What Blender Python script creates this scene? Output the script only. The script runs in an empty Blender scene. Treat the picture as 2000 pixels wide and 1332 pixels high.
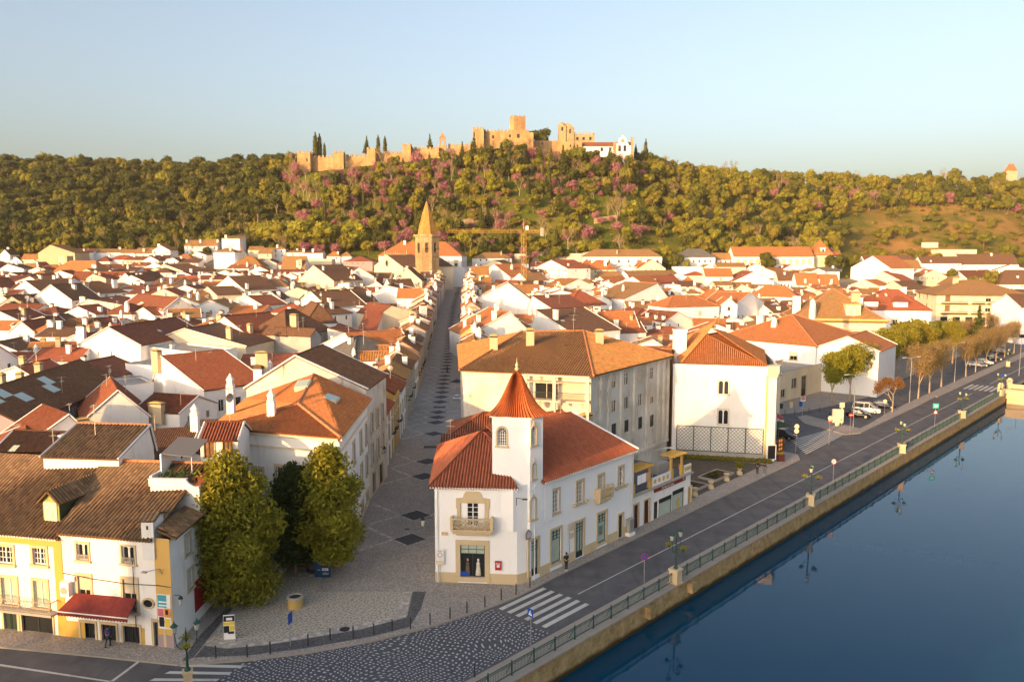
import bpy, math, random
import numpy as np
from mathutils import Vector, Matrix
R = random.Random(11)
SC = bpy.context.scene
COL = SC.collection
rad = math.radians
# ---------------------------------------------------------------- camera
F = 1570.0; CH = 30.0; PIT = math.atan(176 / 1570.0)      # focal length in pixels of a 2000 wide frame, drone height, pitch
cd = bpy.data.cameras.new('camera'); cam = bpy.data.objects.new('camera', cd); COL.objects.link(cam)
cd.sensor_width = 36.0; cd.lens = 36.0 * F / 2000.0; cd.clip_start = 1.0; cd.clip_end = 9000
cam.location = (0, 0, CH); cam.rotation_euler = (rad(90) - PIT, 0, 0)
SC.camera = cam
# ---------------------------------------------------------------- sky and sun
SUN_EL = 9.5; SUN_AZ = 217.0          # azimuth clockwise from +Y: behind the camera on its left
w = bpy.data.worlds.new("World"); SC.world = w; w.use_nodes = True
nt = w.node_tree; bg = nt.nodes['Background']
sky = nt.nodes.new('ShaderNodeTexSky'); sky.sky_type = 'NISHITA'; sky.sun_disc = False
sky.sun_elevation = rad(SUN_EL); sky.sun_rotation = rad(SUN_AZ)
sky.altitude = 100; sky.air_density = 1.0; sky.dust_density = 4.8; sky.ozone_density = 1.9
hsv = nt.nodes.new('ShaderNodeHueSaturation'); hsv.inputs['Saturation'].default_value = .8; hsv.inputs['Value'].default_value = .87; nt.links.new(sky.outputs[0], hsv.inputs['Color']); tn = nt.nodes.new('ShaderNodeMix'); tn.data_type = 'RGBA'; tn.blend_type = 'MULTIPLY'; tn.inputs[0].default_value = 1; tn.inputs[7].default_value = (1.04, .97, .93, 1); nt.links.new(hsv.outputs[0], tn.inputs[6]); nt.links.new(tn.outputs[2], bg.inputs[0]); bg.inputs[1].default_value = 0.15
sl = bpy.data.lights.new('sun', 'SUN'); so = bpy.data.objects.new('sun', sl); COL.objects.link(so)
sl.energy = 2.5; sl.angle = rad(0.6); sl.color = (1.0, 0.56, 0.22)
sv = Vector((math.sin(rad(SUN_AZ)) * math.cos(rad(SUN_EL)), math.cos(rad(SUN_AZ)) * math.cos(rad(SUN_EL)), math.sin(rad(SUN_EL))))
so.rotation_euler = (-sv).to_track_quat('-Z', 'Y').to_euler(); so.location = (-60, -60, 90)
vs = SC.view_settings; vs.view_transform = 'Standard'; vs.look = 'None'; vs.gamma = 1; vs.use_curve_mapping = False
vs.exposure = 1.58
# ---------------------------------------------------------------- helpers: placing
CP, SP = math.cos(PIT), math.sin(PIT)
def ray(px, py):
 x = (px - 1000) / F; z = (666 - py) / F
 return (x, CP + z * SP, -SP + z * CP)
def proj(x, y, z):
 z -= CH; f = y * CP - z * SP; u = y * SP + z * CP
 return (1000 + F * x / f, 666 - F * u / f)
def zat(py, d):                       # height seen at image row py on an upright thing d metres away
 r = ray(1000, py); return CH + r[2] / r[1] * d
RO = (14.7, 69.9); RD = (0.6751, 0.7377)      # river wall: origin and direction
def ts(x, y):
 dx, dy = x - RO[0], y - RO[1]; return dx * RD[0] + dy * RD[1], -dx * RD[1] + dy * RD[0]
def XY(t, s): return (RO[0] + t * RD[0] - s * RD[1], RO[1] + t * RD[1] + s * RD[0])
def lerp(tab, x):
 if x <= tab[0][0]: return tab[0][1]
 for (a, b), (c, d) in zip(tab, tab[1:]):
  if x <= c: return b + (d - b) * (x - a) / (c - a)
 return tab[-1][1]
RIDGE = [(-900, 352), (0, 345), (130, 338), (300, 350), (420, 352), (520, 345), (590, 343), (700, 330), (800, 318), (900, 306), (1000, 300),
         (1100, 302), (1200, 308), (1250, 320), (1350, 352), (1500, 362), (1700, 372), (1850, 366), (1950, 372), (2050, 380), (3000, 390)]
RDEP = [(-900, 860), (300, 800), (560, 680), (588, 604), (700, 613), (860, 632), (1200, 656), (1300, 720), (1600, 800), (2100, 820), (3000, 850)]
HD0 = 505.0
def town(x, y):
 t, s = ts(x, y)
 return 0.045 * min(max(0.0, s - 80), 330) + 0.2 * min(max(0, y - 458), 60) * min(1, max(0, (s - 80) / 60))
def wob(x, y):
 return math.sin(x * .021 + 1.3) * math.cos(y * .026 + .4) + .5 * math.sin(x * .057 + y * .043)
def G(x, y):
 g = town(x, y)
 if y > HD0:
  px = 1000 + F * x / y
  d1 = lerp(RDEP, px); zr = CH + (490 - lerp(RIDGE, px)) / F * d1
  k = (y - HD0) / (d1 - HD0)
  if k < 1:
   k2 = .35 * k + .65 * k * k * (3 - 2 * k)
   g = town(x, HD0) * (1 - k) + 14 * (k * (1 - k)) + (zr - town(x, HD0) * 0) * k2 * 1.0 + (0 if k > .9 else 2.2 * wob(x, y) * min(1, k * 3) * (1 - k))
  else:
   g = zr - 0.12 * (y - d1)
  t, s = ts(x, y)
  m = min(1, max(0, (s - 40) / 80)); g = g * m + town(x, y) * (1 - m)
 return g
def P(px, py, h=0.0):                 # the place on a ray that is h above the ground
 r = ray(px, py); lo, hi = 20.0, 20.0
 def f(d): return CH + r[2] / r[1] * d - (G(r[0] / r[1] * d, d) + h)
 while f(hi) > 0 and hi < 2000: lo = hi; hi *= 1.05
 for _ in range(30):
  m = (lo + hi) / 2
  if f(m) > 0: lo = m
  else: hi = m
 return (r[0] / r[1] * hi, hi)
# ---------------------------------------------------------------- helpers: meshes
class MB:
 def __init__(s): s.v = []; s.f = []; s.m = []; s.uv = []; s.cur = 0
 def face(s, pts, uv=None):
  b = len(s.v); s.v += [tuple(p) for p in pts]; s.f.append(tuple(range(b, b + len(pts)))); s.m.append(s.cur)
  s.uv += uv if uv else [(0, 0)] * len(pts)
 def raw(s, vs, fs):
  b = len(s.v); s.v += [tuple(p) for p in vs]
  for f in fs: s.f.append(tuple(b + i for i in f)); s.m.append(s.cur); s.uv += [(0, 0)] * len(f)
 def box(s, x0, x1, y0, y1, z0, z1, M=None):
  vs = [(x, y, z) for z in (z0, z1) for y in (y0, y1) for x in (x0, x1)]
  if M is not None: vs = [tuple(M @ Vector(v)) for v in vs]
  s.raw(vs, [(0, 2, 3, 1), (4, 5, 7, 6), (0, 1, 5, 4), (2, 6, 7, 3), (0, 4, 6, 2), (1, 3, 7, 5)])
 def prism(s, outline, z0, z1, top=1.0, c=None):      # outline counter-clockwise
  n = len(outline); cx = sum(p[0] for p in outline) / n; cy = sum(p[1] for p in outline) / n
  if c: cx, cy = c
  a = [(x, y, z0) for x, y in outline]; b = [(cx + (x - cx) * top, cy + (y - cy) * top, z1) for x, y in outline]
  s.raw(a + b, [tuple(range(n - 1, -1, -1)), tuple(range(n, 2 * n))] + [(i, (i + 1) % n, n + (i + 1) % n, n + i) for i in range(n)])
 def cyl(s, cx, cy, z0, z1, r0, r1=None, n=10, M=None):
  r1 = r0 if r1 is None else r1
  a = [(cx + r0 * math.cos(2 * math.pi * i / n), cy + r0 * math.sin(2 * math.pi * i / n), z0) for i in range(n)]
  b = [(cx + r1 * math.cos(2 * math.pi * i / n), cy + r1 * math.sin(2 * math.pi * i / n), z1) for i in range(n)]
  vs = a + b
  if M is not None: vs = [tuple(M @ Vector(v)) for v in vs]
  s.raw(vs, [tuple(range(n - 1, -1, -1)), tuple(range(n, 2 * n))] + [(i, (i + 1) % n, n + (i + 1) % n, n + i) for i in range(n)])
 def tube(s, p, q, r0, r1=None, n=6):
  p = Vector(p); q = Vector(q); d = q - p
  if d.length < 1e-6: return
  M = Matrix.Translation(p) @ d.to_track_quat('Z', 'Y').to_matrix().to_4x4()
  s.cyl(0, 0, 0, d.length, r0, r1, n, M)
 def lathe(s, prof, n=12, cx=0, cy=0):
  vs = [(cx + r * math.cos(2 * math.pi * i / n), cy + r * math.sin(2 * math.pi * i / n), z) for r, z in prof for i in range(n)]
  fs = []
  for k in range(len(prof) - 1):
   for i in range(n):
    j = (i + 1) % n; fs.append((k * n + i, k * n + j, (k + 1) * n + j, (k + 1) * n + i))
  fs.append(tuple(range(n - 1, -1, -1))); fs.append(tuple(range((len(prof) - 1) * n, len(prof) * n)))
  s.raw(vs, fs)
 def mesh(s, name, mats, smooth=False):
  me = bpy.data.meshes.new(name); me.from_pydata(s.v, [], s.f)
  if s.f:
   uvl = me.uv_layers.new(name='UVMap'); uvl.data.foreach_set('uv', np.array(s.uv, dtype=np.float32).ravel())
   me.polygons.foreach_set('material_index', s.m)
   if smooth: me.polygons.foreach_set('use_smooth', [True] * len(s.f))
  for m in (mats if isinstance(mats, (list, tuple)) else [mats]): me.materials.append(m)
  me.update(); return me
def link(name, me, parent=None, loc=(0, 0, 0), rz=0):
 o = bpy.data.objects.new(name, me); COL.objects.link(o); o.location = loc; o.rotation_euler = (0, 0, rz)
 if parent is not None: o.parent = parent
 return o
def build(name, mb, mats, parent=None, loc=(0, 0, 0), rz=0, smooth=False):
 return link(name, mb.mesh(name, mats, smooth), parent, loc, rz)
def tag(o, label, cat, group=None):
 o['label'] = label; o['category'] = cat
 if group: o['group'] = group
 return o
def empty(name, loc, rz=0, label=None, cat=None, group=None):
 o = bpy.data.objects.new(name, None); COL.objects.link(o); o.location = loc; o.rotation_euler = (0, 0, rz)
 if label: tag(o, label, cat, group)
 return o
def struct(o): o['kind'] = 'structure'; return o
def dup(o, loc=None, rz=None, parent=None, label=None, scale=None):
 c = o.copy(); COL.objects.link(c)
 if parent is not None: c.parent = parent
 if loc is not None: c.location = loc
 if rz is not None: c.rotation_euler = (0, 0, rz)
 if scale is not None: c.scale = scale
 if label: c['label'] = label
 for ch in list(o.children): dup(ch, parent=c)
 return c
# ---------------------------------------------------------------- helpers: materials
def newmat(name, rough=0.8, spec=0.3):
 m = bpy.data.materials.new(name); m.use_nodes = True
 b = m.node_tree.nodes['Principled BSDF']; b.inputs['Roughness'].default_value = rough
 b.inputs['Specular IOR Level'].default_value = spec
 return m, m.node_tree, b
def N(nt, typ, **kw):
 n = nt.nodes.new(typ)
 for k, v in kw.items():
  if k in ('operation', 'blend_type', 'data_type', 'feature', 'distance', 'noise_dimensions', 'voronoi_dimensions', 'wave_type', 'bands_direction'): setattr(n, k, v)
  else: n.inputs[k].default_value = v
 return n
def mixc(nt, fac, a, b, mode='MIX'):
 n = nt.nodes.new('ShaderNodeMix'); n.data_type = 'RGBA'; n.blend_type = mode
 for sock, v in ((n.inputs[0], fac), (n.inputs[6], a), (n.inputs[7], b)):
  if isinstance(v, bpy.types.NodeSocket): nt.links.new(v, sock)
  elif isinstance(v, (int, float)): sock.default_value = v
  else: sock.default_value = (*v, 1)
 return n.outputs[2]
def math_(nt, op, a, b=None, c=None):
 n = nt.nodes.new('ShaderNodeMath'); n.operation = op
 for i, v in enumerate((a, b, c)):
  if v is None: continue
  if isinstance(v, bpy.types.NodeSocket): nt.links.new(v, n.inputs[i])
  else: n.inputs[i].default_value = v
 return n.outputs[0]
def ramp(nt, src, lo, hi):
 n = nt.nodes.new('ShaderNodeMapRange'); nt.links.new(src, n.inputs[0]); n.inputs[1].default_value = lo; n.inputs[2].default_value = hi
 return n.outputs[0]
def pos(nt, scale=(1, 1, 1), rot=0):
 g = nt.nodes.new('ShaderNodeNewGeometry'); mp = nt.nodes.new('ShaderNodeMapping'); mp.inputs['Scale'].default_value = scale; mp.inputs['Rotation'].default_value = (0, 0, rot)
 nt.links.new(g.outputs['Position'], mp.inputs['Vector']); return mp.outputs[0]
def noise(nt, vec, sc, det=4, rough=.55):
 n = N(nt, 'ShaderNodeTexNoise', Scale=sc, Detail=det, Roughness=rough); nt.links.new(vec, n.inputs['Vector']); return n.outputs[0]
def bump(nt, b, h, dist, strength=1.0):
 n = nt.nodes.new('ShaderNodeBump'); n.inputs['Distance'].default_value = dist; n.inputs['Strength'].default_value = strength
 nt.links.new(h, n.inputs['Height']); nt.links.new(n.outputs[0], b.inputs['Normal'])
def plaster(name, col, dirt=(.30, .25, .19), amt=.5, rough=.9):
 m, nt, b = newmat(name, rough, .15)
 p = pos(nt); ps = pos(nt, (1, 1, .22))
 a = ramp(nt, noise(nt, ps, 1.1, 6, .65), .56, .86); c = ramp(nt, noise(nt, p, .28, 5), .38, .8)
 f = math_(nt, 'MULTIPLY', math_(nt, 'ADD', math_(nt, 'MULTIPLY', a, .8), math_(nt, 'MULTIPLY', c, .35)), amt)
 c1 = mixc(nt, f, col, dirt)
 nt.links.new(c1, b.inputs['Base Color']); bump(nt, b, noise(nt, p, 9, 3), .01)
 return m
def plain(name, col, rough=.6, metal=0.0, spec=.4, var=0.0):
 m, nt, b = newmat(name, rough, spec); b.inputs['Metallic'].default_value = metal
 if var:
  c = mixc(nt, ramp(nt, noise(nt, pos(nt), 3.0, 4), .3, .7), tuple(x * (1 - var) for x in col), tuple(min(1, x * (1 + var)) for x in col)); nt.links.new(c, b.inputs['Base Color'])
 else: b.inputs['Base Color'].default_value = (*col, 1)
 return m
def tiles(name, col, col2, lichen=(.30, .24, .10), la=.25, pu=.28, pv=.42, rough=.85):
 m, nt, b = newmat(name, rough, .15)
 uv = nt.nodes.new('ShaderNodeUVMap'); sp = nt.nodes.new('ShaderNodeSeparateXYZ'); nt.links.new(uv.outputs[0], sp.inputs[0])
 u = math_(nt, 'DIVIDE', sp.outputs[0], pu); v = math_(nt, 'DIVIDE', sp.outputs[1], pv)
 cx = nt.nodes.new('ShaderNodeCombineXYZ'); nt.links.new(math_(nt, 'FLOOR', u), cx.inputs[0]); nt.links.new(math_(nt, 'FLOOR', v), cx.inputs[1])
 wn = N(nt, 'ShaderNodeTexWhiteNoise', noise_dimensions='2D'); nt.links.new(cx.outputs[0], wn.inputs['Vector'])
 c1 = mixc(nt, wn.outputs[0], col, col2)
 big = ramp(nt, noise(nt, pos(nt), .35, 6, .7), .42, .75)
 c2 = mixc(nt, math_(nt, 'MULTIPLY', big, la), c1, lichen)
 mid = ramp(nt, noise(nt, pos(nt), 1.3, 4), .5, .75)
 c3 = mixc(nt, math_(nt, 'MULTIPLY', mid, .45), c2, tuple(x * .45 for x in col))
 # darker along the gaps between tile columns and at course edges
 fu = math_(nt, 'ABSOLUTE', math_(nt, 'SUBTRACT', math_(nt, 'FRACT', u), .5)); gap = ramp(nt, fu, .26, .46)
 fv = ramp(nt, math_(nt, 'FRACT', v), .12, 0.0)
 g2 = math_(nt, 'MAXIMUM', math_(nt, 'MULTIPLY', gap, .8), math_(nt, 'MULTIPLY', fv, .5))
 c4 = mixc(nt, g2, c3, tuple(x * .3 for x in col))
 nt.links.new(c4, b.inputs['Base Color'])
 hh = math_(nt, 'ADD', math_(nt, 'MULTIPLY', math_(nt, 'COSINE', math_(nt, 'MULTIPLY', math_(nt, 'SUBTRACT', math_(nt, 'FRACT', u), .5), 6.283)), .5), math_(nt, 'MULTIPLY', math_(nt, 'SUBTRACT', 1.0, math_(nt, 'FRACT', v)), .35))
 bump(nt, b, hh, .06)
 return m
def masonry(name, c1, c2, sc=.9):
 m, nt, b = newmat(name, .95, .1); p = pos(nt, (1, 1, 1.6)); v = N(nt, 'ShaderNodeTexVoronoi', Scale=sc); nt.links.new(p, v.inputs['Vector'])
 wn = N(nt, 'ShaderNodeTexWhiteNoise'); nt.links.new(v.outputs['Position'], wn.inputs['Vector']); c = mixc(nt, wn.outputs[0], c1, tuple(x * .72 for x in c1))
 ps = pos(nt, (1, 1, .18)); c = mixc(nt, ramp(nt, noise(nt, ps, .3, 6, .7), .45, .7), c, c2); c = mixc(nt, ramp(nt, noise(nt, pos(nt), .09, 4), .5, .75), c, tuple(x * .8 for x in c2))
 nt.links.new(c, b.inputs['Base Color']); bump(nt, b, v.outputs['Distance'], .15); return m
W_ = {}
W_['white'] = plaster('white_plaster', (.86, .84, .80), amt=.55)
W_['clean'] = plaster('fresh_white_plaster', (.88, .88, .88), amt=.22)
W_['cream'] = plaster('cream_plaster', (.74, .64, .47), amt=.6)
W_['ochre'] = plaster('ochre_plaster', (.66, .42, .13), amt=.4)
W_['tan'] = plaster('tan_render', (.55, .43, .28), amt=.7)
W_['grey'] = plaster('grey_cement', (.42, .40, .37), (.13, .11, .09), .9)
W_['pink'] = plaster('pink_plaster', (.62, .36, .24), amt=.4)
W_['lilac'] = plaster('lilac_plaster', (.36, .28, .30), amt=.5)
W_['dirty'] = plaster('weathered_white_plaster', (.72, .68, .60), (.17, .13, .08), 1.6)
W_['yellow'] = plaster('yellow_paint', (.60, .38, .09), amt=.6)
STONE = plaster('limestone', (.60, .48, .30), (.34, .25, .15), .6)
T_ = {}
T_['orange'] = tiles('orange_tiles', (.62, .24, .09), (.50, .18, .065), la=.15)
T_['red'] = tiles('red_tiles', (.46, .145, .08), (.36, .11, .06), la=.12)
T_['dred'] = tiles('dark_red_tiles', (.33, .115, .065), (.24, .08, .048), la=.15)
T_['brown'] = tiles('brown_tiles', (.25, .13, .078), (.16, .085, .052), (.16, .13, .07), .4)
T_['old'] = tiles('old_lichen_tiles', (.50, .24, .09), (.32, .14, .055), (.38, .26, .08), .75, .33)
T_['moss'] = tiles('mossy_tiles', (.38, .23, .12), (.17, .10, .06), (.20, .16, .08), .7, .33)
T_['grey'] = tiles('grey_roofing', (.20, .19, .18), (.15, .145, .14), (.25, .22, .15), .4)
T_['tanr'] = tiles('tan_tiles', (.46, .25, .10), (.36, .19, .08), (.28, .22, .12), .6)
CAPT = plain('ridge_tile', (.50, .20, .09), .85, var=.35)
GLASS, _nt, _b = newmat('window_glass', .08, .5); _b.inputs['Base Color'].default_value = (.018, .022, .025, 1)
WHITE = plain('white_joinery', (.78, .77, .74), .5)
GREEN = plain('dark_green_paint', (.015, .035, .028), .45)
MAROON = plain('maroon_paint', (.07, .015, .015), .45)
BLIND = plain('lowered_blind', (.60, .52, .38), .7, var=.1)
PALE = plain('pale_blind_behind_glass', (.42, .50, .42), .25, var=.08)
DARK = plain('dark_metal', (.03, .032, .035), .5)
STEEL = plain('galvanised_steel', (.42, .43, .44), .45, .6)
REDP = plain('red_paint', (.45, .02, .02), .45)
BLUEP = plain('blue_paint', (.01, .07, .36), .4)
WHITEP = plain('white_paint', (.80, .80, .78), .5)
BLACKP = plain('black_paint', (.012, .012, .014), .5)
YEL = plain('yellow_sheet', (.75, .55, .05), .6)
CONC = plaster('concrete', (.40, .37, .33), (.15, .13, .10), .8)
ANT = plain('antenna_metal', (.50, .45, .38), .5, .5)
WOOD = plain('weathered_wood', (.20, .11, .055), .8, var=.3)
# ---------------------------------------------------------------- roofs, facades and houses
def roof_poly(mb, pts, corr=0, thick=.14):
 """a planar roof face, its first edge the eave; corr = tile pitch (0: flat sheet whose tiles are in the material)"""
 p = [Vector(q) for q in pts]; u = (p[1] - p[0]).normalized(); n = None
 for q in p[2:]:
  n = u.cross(q - p[0])
  if n.length > 1e-4: break
 n.normalize()
 if n.z < 0: n = -n
 v = n.cross(u);
 if v.z < 0: v = -v
 c = [((q - p[0]).dot(u), (q - p[0]).dot(v)) for q in p]
 k = len(p); bot = [q - n * thick for q in p]
 o = (p[0].x * .37 + p[0].y * .73) % 5
 if not corr:
  mb.face([q for q in p], [(a + o, b_ + o) for a, b_ in c])
 else:
  us = [a for a, _ in c]; u0, u1 = min(us), max(us); m = max(4, int(round((u1 - u0) / corr))) * 4; prev = None
  for i in range(m + 1):
   uu = u0 + (u1 - u0) * i / m; hits = []
   for (a, b_), (a2, b2) in zip(c, c[1:] + c[:1]):
    if abs(a2 - a) > 1e-6 and min(a, a2) - 1e-6 <= uu <= max(a, a2) + 1e-6: hits.append(b_ + (b2 - b_) * (uu - a) / (a2 - a))
   if not hits: continue
   lo, hi = min(hits), max(hits); h = .04 + (.085, .03, -.02, .03)[i % 4]
   U_ = (uu - u0) / (u1 - u0) * (m // 4) * corr + 20.5 * corr; q = (p[0] + u * uu + v * lo + n * h, p[0] + u * uu + v * hi + n * h, (U_, lo + o), (U_, hi + o))
   if prev and (q[3][1] - q[2][1] > .01 or prev[3][1] - prev[2][1] > .01):
    mb.face([prev[0], q[0], q[1], prev[1]], [prev[2], q[2], q[3], prev[3]])
   prev = q
  mb.face(p, [(a + o, b_ + o) for a, b_ in c])
 mb.face(bot[::-1])
 for i in range(k): mb.face([bot[i], bot[(i + 1) % k], p[(i + 1) % k], p[i]])
def facade(mb, p0, p1, z0, z1, ops=(), dep=.22):
 """wall between two plan points (outside on the right of p0->p1) with real openings; ops = (x, zb, w, h)"""
 p0 = Vector((p0[0], p0[1], 0)); p1 = Vector((p1[0], p1[1], 0)); L = (p1 - p0).length
 if L < 1e-3: return
 u = (p1 - p0) / L; nin = Vector((-u.y, u.x, 0))
 rs = [(x - w_ / 2, x + w_ / 2, zb, zb + h) for x, zb, w_, h in ops]
 xs = sorted({0.0, L} | {min(max(r[i], 0.0), L) for r in rs for i in (0, 1)}); zs = sorted({z0, z1} | {min(max(r[i], z0), z1) for r in rs for i in (2, 3)})
 def pt(x, z, y=0): q = p0 + u * x + nin * y; return (q.x, q.y, z)
 for a, b_ in zip(xs, xs[1:]):
  run = None
  for c, d in zip(zs, zs[1:]):
   mx, mz = (a + b_) / 2, (c + d) / 2
   hole = any(r[0] < mx < r[1] and r[2] < mz < r[3] for r in rs)
   if not hole: mb.face([pt(a, c), pt(b_, c), pt(b_, d), pt(a, d)])
 for x0, x1, a, b_ in rs:
  mb.face([pt(x0, a), pt(x0, b_), pt(x0, b_, dep), pt(x0, a, dep)]); mb.face([pt(x1, a, dep), pt(x1, b_, dep), pt(x1, b_), pt(x1, a)])
  mb.face([pt(x0, a, dep), pt(x1, a, dep), pt(x1, a), pt(x0, a)][::-1]); mb.face([pt(x0, b_), pt(x1, b_), pt(x1, b_, dep), pt(x0, b_, dep)][::-1])
  mb.face([pt(x0, a, dep + .1), pt(x1, a, dep + .1), pt(x1, b_, dep + .1), pt(x0, b_, dep + .1)])
WC = {}
def win_mesh(st, w_, h):
 k = (st, round(w_, 2), round(h, 2))
 if k in WC: return WC[k]
 mb = MB(); fr = WHITE; gl = GLASS; d = .10
 x0, x1 = -w_ / 2, w_ / 2
 def bars(nx, nz, t=.035, zlo=0, zhi=None, f=.06):
  zhi = h if zhi is None else zhi; mb.cur = 0
  mb.box(x0, x0 + f, d, d + .06, zlo, zhi); mb.box(x1 - f, x1, d, d + .06, zlo, zhi)
  mb.box(x0 + f, x1 - f, d, d + .06, zlo, zlo + f); mb.box(x0 + f, x1 - f, d, d + .06, zhi - f, zhi)
  for i in range(1, nx): x = x0 + w_ * i / nx; mb.box(x - t / 2, x + t / 2, d + .012, d + .05, zlo + f, zhi - f)
  for i in range(1, nz): z = zlo + (zhi - zlo) * i / nz; mb.box(x0 + f, x1 - f, d + .018, d + .044, z - t / 2, z + t / 2)
 def pane(c=1, zlo=0, zhi=None): mb.cur = c; mb.box(x0, x1, d + .06, d + .09, zlo, h if zhi is None else zhi); mb.cur = 0
 if st == 'sash':
  bars(4 if w_ > .9 else 2, max(2, int(h / .42)), .05, f=.07); mb.box(-.05, .05, d - .015, d + .065, .07, h - .07); pane()
 elif st == 'two':
  bars(2, 1, .1); mb.box(x0 + .06, x1 - .06, d + .01, d + .05, h * .68, h * .68 + .06); pane()
 elif st == 'pale': bars(2, 1, .09, f=.07); pane(); gl = PALE
 elif st == 'dark': bars(2, 1, .05, f=.05); pane()
 elif st == 'black': bars(1, 1, f=.03); pane(); fr = DARK
 elif st == 'green': bars(2, 2, .06); pane(); fr = GREEN
 elif st == 'blind':
  bars(1, 1); mb.cur = 1; mb.box(x0 + .05, x1 - .05, d - .02, d + .05, .02, h - .02); gl = BLIND
  for i in range(1, int(h / .12)): mb.box(x0 + .05, x1 - .05, d - .035, d - .02, i * .12, i * .12 + .05)
 elif st == 'half':
  bars(2, 1, .06); mb.cur = 0; mb.box(x0 + .05, x1 - .05, d - .02, d + .05, h * .55, h - .02); pane(); fr = BLIND
 elif st == 'shutters':
  bars(4, int(h / .3), .045, f=.05); pane()
 elif st == 'shop':
  fr = GREEN; gl = PALE; bars(1, 1, f=.05); pane()
  for i in (1, 2, 3): mb.cur = 0; z = h - .32 * i; mb.box(x0 + .05, x1 - .05, d, d + .055, z - .02, z + .02)
  for i in (1, 2): x = x0 + w_ * i / 3; mb.box(x - .02, x + .02, d - .01, d + .05, h - .96, h - .05)
 elif st == 'shopdoor':
  fr = GREEN; gl = PALE; bars(3, 1, .07, f=.08); pane()
  for i in (1, 2, 3): mb.cur = 0; z = h - .32 * i; mb.box(x0 + .05, x1 - .05, d, d + .055, z - .02, z + .02)
  mb.box(x0 + .05, x1 - .05, d, d + .057, .04, .6)
 elif st == 'glassdark': fr = DARK; bars(max(2, int(w_ / 1.1)), 1, .06, f=.07); pane()
 elif st in ('door', 'doorg', 'doorm', 'doorw'):
  fr = {'door': WOOD, 'doorg': GREEN, 'doorm': MAROON, 'doorw': WHITE}[st]; gl = DARK
  mb.cur = 0; mb.box(x0, x1, d, d + .08, 0, h)
  for sx in (-1, 1):
   for z_, z2 in ((.15, .45), (.5, .92)): mb.box(sx * w_ * .25 - w_ * .17, sx * w_ * .25 + w_ * .17, d - .03, d, h * z_, h * z2)
  mb.cur = 1; mb.box(-.02, .02, d - .04, d, .05, h - .05)
 elif st == 'arch2':
  fr = WHITE; bars(2, 1, .16, f=.09); pane()
  mb.cur = 0
  for sx in (-1, 1):
   c = sx * w_ * .25; r = w_ * .19
   for k2 in range(7):
    a0, a1 = math.pi * k2 / 7, math.pi * (k2 + 1) / 7; zb = h - .1 - r
    mb.face([(c + r * math.cos(a0), d + .01, zb + r * math.sin(a0)), (c + r * math.cos(a0), d + .01, h), (c + r * math.cos(a1), d + .01, h), (c + r * math.cos(a1), d + .01, zb + r * math.sin(a1))])
 WC[k] = mb.mesh('door' if st.startswith('door') or st == 'shopdoor' else 'window', [fr, gl]); return WC[k]
SCm = {}
def surround_mesh(w_, h, t=.2, sill=True, door=False):
 k = (round(w_, 2), round(h, 2), t, sill, door)
 if k in SCm: return SCm[k]
 mb = MB(); a = w_ / 2; y = -.07
 mb.box(-a - t, -a, y, .06, 0, h); mb.box(a, a + t, y, .06, 0, h); mb.box(-a - t, a + t, y - .01, .06, h, h + t * 1.1)
 if sill: mb.box(-a - t - .06, a + t + .06, y - .09, .06, -t, 0)
 SCm[k] = mb.mesh('stone_surround', STONE); return SCm[k]
def put_windows(root, p0, p1, ops, zb0=0):
 """ops: (x, zb, w, h, style, surround thickness)"""
 p0 = Vector((p0[0], p0[1], 0)); p1 = Vector((p1[0], p1[1], 0)); u = (p1 - p0).normalized(); a = math.atan2(u.y, u.x)
 for op in ops:
  x, zb, w_, h, st = op[:5]; q = p0 + u * x
  me = win_mesh(st, w_, h); o = link(me.name.split('.')[0], me, root, (q.x, q.y, zb), a)
  if len(op) > 5 and op[5]: link('stone_surround', surround_mesh(w_, h, op[5], not (st.startswith('door') or st == 'shopdoor')), o, (0, 0, 0))
def chim_mesh(st, w_, d, h):
 k = ('c', st, round(w_, 1), round(d, 1), round(h * 2))
 if k in WC: return WC[k]
 mb = MB(); mb.cur = 0; mb.box(-w_ / 2, w_ / 2, -d / 2, d / 2, -1.6, h)
 if st in (0, 3):
  mb.box(-w_ / 2 - .07, w_ / 2 + .07, -d / 2 - .07, d / 2 + .07, h, h + .1); mb.cur = 1
  mb.prism([(-w_ / 2, -d / 2), (w_ / 2, -d / 2), (w_ / 2, d / 2), (-w_ / 2, d / 2)], h + .1, h + .3, .95); mb.cur = 2
  a, b_ = w_ / 2 + .12, d / 2 + .12; mb.prism([(-a, -b_), (a, -b_), (a, b_), (-a, b_)], h + .3, h + .52, .4)
 elif st == 1:
  mb.cur = 1
  for i in range(4): x = -w_ / 2 + w_ * (i + .5) / 4; mb.box(x - .05, x + .05, -d / 2 - .006, d / 2 + .006, h - .4, h - .1)
  mb.cur = 0; mb.box(-w_ / 2 - .08, w_ / 2 + .08, -d / 2 - .08, d / 2 + .08, h, h + .12)
 else:
  mb.lathe([(w_ * .6, h), (w_ * .66, h + .12), (w_ * .5, h + .2), (w_ * .5, h + .6), (w_ * .62, h + .65), (w_ * .3, h + 1.0), (.04, h + 1.35)], 8)
 WC[k] = mb.mesh('chimney', [CM[st], BLACKP, T_['old'] if st != 3 else W_['ochre']]); return WC[k]
CM = {0: W_['white'], 1: W_['clean'], 2: W_['white'], 3: W_['tan']}
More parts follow.
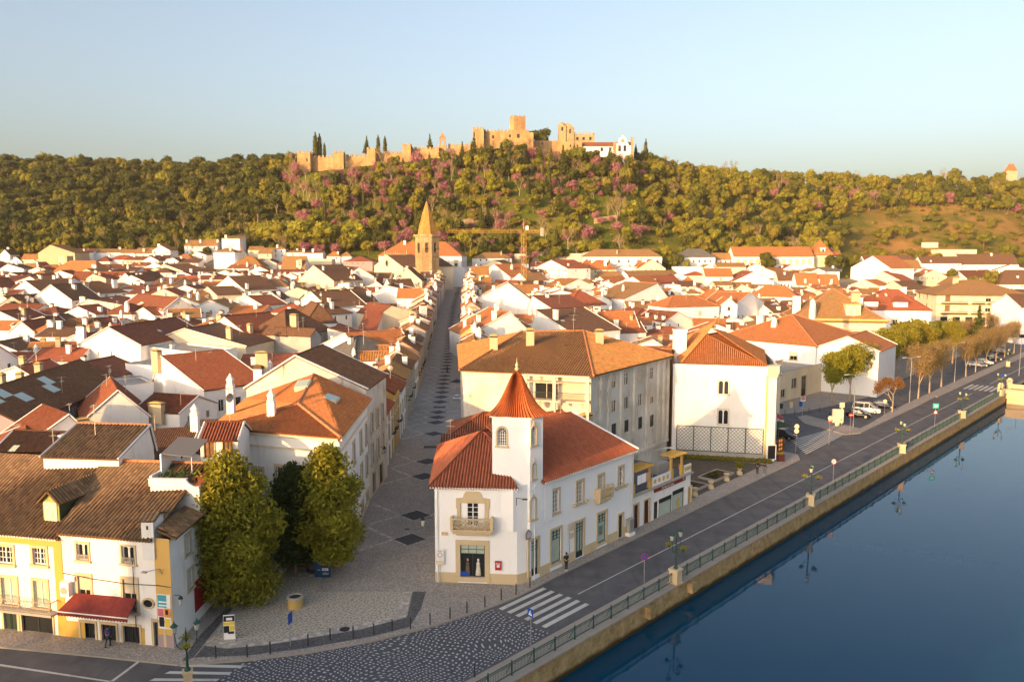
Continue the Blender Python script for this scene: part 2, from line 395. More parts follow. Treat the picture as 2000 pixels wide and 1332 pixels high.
def ant_mesh(v):
 k = ('a', v)
 if k in WC: return WC[k]
 mb = MB(); h = 2.2 + v * .6; mb.tube((0, 0, -1), (0, 0, h), .035, .03, 5)
 mb.tube((-.7, 0, h - .15), (.7, 0, h - .15), .02, None, 4)
 for i in range(7): x = -.65 + i * .21; mb.tube((x, -.35 + .02 * i, h - .15), (x, .35 - .02 * i, h - .15), .014, None, 4)
 if v == 1: mb.tube((0, -.5, h - .8), (0, .5, h - .8), .02, None, 4); [mb.tube((-.3, -.45 + i * .2, h - .8), (.3, -.45 + i * .2, h - .8), .014, None, 4) for i in range(5)]
 if v == 2: mb.raw([(.45 * math.cos(a * .524), -.12 if 1 else 0, h - 1 + .45 * math.sin(a * .524)) for a in range(12)] + [(0, .06, h - 1)], [(i, (i + 1) % 12, 12) for i in range(12)])
 WC[k] = mb.mesh('antenna', ANT); return WC[k]
FOOT = []     # footprints of everything built so far: (cx, cy, r)
HS = []       # every house: root, facts for its label
def rect_roof(kind, W, L, ze, zr, o=.3, rp=.5):
 """roof faces of a rectangular house in its own frame, each with the eave edge first, and its ridge lines"""
 x0, x1, y0, y1 = -o, W + o, -o, L + o; fs = []; rd = []
 def dz(run): return o * (zr - ze) / max(run, .5)
 if kind == 'g':
  m = W * rp; a = ze - dz(m); b_ = ze - dz(W - m); y0, y1 = -.12, L + .12
  fs = [[(x0, y1, a), (x0, y0, a), (m, y0, zr), (m, y1, zr)], [(x1, y0, b_), (x1, y1, b_), (m, y1, zr), (m, y0, zr)]]; rd = [((m, y0, zr), (m, y1, zr))]
 elif kind == 'e':
  m = L * rp; a = ze - dz(m); b_ = ze - dz(L - m); x0, x1 = -.12, W + .12
  fs = [[(x0, y0, a), (x1, y0, a), (x1, m, zr), (x0, m, zr)], [(x1, y1, b_), (x0, y1, b_), (x0, m, zr), (x1, m, zr)]]; rd = [((x0, m, zr), (x1, m, zr))]
 elif kind in ('h', 'p'):
  m = min(W, L) / 2; a = ze - dz(m)
  if kind == 'p' or abs(W - L) < .3: q1 = q2 = (W / 2, L / 2, zr)
  elif W > L: q1 = (m, L / 2, zr); q2 = (W - m, L / 2, zr)
  else: q1 = (W / 2, m, zr); q2 = (W / 2, L - m, zr)
  A, B, C, D = (x0, y0, a), (x1, y0, a), (x1, y1, a), (x0, y1, a)
  if W >= L: fs = [[A, B, q2, q1], [B, C, q2], [C, D, q1, q2], [D, A, q1]]
  else: fs = [[A, B, q1], [B, C, q2, q1], [C, D, q2], [D, A, q1, q2]]
  fs = [[v for i, v in enumerate(f) if v not in f[:i]] for f in fs]
  rd = [(q1, q2)] if q1 != q2 else []
  if W >= L: rd += [(A, q1), (D, q1), (B, q2), (C, q2)]
  else: rd += [(A, q1), (B, q1), (C, q2), (D, q2)]
 elif kind == 's':      # lean-to, high at the back
  fs = [[(x0, y0, ze - .1), (x1, y0, ze - .1), (x1, L, zr), (x0, L, zr)]]
 elif kind == 'l':      # lean-to, high on the left
  fs = [[(x1, y0, ze - .1), (x1, y1, ze - .1), (0, y1, zr), (0, y0, zr)]]
 elif kind == 'r':      # lean-to, high on the right
  fs = [[(x0, y1, ze - .1), (x0, y0, ze - .1), (W, y0, zr), (W, y1, zr)]]
 return fs, rd
def house(c0, c1, L, kind, z0, ze, zr, wall='white', roof='brown', name='house', ops=None, chim=None, ant=0, rp=.5, corr=None, o=.3, seed=0, auto=True, fill=False, sky=0):
 r = random.Random(seed * 7 + 3); a = math.atan2(c1[1] - c0[1], c1[0] - c0[0]); W = math.hypot(c1[0] - c0[0], c1[1] - c0[1])
 root = empty(name, (c0[0], c0[1], z0), a); ze -= z0; zr -= z0; zlo = -2.5 if z0 > 1 else -.3
 dist = math.hypot(c0[0], c0[1]); ops = dict(ops or {})
 if auto and 'front' not in ops and kind != 'f' or (auto and kind == 'f' and 'front' not in ops):
  l = []; H = ze
  n = int(W / 3.2)
  if n and r.random() < .75:
   st = r.choice(['two', 'sash', 'dark', 'blind', 'dark']); wd = r.choice([.8, .9, 1.0]); hh = min(1.35, H * .4)
   for k in range(n):
    if r.random() < .7:
     for lv in ([H - hh - .7] + ([H - hh - 3.6] if H > 6 else [])):
      if lv > .3: l.append((W * (k + .5) / n + r.uniform(-.3, .3), lv, wd, hh, st, .14 if r.random() < .3 else 0))
  ops['front'] = l
 if auto and 'right' not in ops:
  l = []; n = int(L / 4)
  for k in range(n):
   if r.random() < .5 and ze > 2.6: l.append((L * (k + .5) / n, ze - 2.1, .8, 1.2, 'dark', 0))
  ops['right'] = l
 P4 = [(0, 0), (W, 0), (W, L), (0, L)]; mb = MB()
 tops = {'f': (ze + .5,) * 4}.get(kind, (ze,) * 4)
 for i, e in enumerate(('front', 'right', 'back', 'left')): facade(mb, P4[i], P4[(i + 1) % 4], zlo, tops[0], [x[:4] for x in ops.get(e, ())])
 if kind == 'g': m = W * rp; mb.face([(0, 0, ze), (W, 0, ze), (m, 0, zr - .03)]); mb.face([(W, L, ze), (0, L, ze), (m, L, zr - .03)])
 if kind == 'e': m = L * rp; mb.face([(W, 0, ze), (W, L, ze), (W, m, zr - .03)]); mb.face([(0, L, ze), (0, 0, ze), (0, m, zr - .03)])
 if kind == 's': mb.face([(W, 0, ze), (W, L, ze), (W, L, zr)]); mb.face([(0, L, ze), (0, 0, ze), (0, L, zr)]); mb.face([(W, L, ze), (0, L, ze), (0, L, zr), (W, L, zr)])
 if kind == 'l': mb.face([(0, 0, ze), (W, 0, ze), (0, 0, zr)]); mb.face([(0, L, ze), (0, 0, ze), (0, 0, zr), (0, L, zr)]); mb.face([(W, L, ze), (0, L, ze), (0, L, zr)])
 if kind == 'r': mb.face([(0, 0, ze), (W, 0, ze), (W, 0, zr)]); mb.face([(W, 0, ze), (W, L, ze), (W, L, zr), (W, 0, zr)]); mb.face([(W, L, ze), (0, L, ze), (W, L, zr)])
 build('wall', mb, W_[wall], root)
 for i, e in enumerate(('front', 'right', 'back', 'left')): put_windows(root, P4[i], P4[(i + 1) % 4], ops.get(e, ()))
 if kind == 'f':
  mb = MB(); mb.box(.2, W - .2, .2, L - .2, ze, ze + .12); rf = build('roof', mb, CONC, root)
  mb = MB()
  for x0, x1, y0, y1 in ((-.05, W + .05, -.05, .22), (-.05, W + .05, L - .22, L + .05), (-.05, .22, .22, L - .22), (W - .22, W + .05, .22, L - .22)): mb.box(x0, x1, y0, y1, ze + .5, ze + .58)
  build('coping', mb, CONC, rf)
 else:
  fs, rd = rect_roof(kind, W, L, ze, zr, o, rp); mb = MB(); cr = corr if corr is not None else ((.33 if roof in ('old', 'moss') else .28) if dist < 170 else 0)
  for f in fs: roof_poly(mb, f, cr)
  rf = build('roof', mb, T_[roof], root)
  if rd and dist < 330:
   mb = MB()
   for p, q in rd: mb.tube(Vector(p) + Vector((0, 0, .03)), Vector(q) + Vector((0, 0, .03)), .13, None, 6)
   build('ridge_tiles', mb, CAPT if roof in ('orange', 'old', 'moss', 'tanr') else T_[roof], rf)
  if dist < 330 and kind in 'ge' and wall in ('white', 'clean', 'dirty', 'cream') and r.random() < .75:     # whitewashed verges
   mb = MB(); k = 0
   for f in fs:
    for p, q in ((f[0], f[3]), (f[1], f[2])): mb.tube(Vector(p) + Vector((0, 0, .05)), Vector(q) + Vector((0, 0, .05)), .11, None, 4)
   build('verge', mb, W_['white'], rf)
 def roof_z(x, y):
  if kind == 'g': m = W * rp; return ze + (zr - ze) * (x / m if x < m else (W - x) / (W - m))
  if kind == 'e': m = L * rp; return ze + (zr - ze) * (y / m if y < m else (L - y) / (L - m))
  if kind in ('h', 'p'): m = min(W, L) / 2; return ze + (zr - ze) * min(1, min(x, W - x, y, L - y) / m)
  if kind == 's': return ze + (zr - ze) * y / L
  if kind == 'l': return ze + (zr - ze) * (1 - x / W)
  if kind == 'r': return ze + (zr - ze) * x / W
  return ze
 if chim is None: chim = [(r.uniform(.12, .88), r.uniform(.1, .75), r.choice([0, 0, 1, 1, 2, 3]), r.uniform(.7, 1.3), r.uniform(.8, 1.8)) for _ in range(r.choice([1, 1, 2, 2]) if dist < 420 else r.choice([0, 1, 1]))]
 for cx, cy, st, cw, chh in chim:
  x, y = W * cx, L * cy; me = chim_mesh(st, cw, min(cw, .9), chh); link('chimney', me, rf, (x, y, roof_z(x, y)), 0)
 if not ant and dist < 300: ant = r.choice([0, 1, 1, 2])
 for k in range(ant):
  x, y = W * r.uniform(.1, .9), L * r.uniform(.1, .7); link('antenna', ant_mesh(r.choice([0, 1, 2, 0])), rf, (x, y, roof_z(x, y)), r.uniform(0, 3))
 for k in range(sky):
  x, y = W * r.uniform(.2, .8), L * r.uniform(.15, .6)
  if kind in 'geh':
   e = .35; z = roof_z(x, y); gx = (roof_z(x + .1, y) - roof_z(x - .1, y)) / .2; gy = (roof_z(x, y + .1) - roof_z(x, y - .1)) / .2
   mb = MB(); A = [(sx * e, sy * e * 1.4, .13 + gx * sx * e + gy * sy * e * 1.4) for sx, sy in ((-1, -1), (1, -1), (1, 1), (-1, 1))]
   B = [(p[0], p[1], p[2] - .25) for p in A]; mb.raw(A + B, [(0, 1, 2, 3), (4, 5, 1, 0), (5, 6, 2, 1), (6, 7, 3, 2), (7, 4, 0, 3)]); build('skylight', mb, PALE, rf, (x, y, z))
 cx = c0[0] + math.cos(a) * W / 2 - math.sin(a) * L / 2; cy = c0[1] + math.sin(a) * W / 2 + math.cos(a) * L / 2
 FOOT.append((c0[0], c0[1], a, W, L))
 HS.append(dict(o=root, kind=kind, wall=wall, roof=roof, nch=len(chim), cx=cx, cy=cy, z=z0 + ze, H=ze, W=W, name=name))
 return root, rf, W
def H(kind, xl, yl, xr, yr, yr_ridge, h, L, wall='white', roof='brown', lab=None, **kw):
 """a house from where its front eave is seen: two eave points, ridge row, eave height over the ground"""
 c0 = P(xl, yl, h); d = c0[1]; z0 = G(*c0); ze = z0 + h
 r = ray(xr, yr); k = (ze - CH) / r[2]; c1 = (r[0] * k, r[1] * k)
 if not (0 < k) or abs(c1[1] - d) > 35: c1 = (ray(xr, yl)[0] / ray(xr, yl)[1] * d, d)
 dr = {'g': min(d, c1[1]), 'e': (d + c1[1]) / 2 + L * kw.get('rp', .5), 's': (d + c1[1]) / 2 + L, 'l': d, 'r': c1[1]}.get(kind, (d + c1[1]) / 2 + L * .5)
 zr = max(zat(yr_ridge, dr), ze + .15)
 SEED[0] += 1; kw.setdefault('seed', SEED[0])
 rt, rf, W = house(c0, c1, L, kind, z0, ze, zr, wall, roof, **kw)
 if lab: rt['label'] = lab; HS[-1]['lab'] = lab
 return rt, rf, W
SEED = [0]
def hits(cx, cy, r):
 for x, y, a, W, L in FOOT:
  dx, dy = cx - x, cy - y; u = dx * math.cos(a) + dy * math.sin(a); v = -dx * math.sin(a) + dy * math.cos(a)
  if -r < u < W + r and -r < v < L + r: return True
 return False
# ---------------------------------------------------------------- ground, river, roads
def ground_mat():
 m, nt, b = newmat('dusty_town_ground', .95, .1); p = pos(nt)
 c = mixc(nt, ramp(nt, noise(nt, p, .15, 6), .35, .65), (.16, .14, .11), (.26, .22, .17)); nt.links.new(c, b.inputs['Base Color']); return m
def hill_mat():
 m, nt, b = newmat('grassy_hillside', .95, .05); p = pos(nt)
 c = mixc(nt, ramp(nt, noise(nt, p, .03, 8, .65), .38, .62), (.055, .085, .012), (.15, .14, .025))
 sp = nt.nodes.new('ShaderNodeSeparateXYZ'); g = nt.nodes.new('ShaderNodeNewGeometry'); nt.links.new(g.outputs['Position'], sp.inputs[0])
 right = ramp(nt, math_(nt, 'SUBTRACT', sp.outputs[0], math_(nt, 'MULTIPLY', sp.outputs[1], .36)), 0, 70)
 e = math_(nt, 'MULTIPLY', right, ramp(nt, noise(nt, p, .022, 6, .7), .38, .6)); c = mixc(nt, e, c, (.36, .20, .065))
 nt.links.new(c, b.inputs['Base Color']); bump(nt, b, noise(nt, p, .5, 5), .8); return m
def frange(a, b_, n): return [a + (b_ - a) * i / n for i in range(n + 1)]
tsg = frange(-160, 200, 60) + frange(210, 900, 60)[0:] + frange(930, 1900, 16)
ssg = [.01] + frange(6, 300, 49) + frange(308, 1200, 90) + frange(1240, 2600, 16)
def land():
 vs = []; n = len(ssg)
 for t in tsg:
  for s in ssg: x, y = XY(t, s); vs.append((x, y, G(x, y)))
 A, B = [], []
 for i in range(len(tsg) - 1):
  for j in range(n - 1):
   q = (i * n + j, (i + 1) * n + j, (i + 1) * n + j + 1, i * n + j + 1)
   if max(vs[k][1] for k in q) < -60: continue
   (B if sum(vs[k][1] for k in q) / 4 > 507 else A).append(q)
 for nm, fs, m in (('ground', A, ground_mat()), ('hillside', B, hill_mat())):
  mb = MB(); mb.raw(vs, fs); o = struct(build(nm, mb, m, smooth=True))
land()
def asphalt_mat():
 m, nt, b = newmat('worn_asphalt', .8, .25); p = pos(nt); pl = pos(nt, (1, .12, 1), rad(42.46))
 c = mixc(nt, ramp(nt, noise(nt, p, .45, 7, .62), .36, .68), (.085, .084, .092), (.135, .13, .132))
 c = mixc(nt, math_(nt, 'MULTIPLY', ramp(nt, noise(nt, pl, .8, 4), .52, .72), .45), c, (.04, .04, .045))
 c = mixc(nt, math_(nt, 'MULTIPLY', ramp(nt, noise(nt, p, 22, 2), .5, .9), .4), c, (.17, .165, .16))
 nt.links.new(c, b.inputs['Base Color']); bump(nt, b, noise(nt, p, 30, 2), .006); return m
def paving_mat(name, c1, c2, sc=6.0, big=.5):
 m, nt, b = newmat(name, .85, .2); p = pos(nt, (1, 1, 1), .4)
 v = N(nt, 'ShaderNodeTexVoronoi', Scale=sc); nt.links.new(p, v.inputs['Vector'])
 wn = N(nt, 'ShaderNodeTexWhiteNoise'); nt.links.new(v.outputs['Position'], wn.inputs['Vector'])
 c = mixc(nt, wn.outputs[0], c1, c2); c = mixc(nt, math_(nt, 'MULTIPLY', ramp(nt, noise(nt, p, .3, 6, .65), .35, .75), big), c, tuple(x * .45 for x in c1))
 e = ramp(nt, v.outputs['Distance'], .35, .6); c = mixc(nt, math_(nt, 'MULTIPLY', e, .55), c, tuple(x * .35 for x in c1))
 nt.links.new(c, b.inputs['Base Color']); return m
def dotted_mat():
 m, nt, b = newmat('dark_setts_with_white_dots', .8, .25); p = pos(nt, (1, 1, 1), rad(30))
 w_ = nt.nodes.new('ShaderNodeTexNoise'); w_.inputs['Scale'].default_value = .12; nt.links.new(p, w_.inputs['Vector'])
 ad = nt.nodes.new('ShaderNodeVectorMath'); ad.operation = 'MULTIPLY_ADD'; nt.links.new(w_.outputs[1], ad.inputs[0]); ad.inputs[1].default_value = (5, 5, 0); nt.links.new(p, ad.inputs[2])
 v = N(nt, 'ShaderNodeTexVoronoi', Scale=2.7, Randomness=.38); v.voronoi_dimensions = '2D'; nt.links.new(ad.outputs[0], v.inputs['Vector'])
 f = ramp(nt, v.outputs['Distance'], .25, .17)
 v2 = N(nt, 'ShaderNodeTexVoronoi', Scale=8.5); nt.links.new(p, v2.inputs['Vector'])
 base = mixc(nt, ramp(nt, v2.outputs['Distance'], .2, .6), (.13, .135, .155), (.065, .068, .08))
 base = mixc(nt, math_(nt, 'MULTIPLY', ramp(nt, noise(nt, p, .25, 5), .5, .7), .3), base, (.13, .12, .11))
 nt.links.new(mixc(nt, f, base, (.52, .50, .48)), b.inputs['Base Color']); return m
def speck_mat():
 m, nt, b = newmat('pale_setts_with_dark_specks', .85, .2); p = pos(nt, (1, 1.35, 1), rad(12))
 v = N(nt, 'ShaderNodeTexVoronoi', Scale=2.9, Randomness=.75); v.voronoi_dimensions = '2D'; nt.links.new(p, v.inputs['Vector'])
 c = mixc(nt, ramp(nt, v.outputs['Distance'], .28, .17), (.46, .41, .33), (.15, .145, .145))
 c = mixc(nt, ramp(nt, noise(nt, p, .4, 5), .4, .7), c, (.19, .17, .14), 'MIX') if False else c
 nt.links.new(c, b.inputs['Base Color']); return m
ASPH = asphalt_mat(); PAVE = paving_mat('limestone_setts', (.52, .46, .40), (.38, .34, .30)); DOTS = dotted_mat(); SPECK = speck_mat()
DARKP = paving_mat('dark_stone_setts', (.125, .12, .122), (.085, .083, .086)); PALEP = paving_mat('pale_slabs', (.62, .56, .49), (.52, .47, .41), 2.0, .25)
GREYP = paving_mat('grey_block_paving', (.17, .165, .165), (.13, .127, .13), 5); KERB = plaster('kerb_stone', (.36, .32, .27), (.14, .13, .11), .8)
PAINT = plaster('road_paint', (.58, .57, .52), (.16, .16, .16), 1.0)
def U(px, py, z=0): r = ray(px, py); k = (z - CH) / r[2]; return (r[0] * k, r[1] * k)
def sheet(name, pts, z, mat, kind='structure', parent=None):
 """flat polygon (concave allowed) as one sheet"""
 from mathutils.geometry import tessellate_polygon
 tr = tessellate_polygon([[Vector((x, y, 0)) for x, y in pts]]); mb = MB(); vs = [(x, y, z) for x, y in pts]; fs = []
 for a, b_, c in tr:
  n = (Vector(vs[b_]) - Vector(vs[a])).cross(Vector(vs[c]) - Vector(vs[a])); fs.append((a, b_, c) if n.z > 0 else (a, c, b_))
 mb.raw(vs, fs); o = build(name, mb, mat, parent)
 if kind: o['kind'] = kind
 return o
def slab(name, pts, z0, z1, mat, kind='structure'):
 from mathutils.geometry import tessellate_polygon
 ar = sum(a[0] * b_[1] - b_[0] * a[1] for a, b_ in zip(pts, pts[1:] + pts[:1]))
 if ar < 0: pts = pts[::-1]
 n = len(pts); vs = [(x, y, z1) for x, y in pts] + [(x, y, z0) for x, y in pts]; fs = []
 for a, b_, c in tessellate_polygon([[Vector((x, y, 0)) for x, y in pts]]):
  q = (Vector(vs[b_]) - Vector(vs[a])).cross(Vector(vs[c]) - Vector(vs[a])); fs.append((a, b_, c) if q.z > 0 else (a, c, b_))
 fs += [(n + i, n + (i + 1) % n, (i + 1) % n, i) for i in range(n)]
 mb = MB(); mb.raw(vs, fs); o = build(name, mb, mat)
 if kind: o['kind'] = kind
 return o
TS = lambda *l: [XY(t, s) for t, s in l]
sheet('road', [(-90, 30), (-90, 59), (-30, 59), (-15, 62)] + TS((-13, 22), (40, 22), (48, 36), (125, 36), (420, 30), (420, 1.0), (-75, 1.0)), .03, ASPH)
OUT = [U(*p) for p in ((-120, 1254), (0, 1264), (200, 1283), (350, 1299), (484, 1290), (603, 1275), (730, 1252), (850, 1222), (945, 1191), (1010, 1166))]
dots = [U(*p) for p in ((470, 1294), (603, 1278), (730, 1255), (850, 1225), (945, 1194), (962, 1188))] + [XY(-14.9, 8.3), XY(-14.9, 2.3), XY(-36, 2.3), U(300, 1440)]
sheet('cobbled_road', dots, .035, DOTS)
slab('pavement', OUT + TS((-6, 9.0), (50, 9.6), (52.5, 11), (53, 14), (47, 24), (42, 30), (-4, 56)) + [(-24, 112), (-75, 112)], .0, .14, PAVE)
def offset_line(pts, w_, z0, z1, name, mat):
 mb = MB()
 for a, b_ in zip(pts, pts[1:]):
  d = Vector((b_[0] - a[0], b_[1] - a[1])).normalized(); n = (-d.y * w_, d.x * w_)
  mb.prism([a, b_, (b_[0] + n[0], b_[1] + n[1]), (a[0] + n[0], a[1] + n[1])], z0, z1)
 return struct(build(name, mb, mat))
kl = OUT + TS((-6, 9.0), (50, 9.6), (52.5, 11), (53, 14), (47, 24))
offset_line([(x, y) for x, y in kl], -.16, 0, .15, 'kerb', KERB)
slab('quay_pavement', TS((-75, .25), (-75, 1.95), (131, 1.95), (131, .25)), 0, .13, KERB)
# square: speckled field framed by pale slabs and a grey band
sheet('square_paving', [U(*p) for p in ((392, 1262), (440, 1268), (520, 1262), (610, 1247), (700, 1232), (770, 1216), (792, 1208), (812, 1130), (600, 1122), (520, 1105), (455, 1190))], .148, PALEP)
sheet('square_field', [U(*p) for p in ((408, 1256), (520, 1254), (610, 1238), (700, 1222), (776, 1206), (795, 1137), (600, 1130), (528, 1112), (466, 1192))], .152, SPECK)
sheet('grey_band', [U(*p) for p in ((380, 1287), (484, 1283), (603, 1268), (730, 1245), (800, 1227), (818, 1196), (842, 1120), (600, 1113), (525, 1108), (530, 1098), (600, 1103), (668, 1108), (690, 1117))][0:5] + [U(*p) for p in ((822, 1192), (843, 1121), (668, 1116), (600, 1114), (600, 1122), (812, 1131), (795, 1208), (700, 1233), (610, 1248), (520, 1263), (440, 1270), (400, 1264))], .1485, GREYP)
sheet('lane_band', [U(*p) for p in ((355, 1296), (378, 1287), (455, 1190), (440, 1192), (385, 1250))], .1485, GREYP)
# the long shopping street up to the town hall
LE = [(665, 1106), (690, 1058), (722, 985), (750, 928), (786, 850), (808, 790), (828, 735), (843, 670), (856, 615), (868, 582), (872, 560)]
SL = [P(*p) for p in LE]; SLt = [(y, x) for x, y in SL]
RE = [(66, -6.2), (84, -7.2), (120, -8.6), (160, -10.6), (200, -12.6), (260, -16.4), (340, -21), (420, -24.6), (470, -27)]
def street():
 mb = MB(); y = 68.0; rows = []
 while y < 464: rows.append((y, lerp(SLt, y) - 1, lerp(RE, y) + 1)); y += 3
 for (y0, a0, b0), (y1, a1, b1) in zip(rows, rows[1:]):
  mb.face([(a0, y0, max(G(a0, y0), G(b0, y0)) + .16), (b0, y0, max(G(a0, y0), G(b0, y0)) + .16), (b1, y1, max(G(a1, y1), G(b1, y1)) + .16), (a1, y1, max(G(a1, y1), G(b1, y1)) + .16)])
 struct(build('street', mb, PAVE))
 md = MB(); ml = MB();
 def zz(y): return max(G(lerp(SLt, y) - 1, y), G(lerp(RE, y) + 1, y)) + .165
 def strip(p, q, w_):
  d = Vector((q[0] - p[0], q[1] - p[1])).normalized(); n = Vector((-d.y, d.x)) * w_ / 2
  k = 4
  for i in range(k):
   a = (p[0] + (q[0] - p[0]) * i / k, p[1] + (q[1] - p[1]) * i / k); b_ = (p[0] + (q[0] - p[0]) * (i + 1) / k, p[1] + (q[1] - p[1]) * (i + 1) / k)
   ml.face([(a[0] + n.x, a[1] + n.y, zz(a[1]) + .004), (a[0] - n.x, a[1] - n.y, zz(a[1]) + .004), (b_[0] - n.x, b_[1] - n.y, zz(b_[1]) + .004), (b_[0] + n.x, b_[1] + n.y, zz(b_[1]) + .004)][::-1])
 ys = [U(*p, .16)[1] for p in ((827, 1053), (824, 1006), (836, 930), (843, 901), (856, 873), (871, 847), (873, 825))]; y = ys[-1] + 4.4
 while y < 450: ys.append(y); y += 4.6
 for k, y in enumerate(ys):
  l, r = lerp(SLt, y), lerp(RE, y); wd = min(8.5, r - l); cx = r - wd * .44 if k > 1 else r - 3.2 - .4
  a, b_ = (wd * .2, 1.75) if k not in (4, 9, 17, 24) else (wd * .14, .75)
  pts = [(cx - a, y), (cx, y - b_), (cx + a, y), (cx, y + b_)] if k not in (4, 9, 17, 24) else [(cx - a, y - b_), (cx + a, y - b_), (cx + a, y + b_), (cx - a, y + b_)]
  ml.face([(cx + (x - cx) * 1.13, y + (yy - y) * 1.16, zz(y + (yy - y) * 1.16) + .006) for x, yy in pts])
  md.face([(x, yy, zz(yy) + .010) for x, yy in pts])
  if k not in (4, 9, 17, 24):
   strip((l + .3, y + 4.2), (cx - a, y), .42); strip((cx + a, y), (r - .1, y + 2), .42); strip((l + .3, y - 4), (cx - a, y), .42)
 struct(build('street_lozenges', md, DARKP)); struct(build('street_bands', ml, PALEP))
street()
# painted markings
def marks(name, quads, z=.043):
 mb = MB()
 for q in quads: mb.face([(x, y, z) for x, y in q])
 o = build(name, mb, PAINT); o['kind'] = 'structure'; return o
def tsq(t0, t1, s0, s1): return [XY(t0, s1), XY(t0, s0), XY(t1, s0), XY(t1, s1)]
marks('zebra_crossing', [tsq(-14.4, -8.6, 3.1 + i * .95, 3.55 + i * .95) for i in range(6)])
q0, q1, q2, q3 = U(1544, 860), U(1625, 838), U(1647, 851), U(1576, 889)
def bil(u, v): return (q0[0] * (1 - u) * (1 - v) + q1[0] * u * (1 - v) + q2[0] * u * v + q3[0] * (1 - u) * v, q0[1] * (1 - u) * (1 - v) + q1[1] * u * (1 - v) + q2[1] * u * v + q3[1] * (1 - u) * v)
marks('zebra_crossing', [[bil(0, (i + .0) / 10), bil(0, (i + .5) / 10), bil(1, (i + .5) / 10), bil(1, i / 10)] for i in range(10)])
marks('zebra_crossing', [[U(*p) for p in ((292 + 60 - i * 30 + 10, 1297 + i * 14), (292 + 55 - i * 30 + 4, 1302 + i * 14), (470 - i * 24, 1305 + i * 13), (478 - i * 24, 1300 + i * 13))] for i in range(4)])
marks('zebra_crossing', [tsq(133 + 0, 141, 2.6 + i * 1.0, 3.1 + i * 1.0) for i in range(6)])
marks('lane_line', [tsq(-7.6, 128, 5.05, 5.17), tsq(144, 330, 5.1, 5.25), [U(0, 1297), U(0, 1301), U(210, 1332), U(222, 1331)], [U(215, 1331), U(268, 1292), U(272, 1294), U(222, 1331)]])
slab('traffic_island', [U(*p) for p in ((1557, 815), (1575, 812), (1612, 822), (1680, 838), (1700, 828), (1745, 800), (1760, 794), (1790, 780), (1890, 735), (1893, 742), (1800, 790), (1680, 847), (1650, 850), (1610, 838), (1570, 827))], .03, .15, PAVE)
slab('side_pavement', [U(*p) for p in ((1500, 812), (1560, 806), (1640, 790), (1700, 775), (1760, 742), (1890, 690), (1870, 650), (1620, 735), (1515, 762))], .03, .154, PAVE)
slab('tree_verge', TS((118, 9.2), (260, 9.2), (260, 11.5), (118, 11.5)), .03, .158, PAVE)
marks('parking_bays', [tsq(92 + i * 2.6, 92.12 + i * 2.6, 11.8, 16.5) for i in range(24)])
# river
def water_mat():
 m, nt, b = newmat('river_water', .015, .5); b.inputs['Base Color'].default_value = (.0, .045, .095, 1); b.inputs['IOR'].default_value = 1.26; b.inputs['Specular Tint'].default_value = (.45, .8, 1, 1)
 n1 = noise(nt, pos(nt, (1, 1, 1)), .35, 3); bump(nt, b, n1, .02); return m
mb = MB(); mb.face([(*XY(-200, -.3), -1.95), (*XY(-200, -500), -1.95), (*XY(700, -500), -1.95), (*XY(700, -.3), -1.95)]); struct(build('river', mb, water_mat()))
def quay_mat():
 m, nt, b = newmat('quay_masonry', .95, .1); p = pos(nt)
 sp = nt.nodes.new('ShaderNodeSeparateXYZ'); g = nt.nodes.new('ShaderNodeNewGeometry'); nt.links.new(g.outputs['Position'], sp.inputs[0])
 c = mixc(nt, ramp(nt, noise(nt, p, 1.4, 6, .7), .35, .65), (.44, .33, .17), (.24, .17, .08))
 wet = ramp(nt, math_(nt, 'ADD', sp.outputs[2], math_(nt, 'MULTIPLY', noise(nt, p, .6, 4), .5)), -1.1, -1.45); c = mixc(nt, wet, c, (.055, .04, .018))
 nt.links.new(c, b.inputs['Base Color']); bump(nt, b, noise(nt, p, 3, 5), .08); return m
QM = quay_mat()
mb = MB(); a, b_ = (-75, 131.5)
q = TS((a, -.45), (b_, -.45), (b_, .25), (a, .25)); mb.prism(q, -3.2, .10)
o = build('quay_wall', mb, QM); tag(o, 'long tan masonry quay wall holding the road above the still blue river', 'quay wall')
mb = MB(); mb.prism(TS((a, -.60), (b_, -.60), (b_, .12), (a, .12)), .10, .22); build('coping', mb, KERB, o)
for t in (1.5, -5.5):
 mb = MB(); mb.prism(TS((t, -1.0), (t + .8, -1.0), (t + .8, -.4), (t, -.4)), -1.1, -.15); build('buttress', mb, QM, o)
# bridge head at the far end
o = empty('bridge', (*XY(132, 0), 0), math.atan2(RD[1], RD[0]), 'stone bridge head where the quay railing ends, cut by the right edge', 'bridge')
mb = MB(); mb.box(0, 9, -40, .2, -.9, .18); mb.box(.3, 1.6, -6, -.5, -3.2, -.9); mb.box(1.6, 7.4, -40, -9, -3.2, -.9); build('deck', mb, STONE, o)
for y in (0.0, 8.4):
 mb = MB(); mb.box(y, y + .6, -40, .2, .18, 1.05); build('parapet', mb, STONE, o)
for x in (-.2, 8.2):
 mb = MB(); mb.box(x, x + 1.0, .2, 1.2, .0, 1.7); mb.prism([(x - .1, .1), (x + 1.1, .1), (x + 1.1, 1.3), (x - .1, 1.3)], 1.7, 2.3, .5); build('pillar', mb, STONE, o)
RAILM = plain('verdigris_iron', (.03, .085, .075), .6, .2, var=.3)
o = empty('railing', (*XY(-75, 0), 0), math.atan2(RD[1], RD[0]), 'green iron railing running along the top of the quay wall', 'railing')
L = 206
mb = MB(); mb.box(0, L, -.03, .03, 1.16, 1.21); mb.box(0, L, -.02, .02, .36, .40); mb.box(0, L, -.02, .02, 1.02, 1.05); build('rails', mb, RAILM, o)
mb = MB()
for i in range(int(L / .16)): x = i * .16; mb.box(x - .011, x + .011, -.011, .011, .38, 1.17)
build('balusters', mb, RAILM, o)
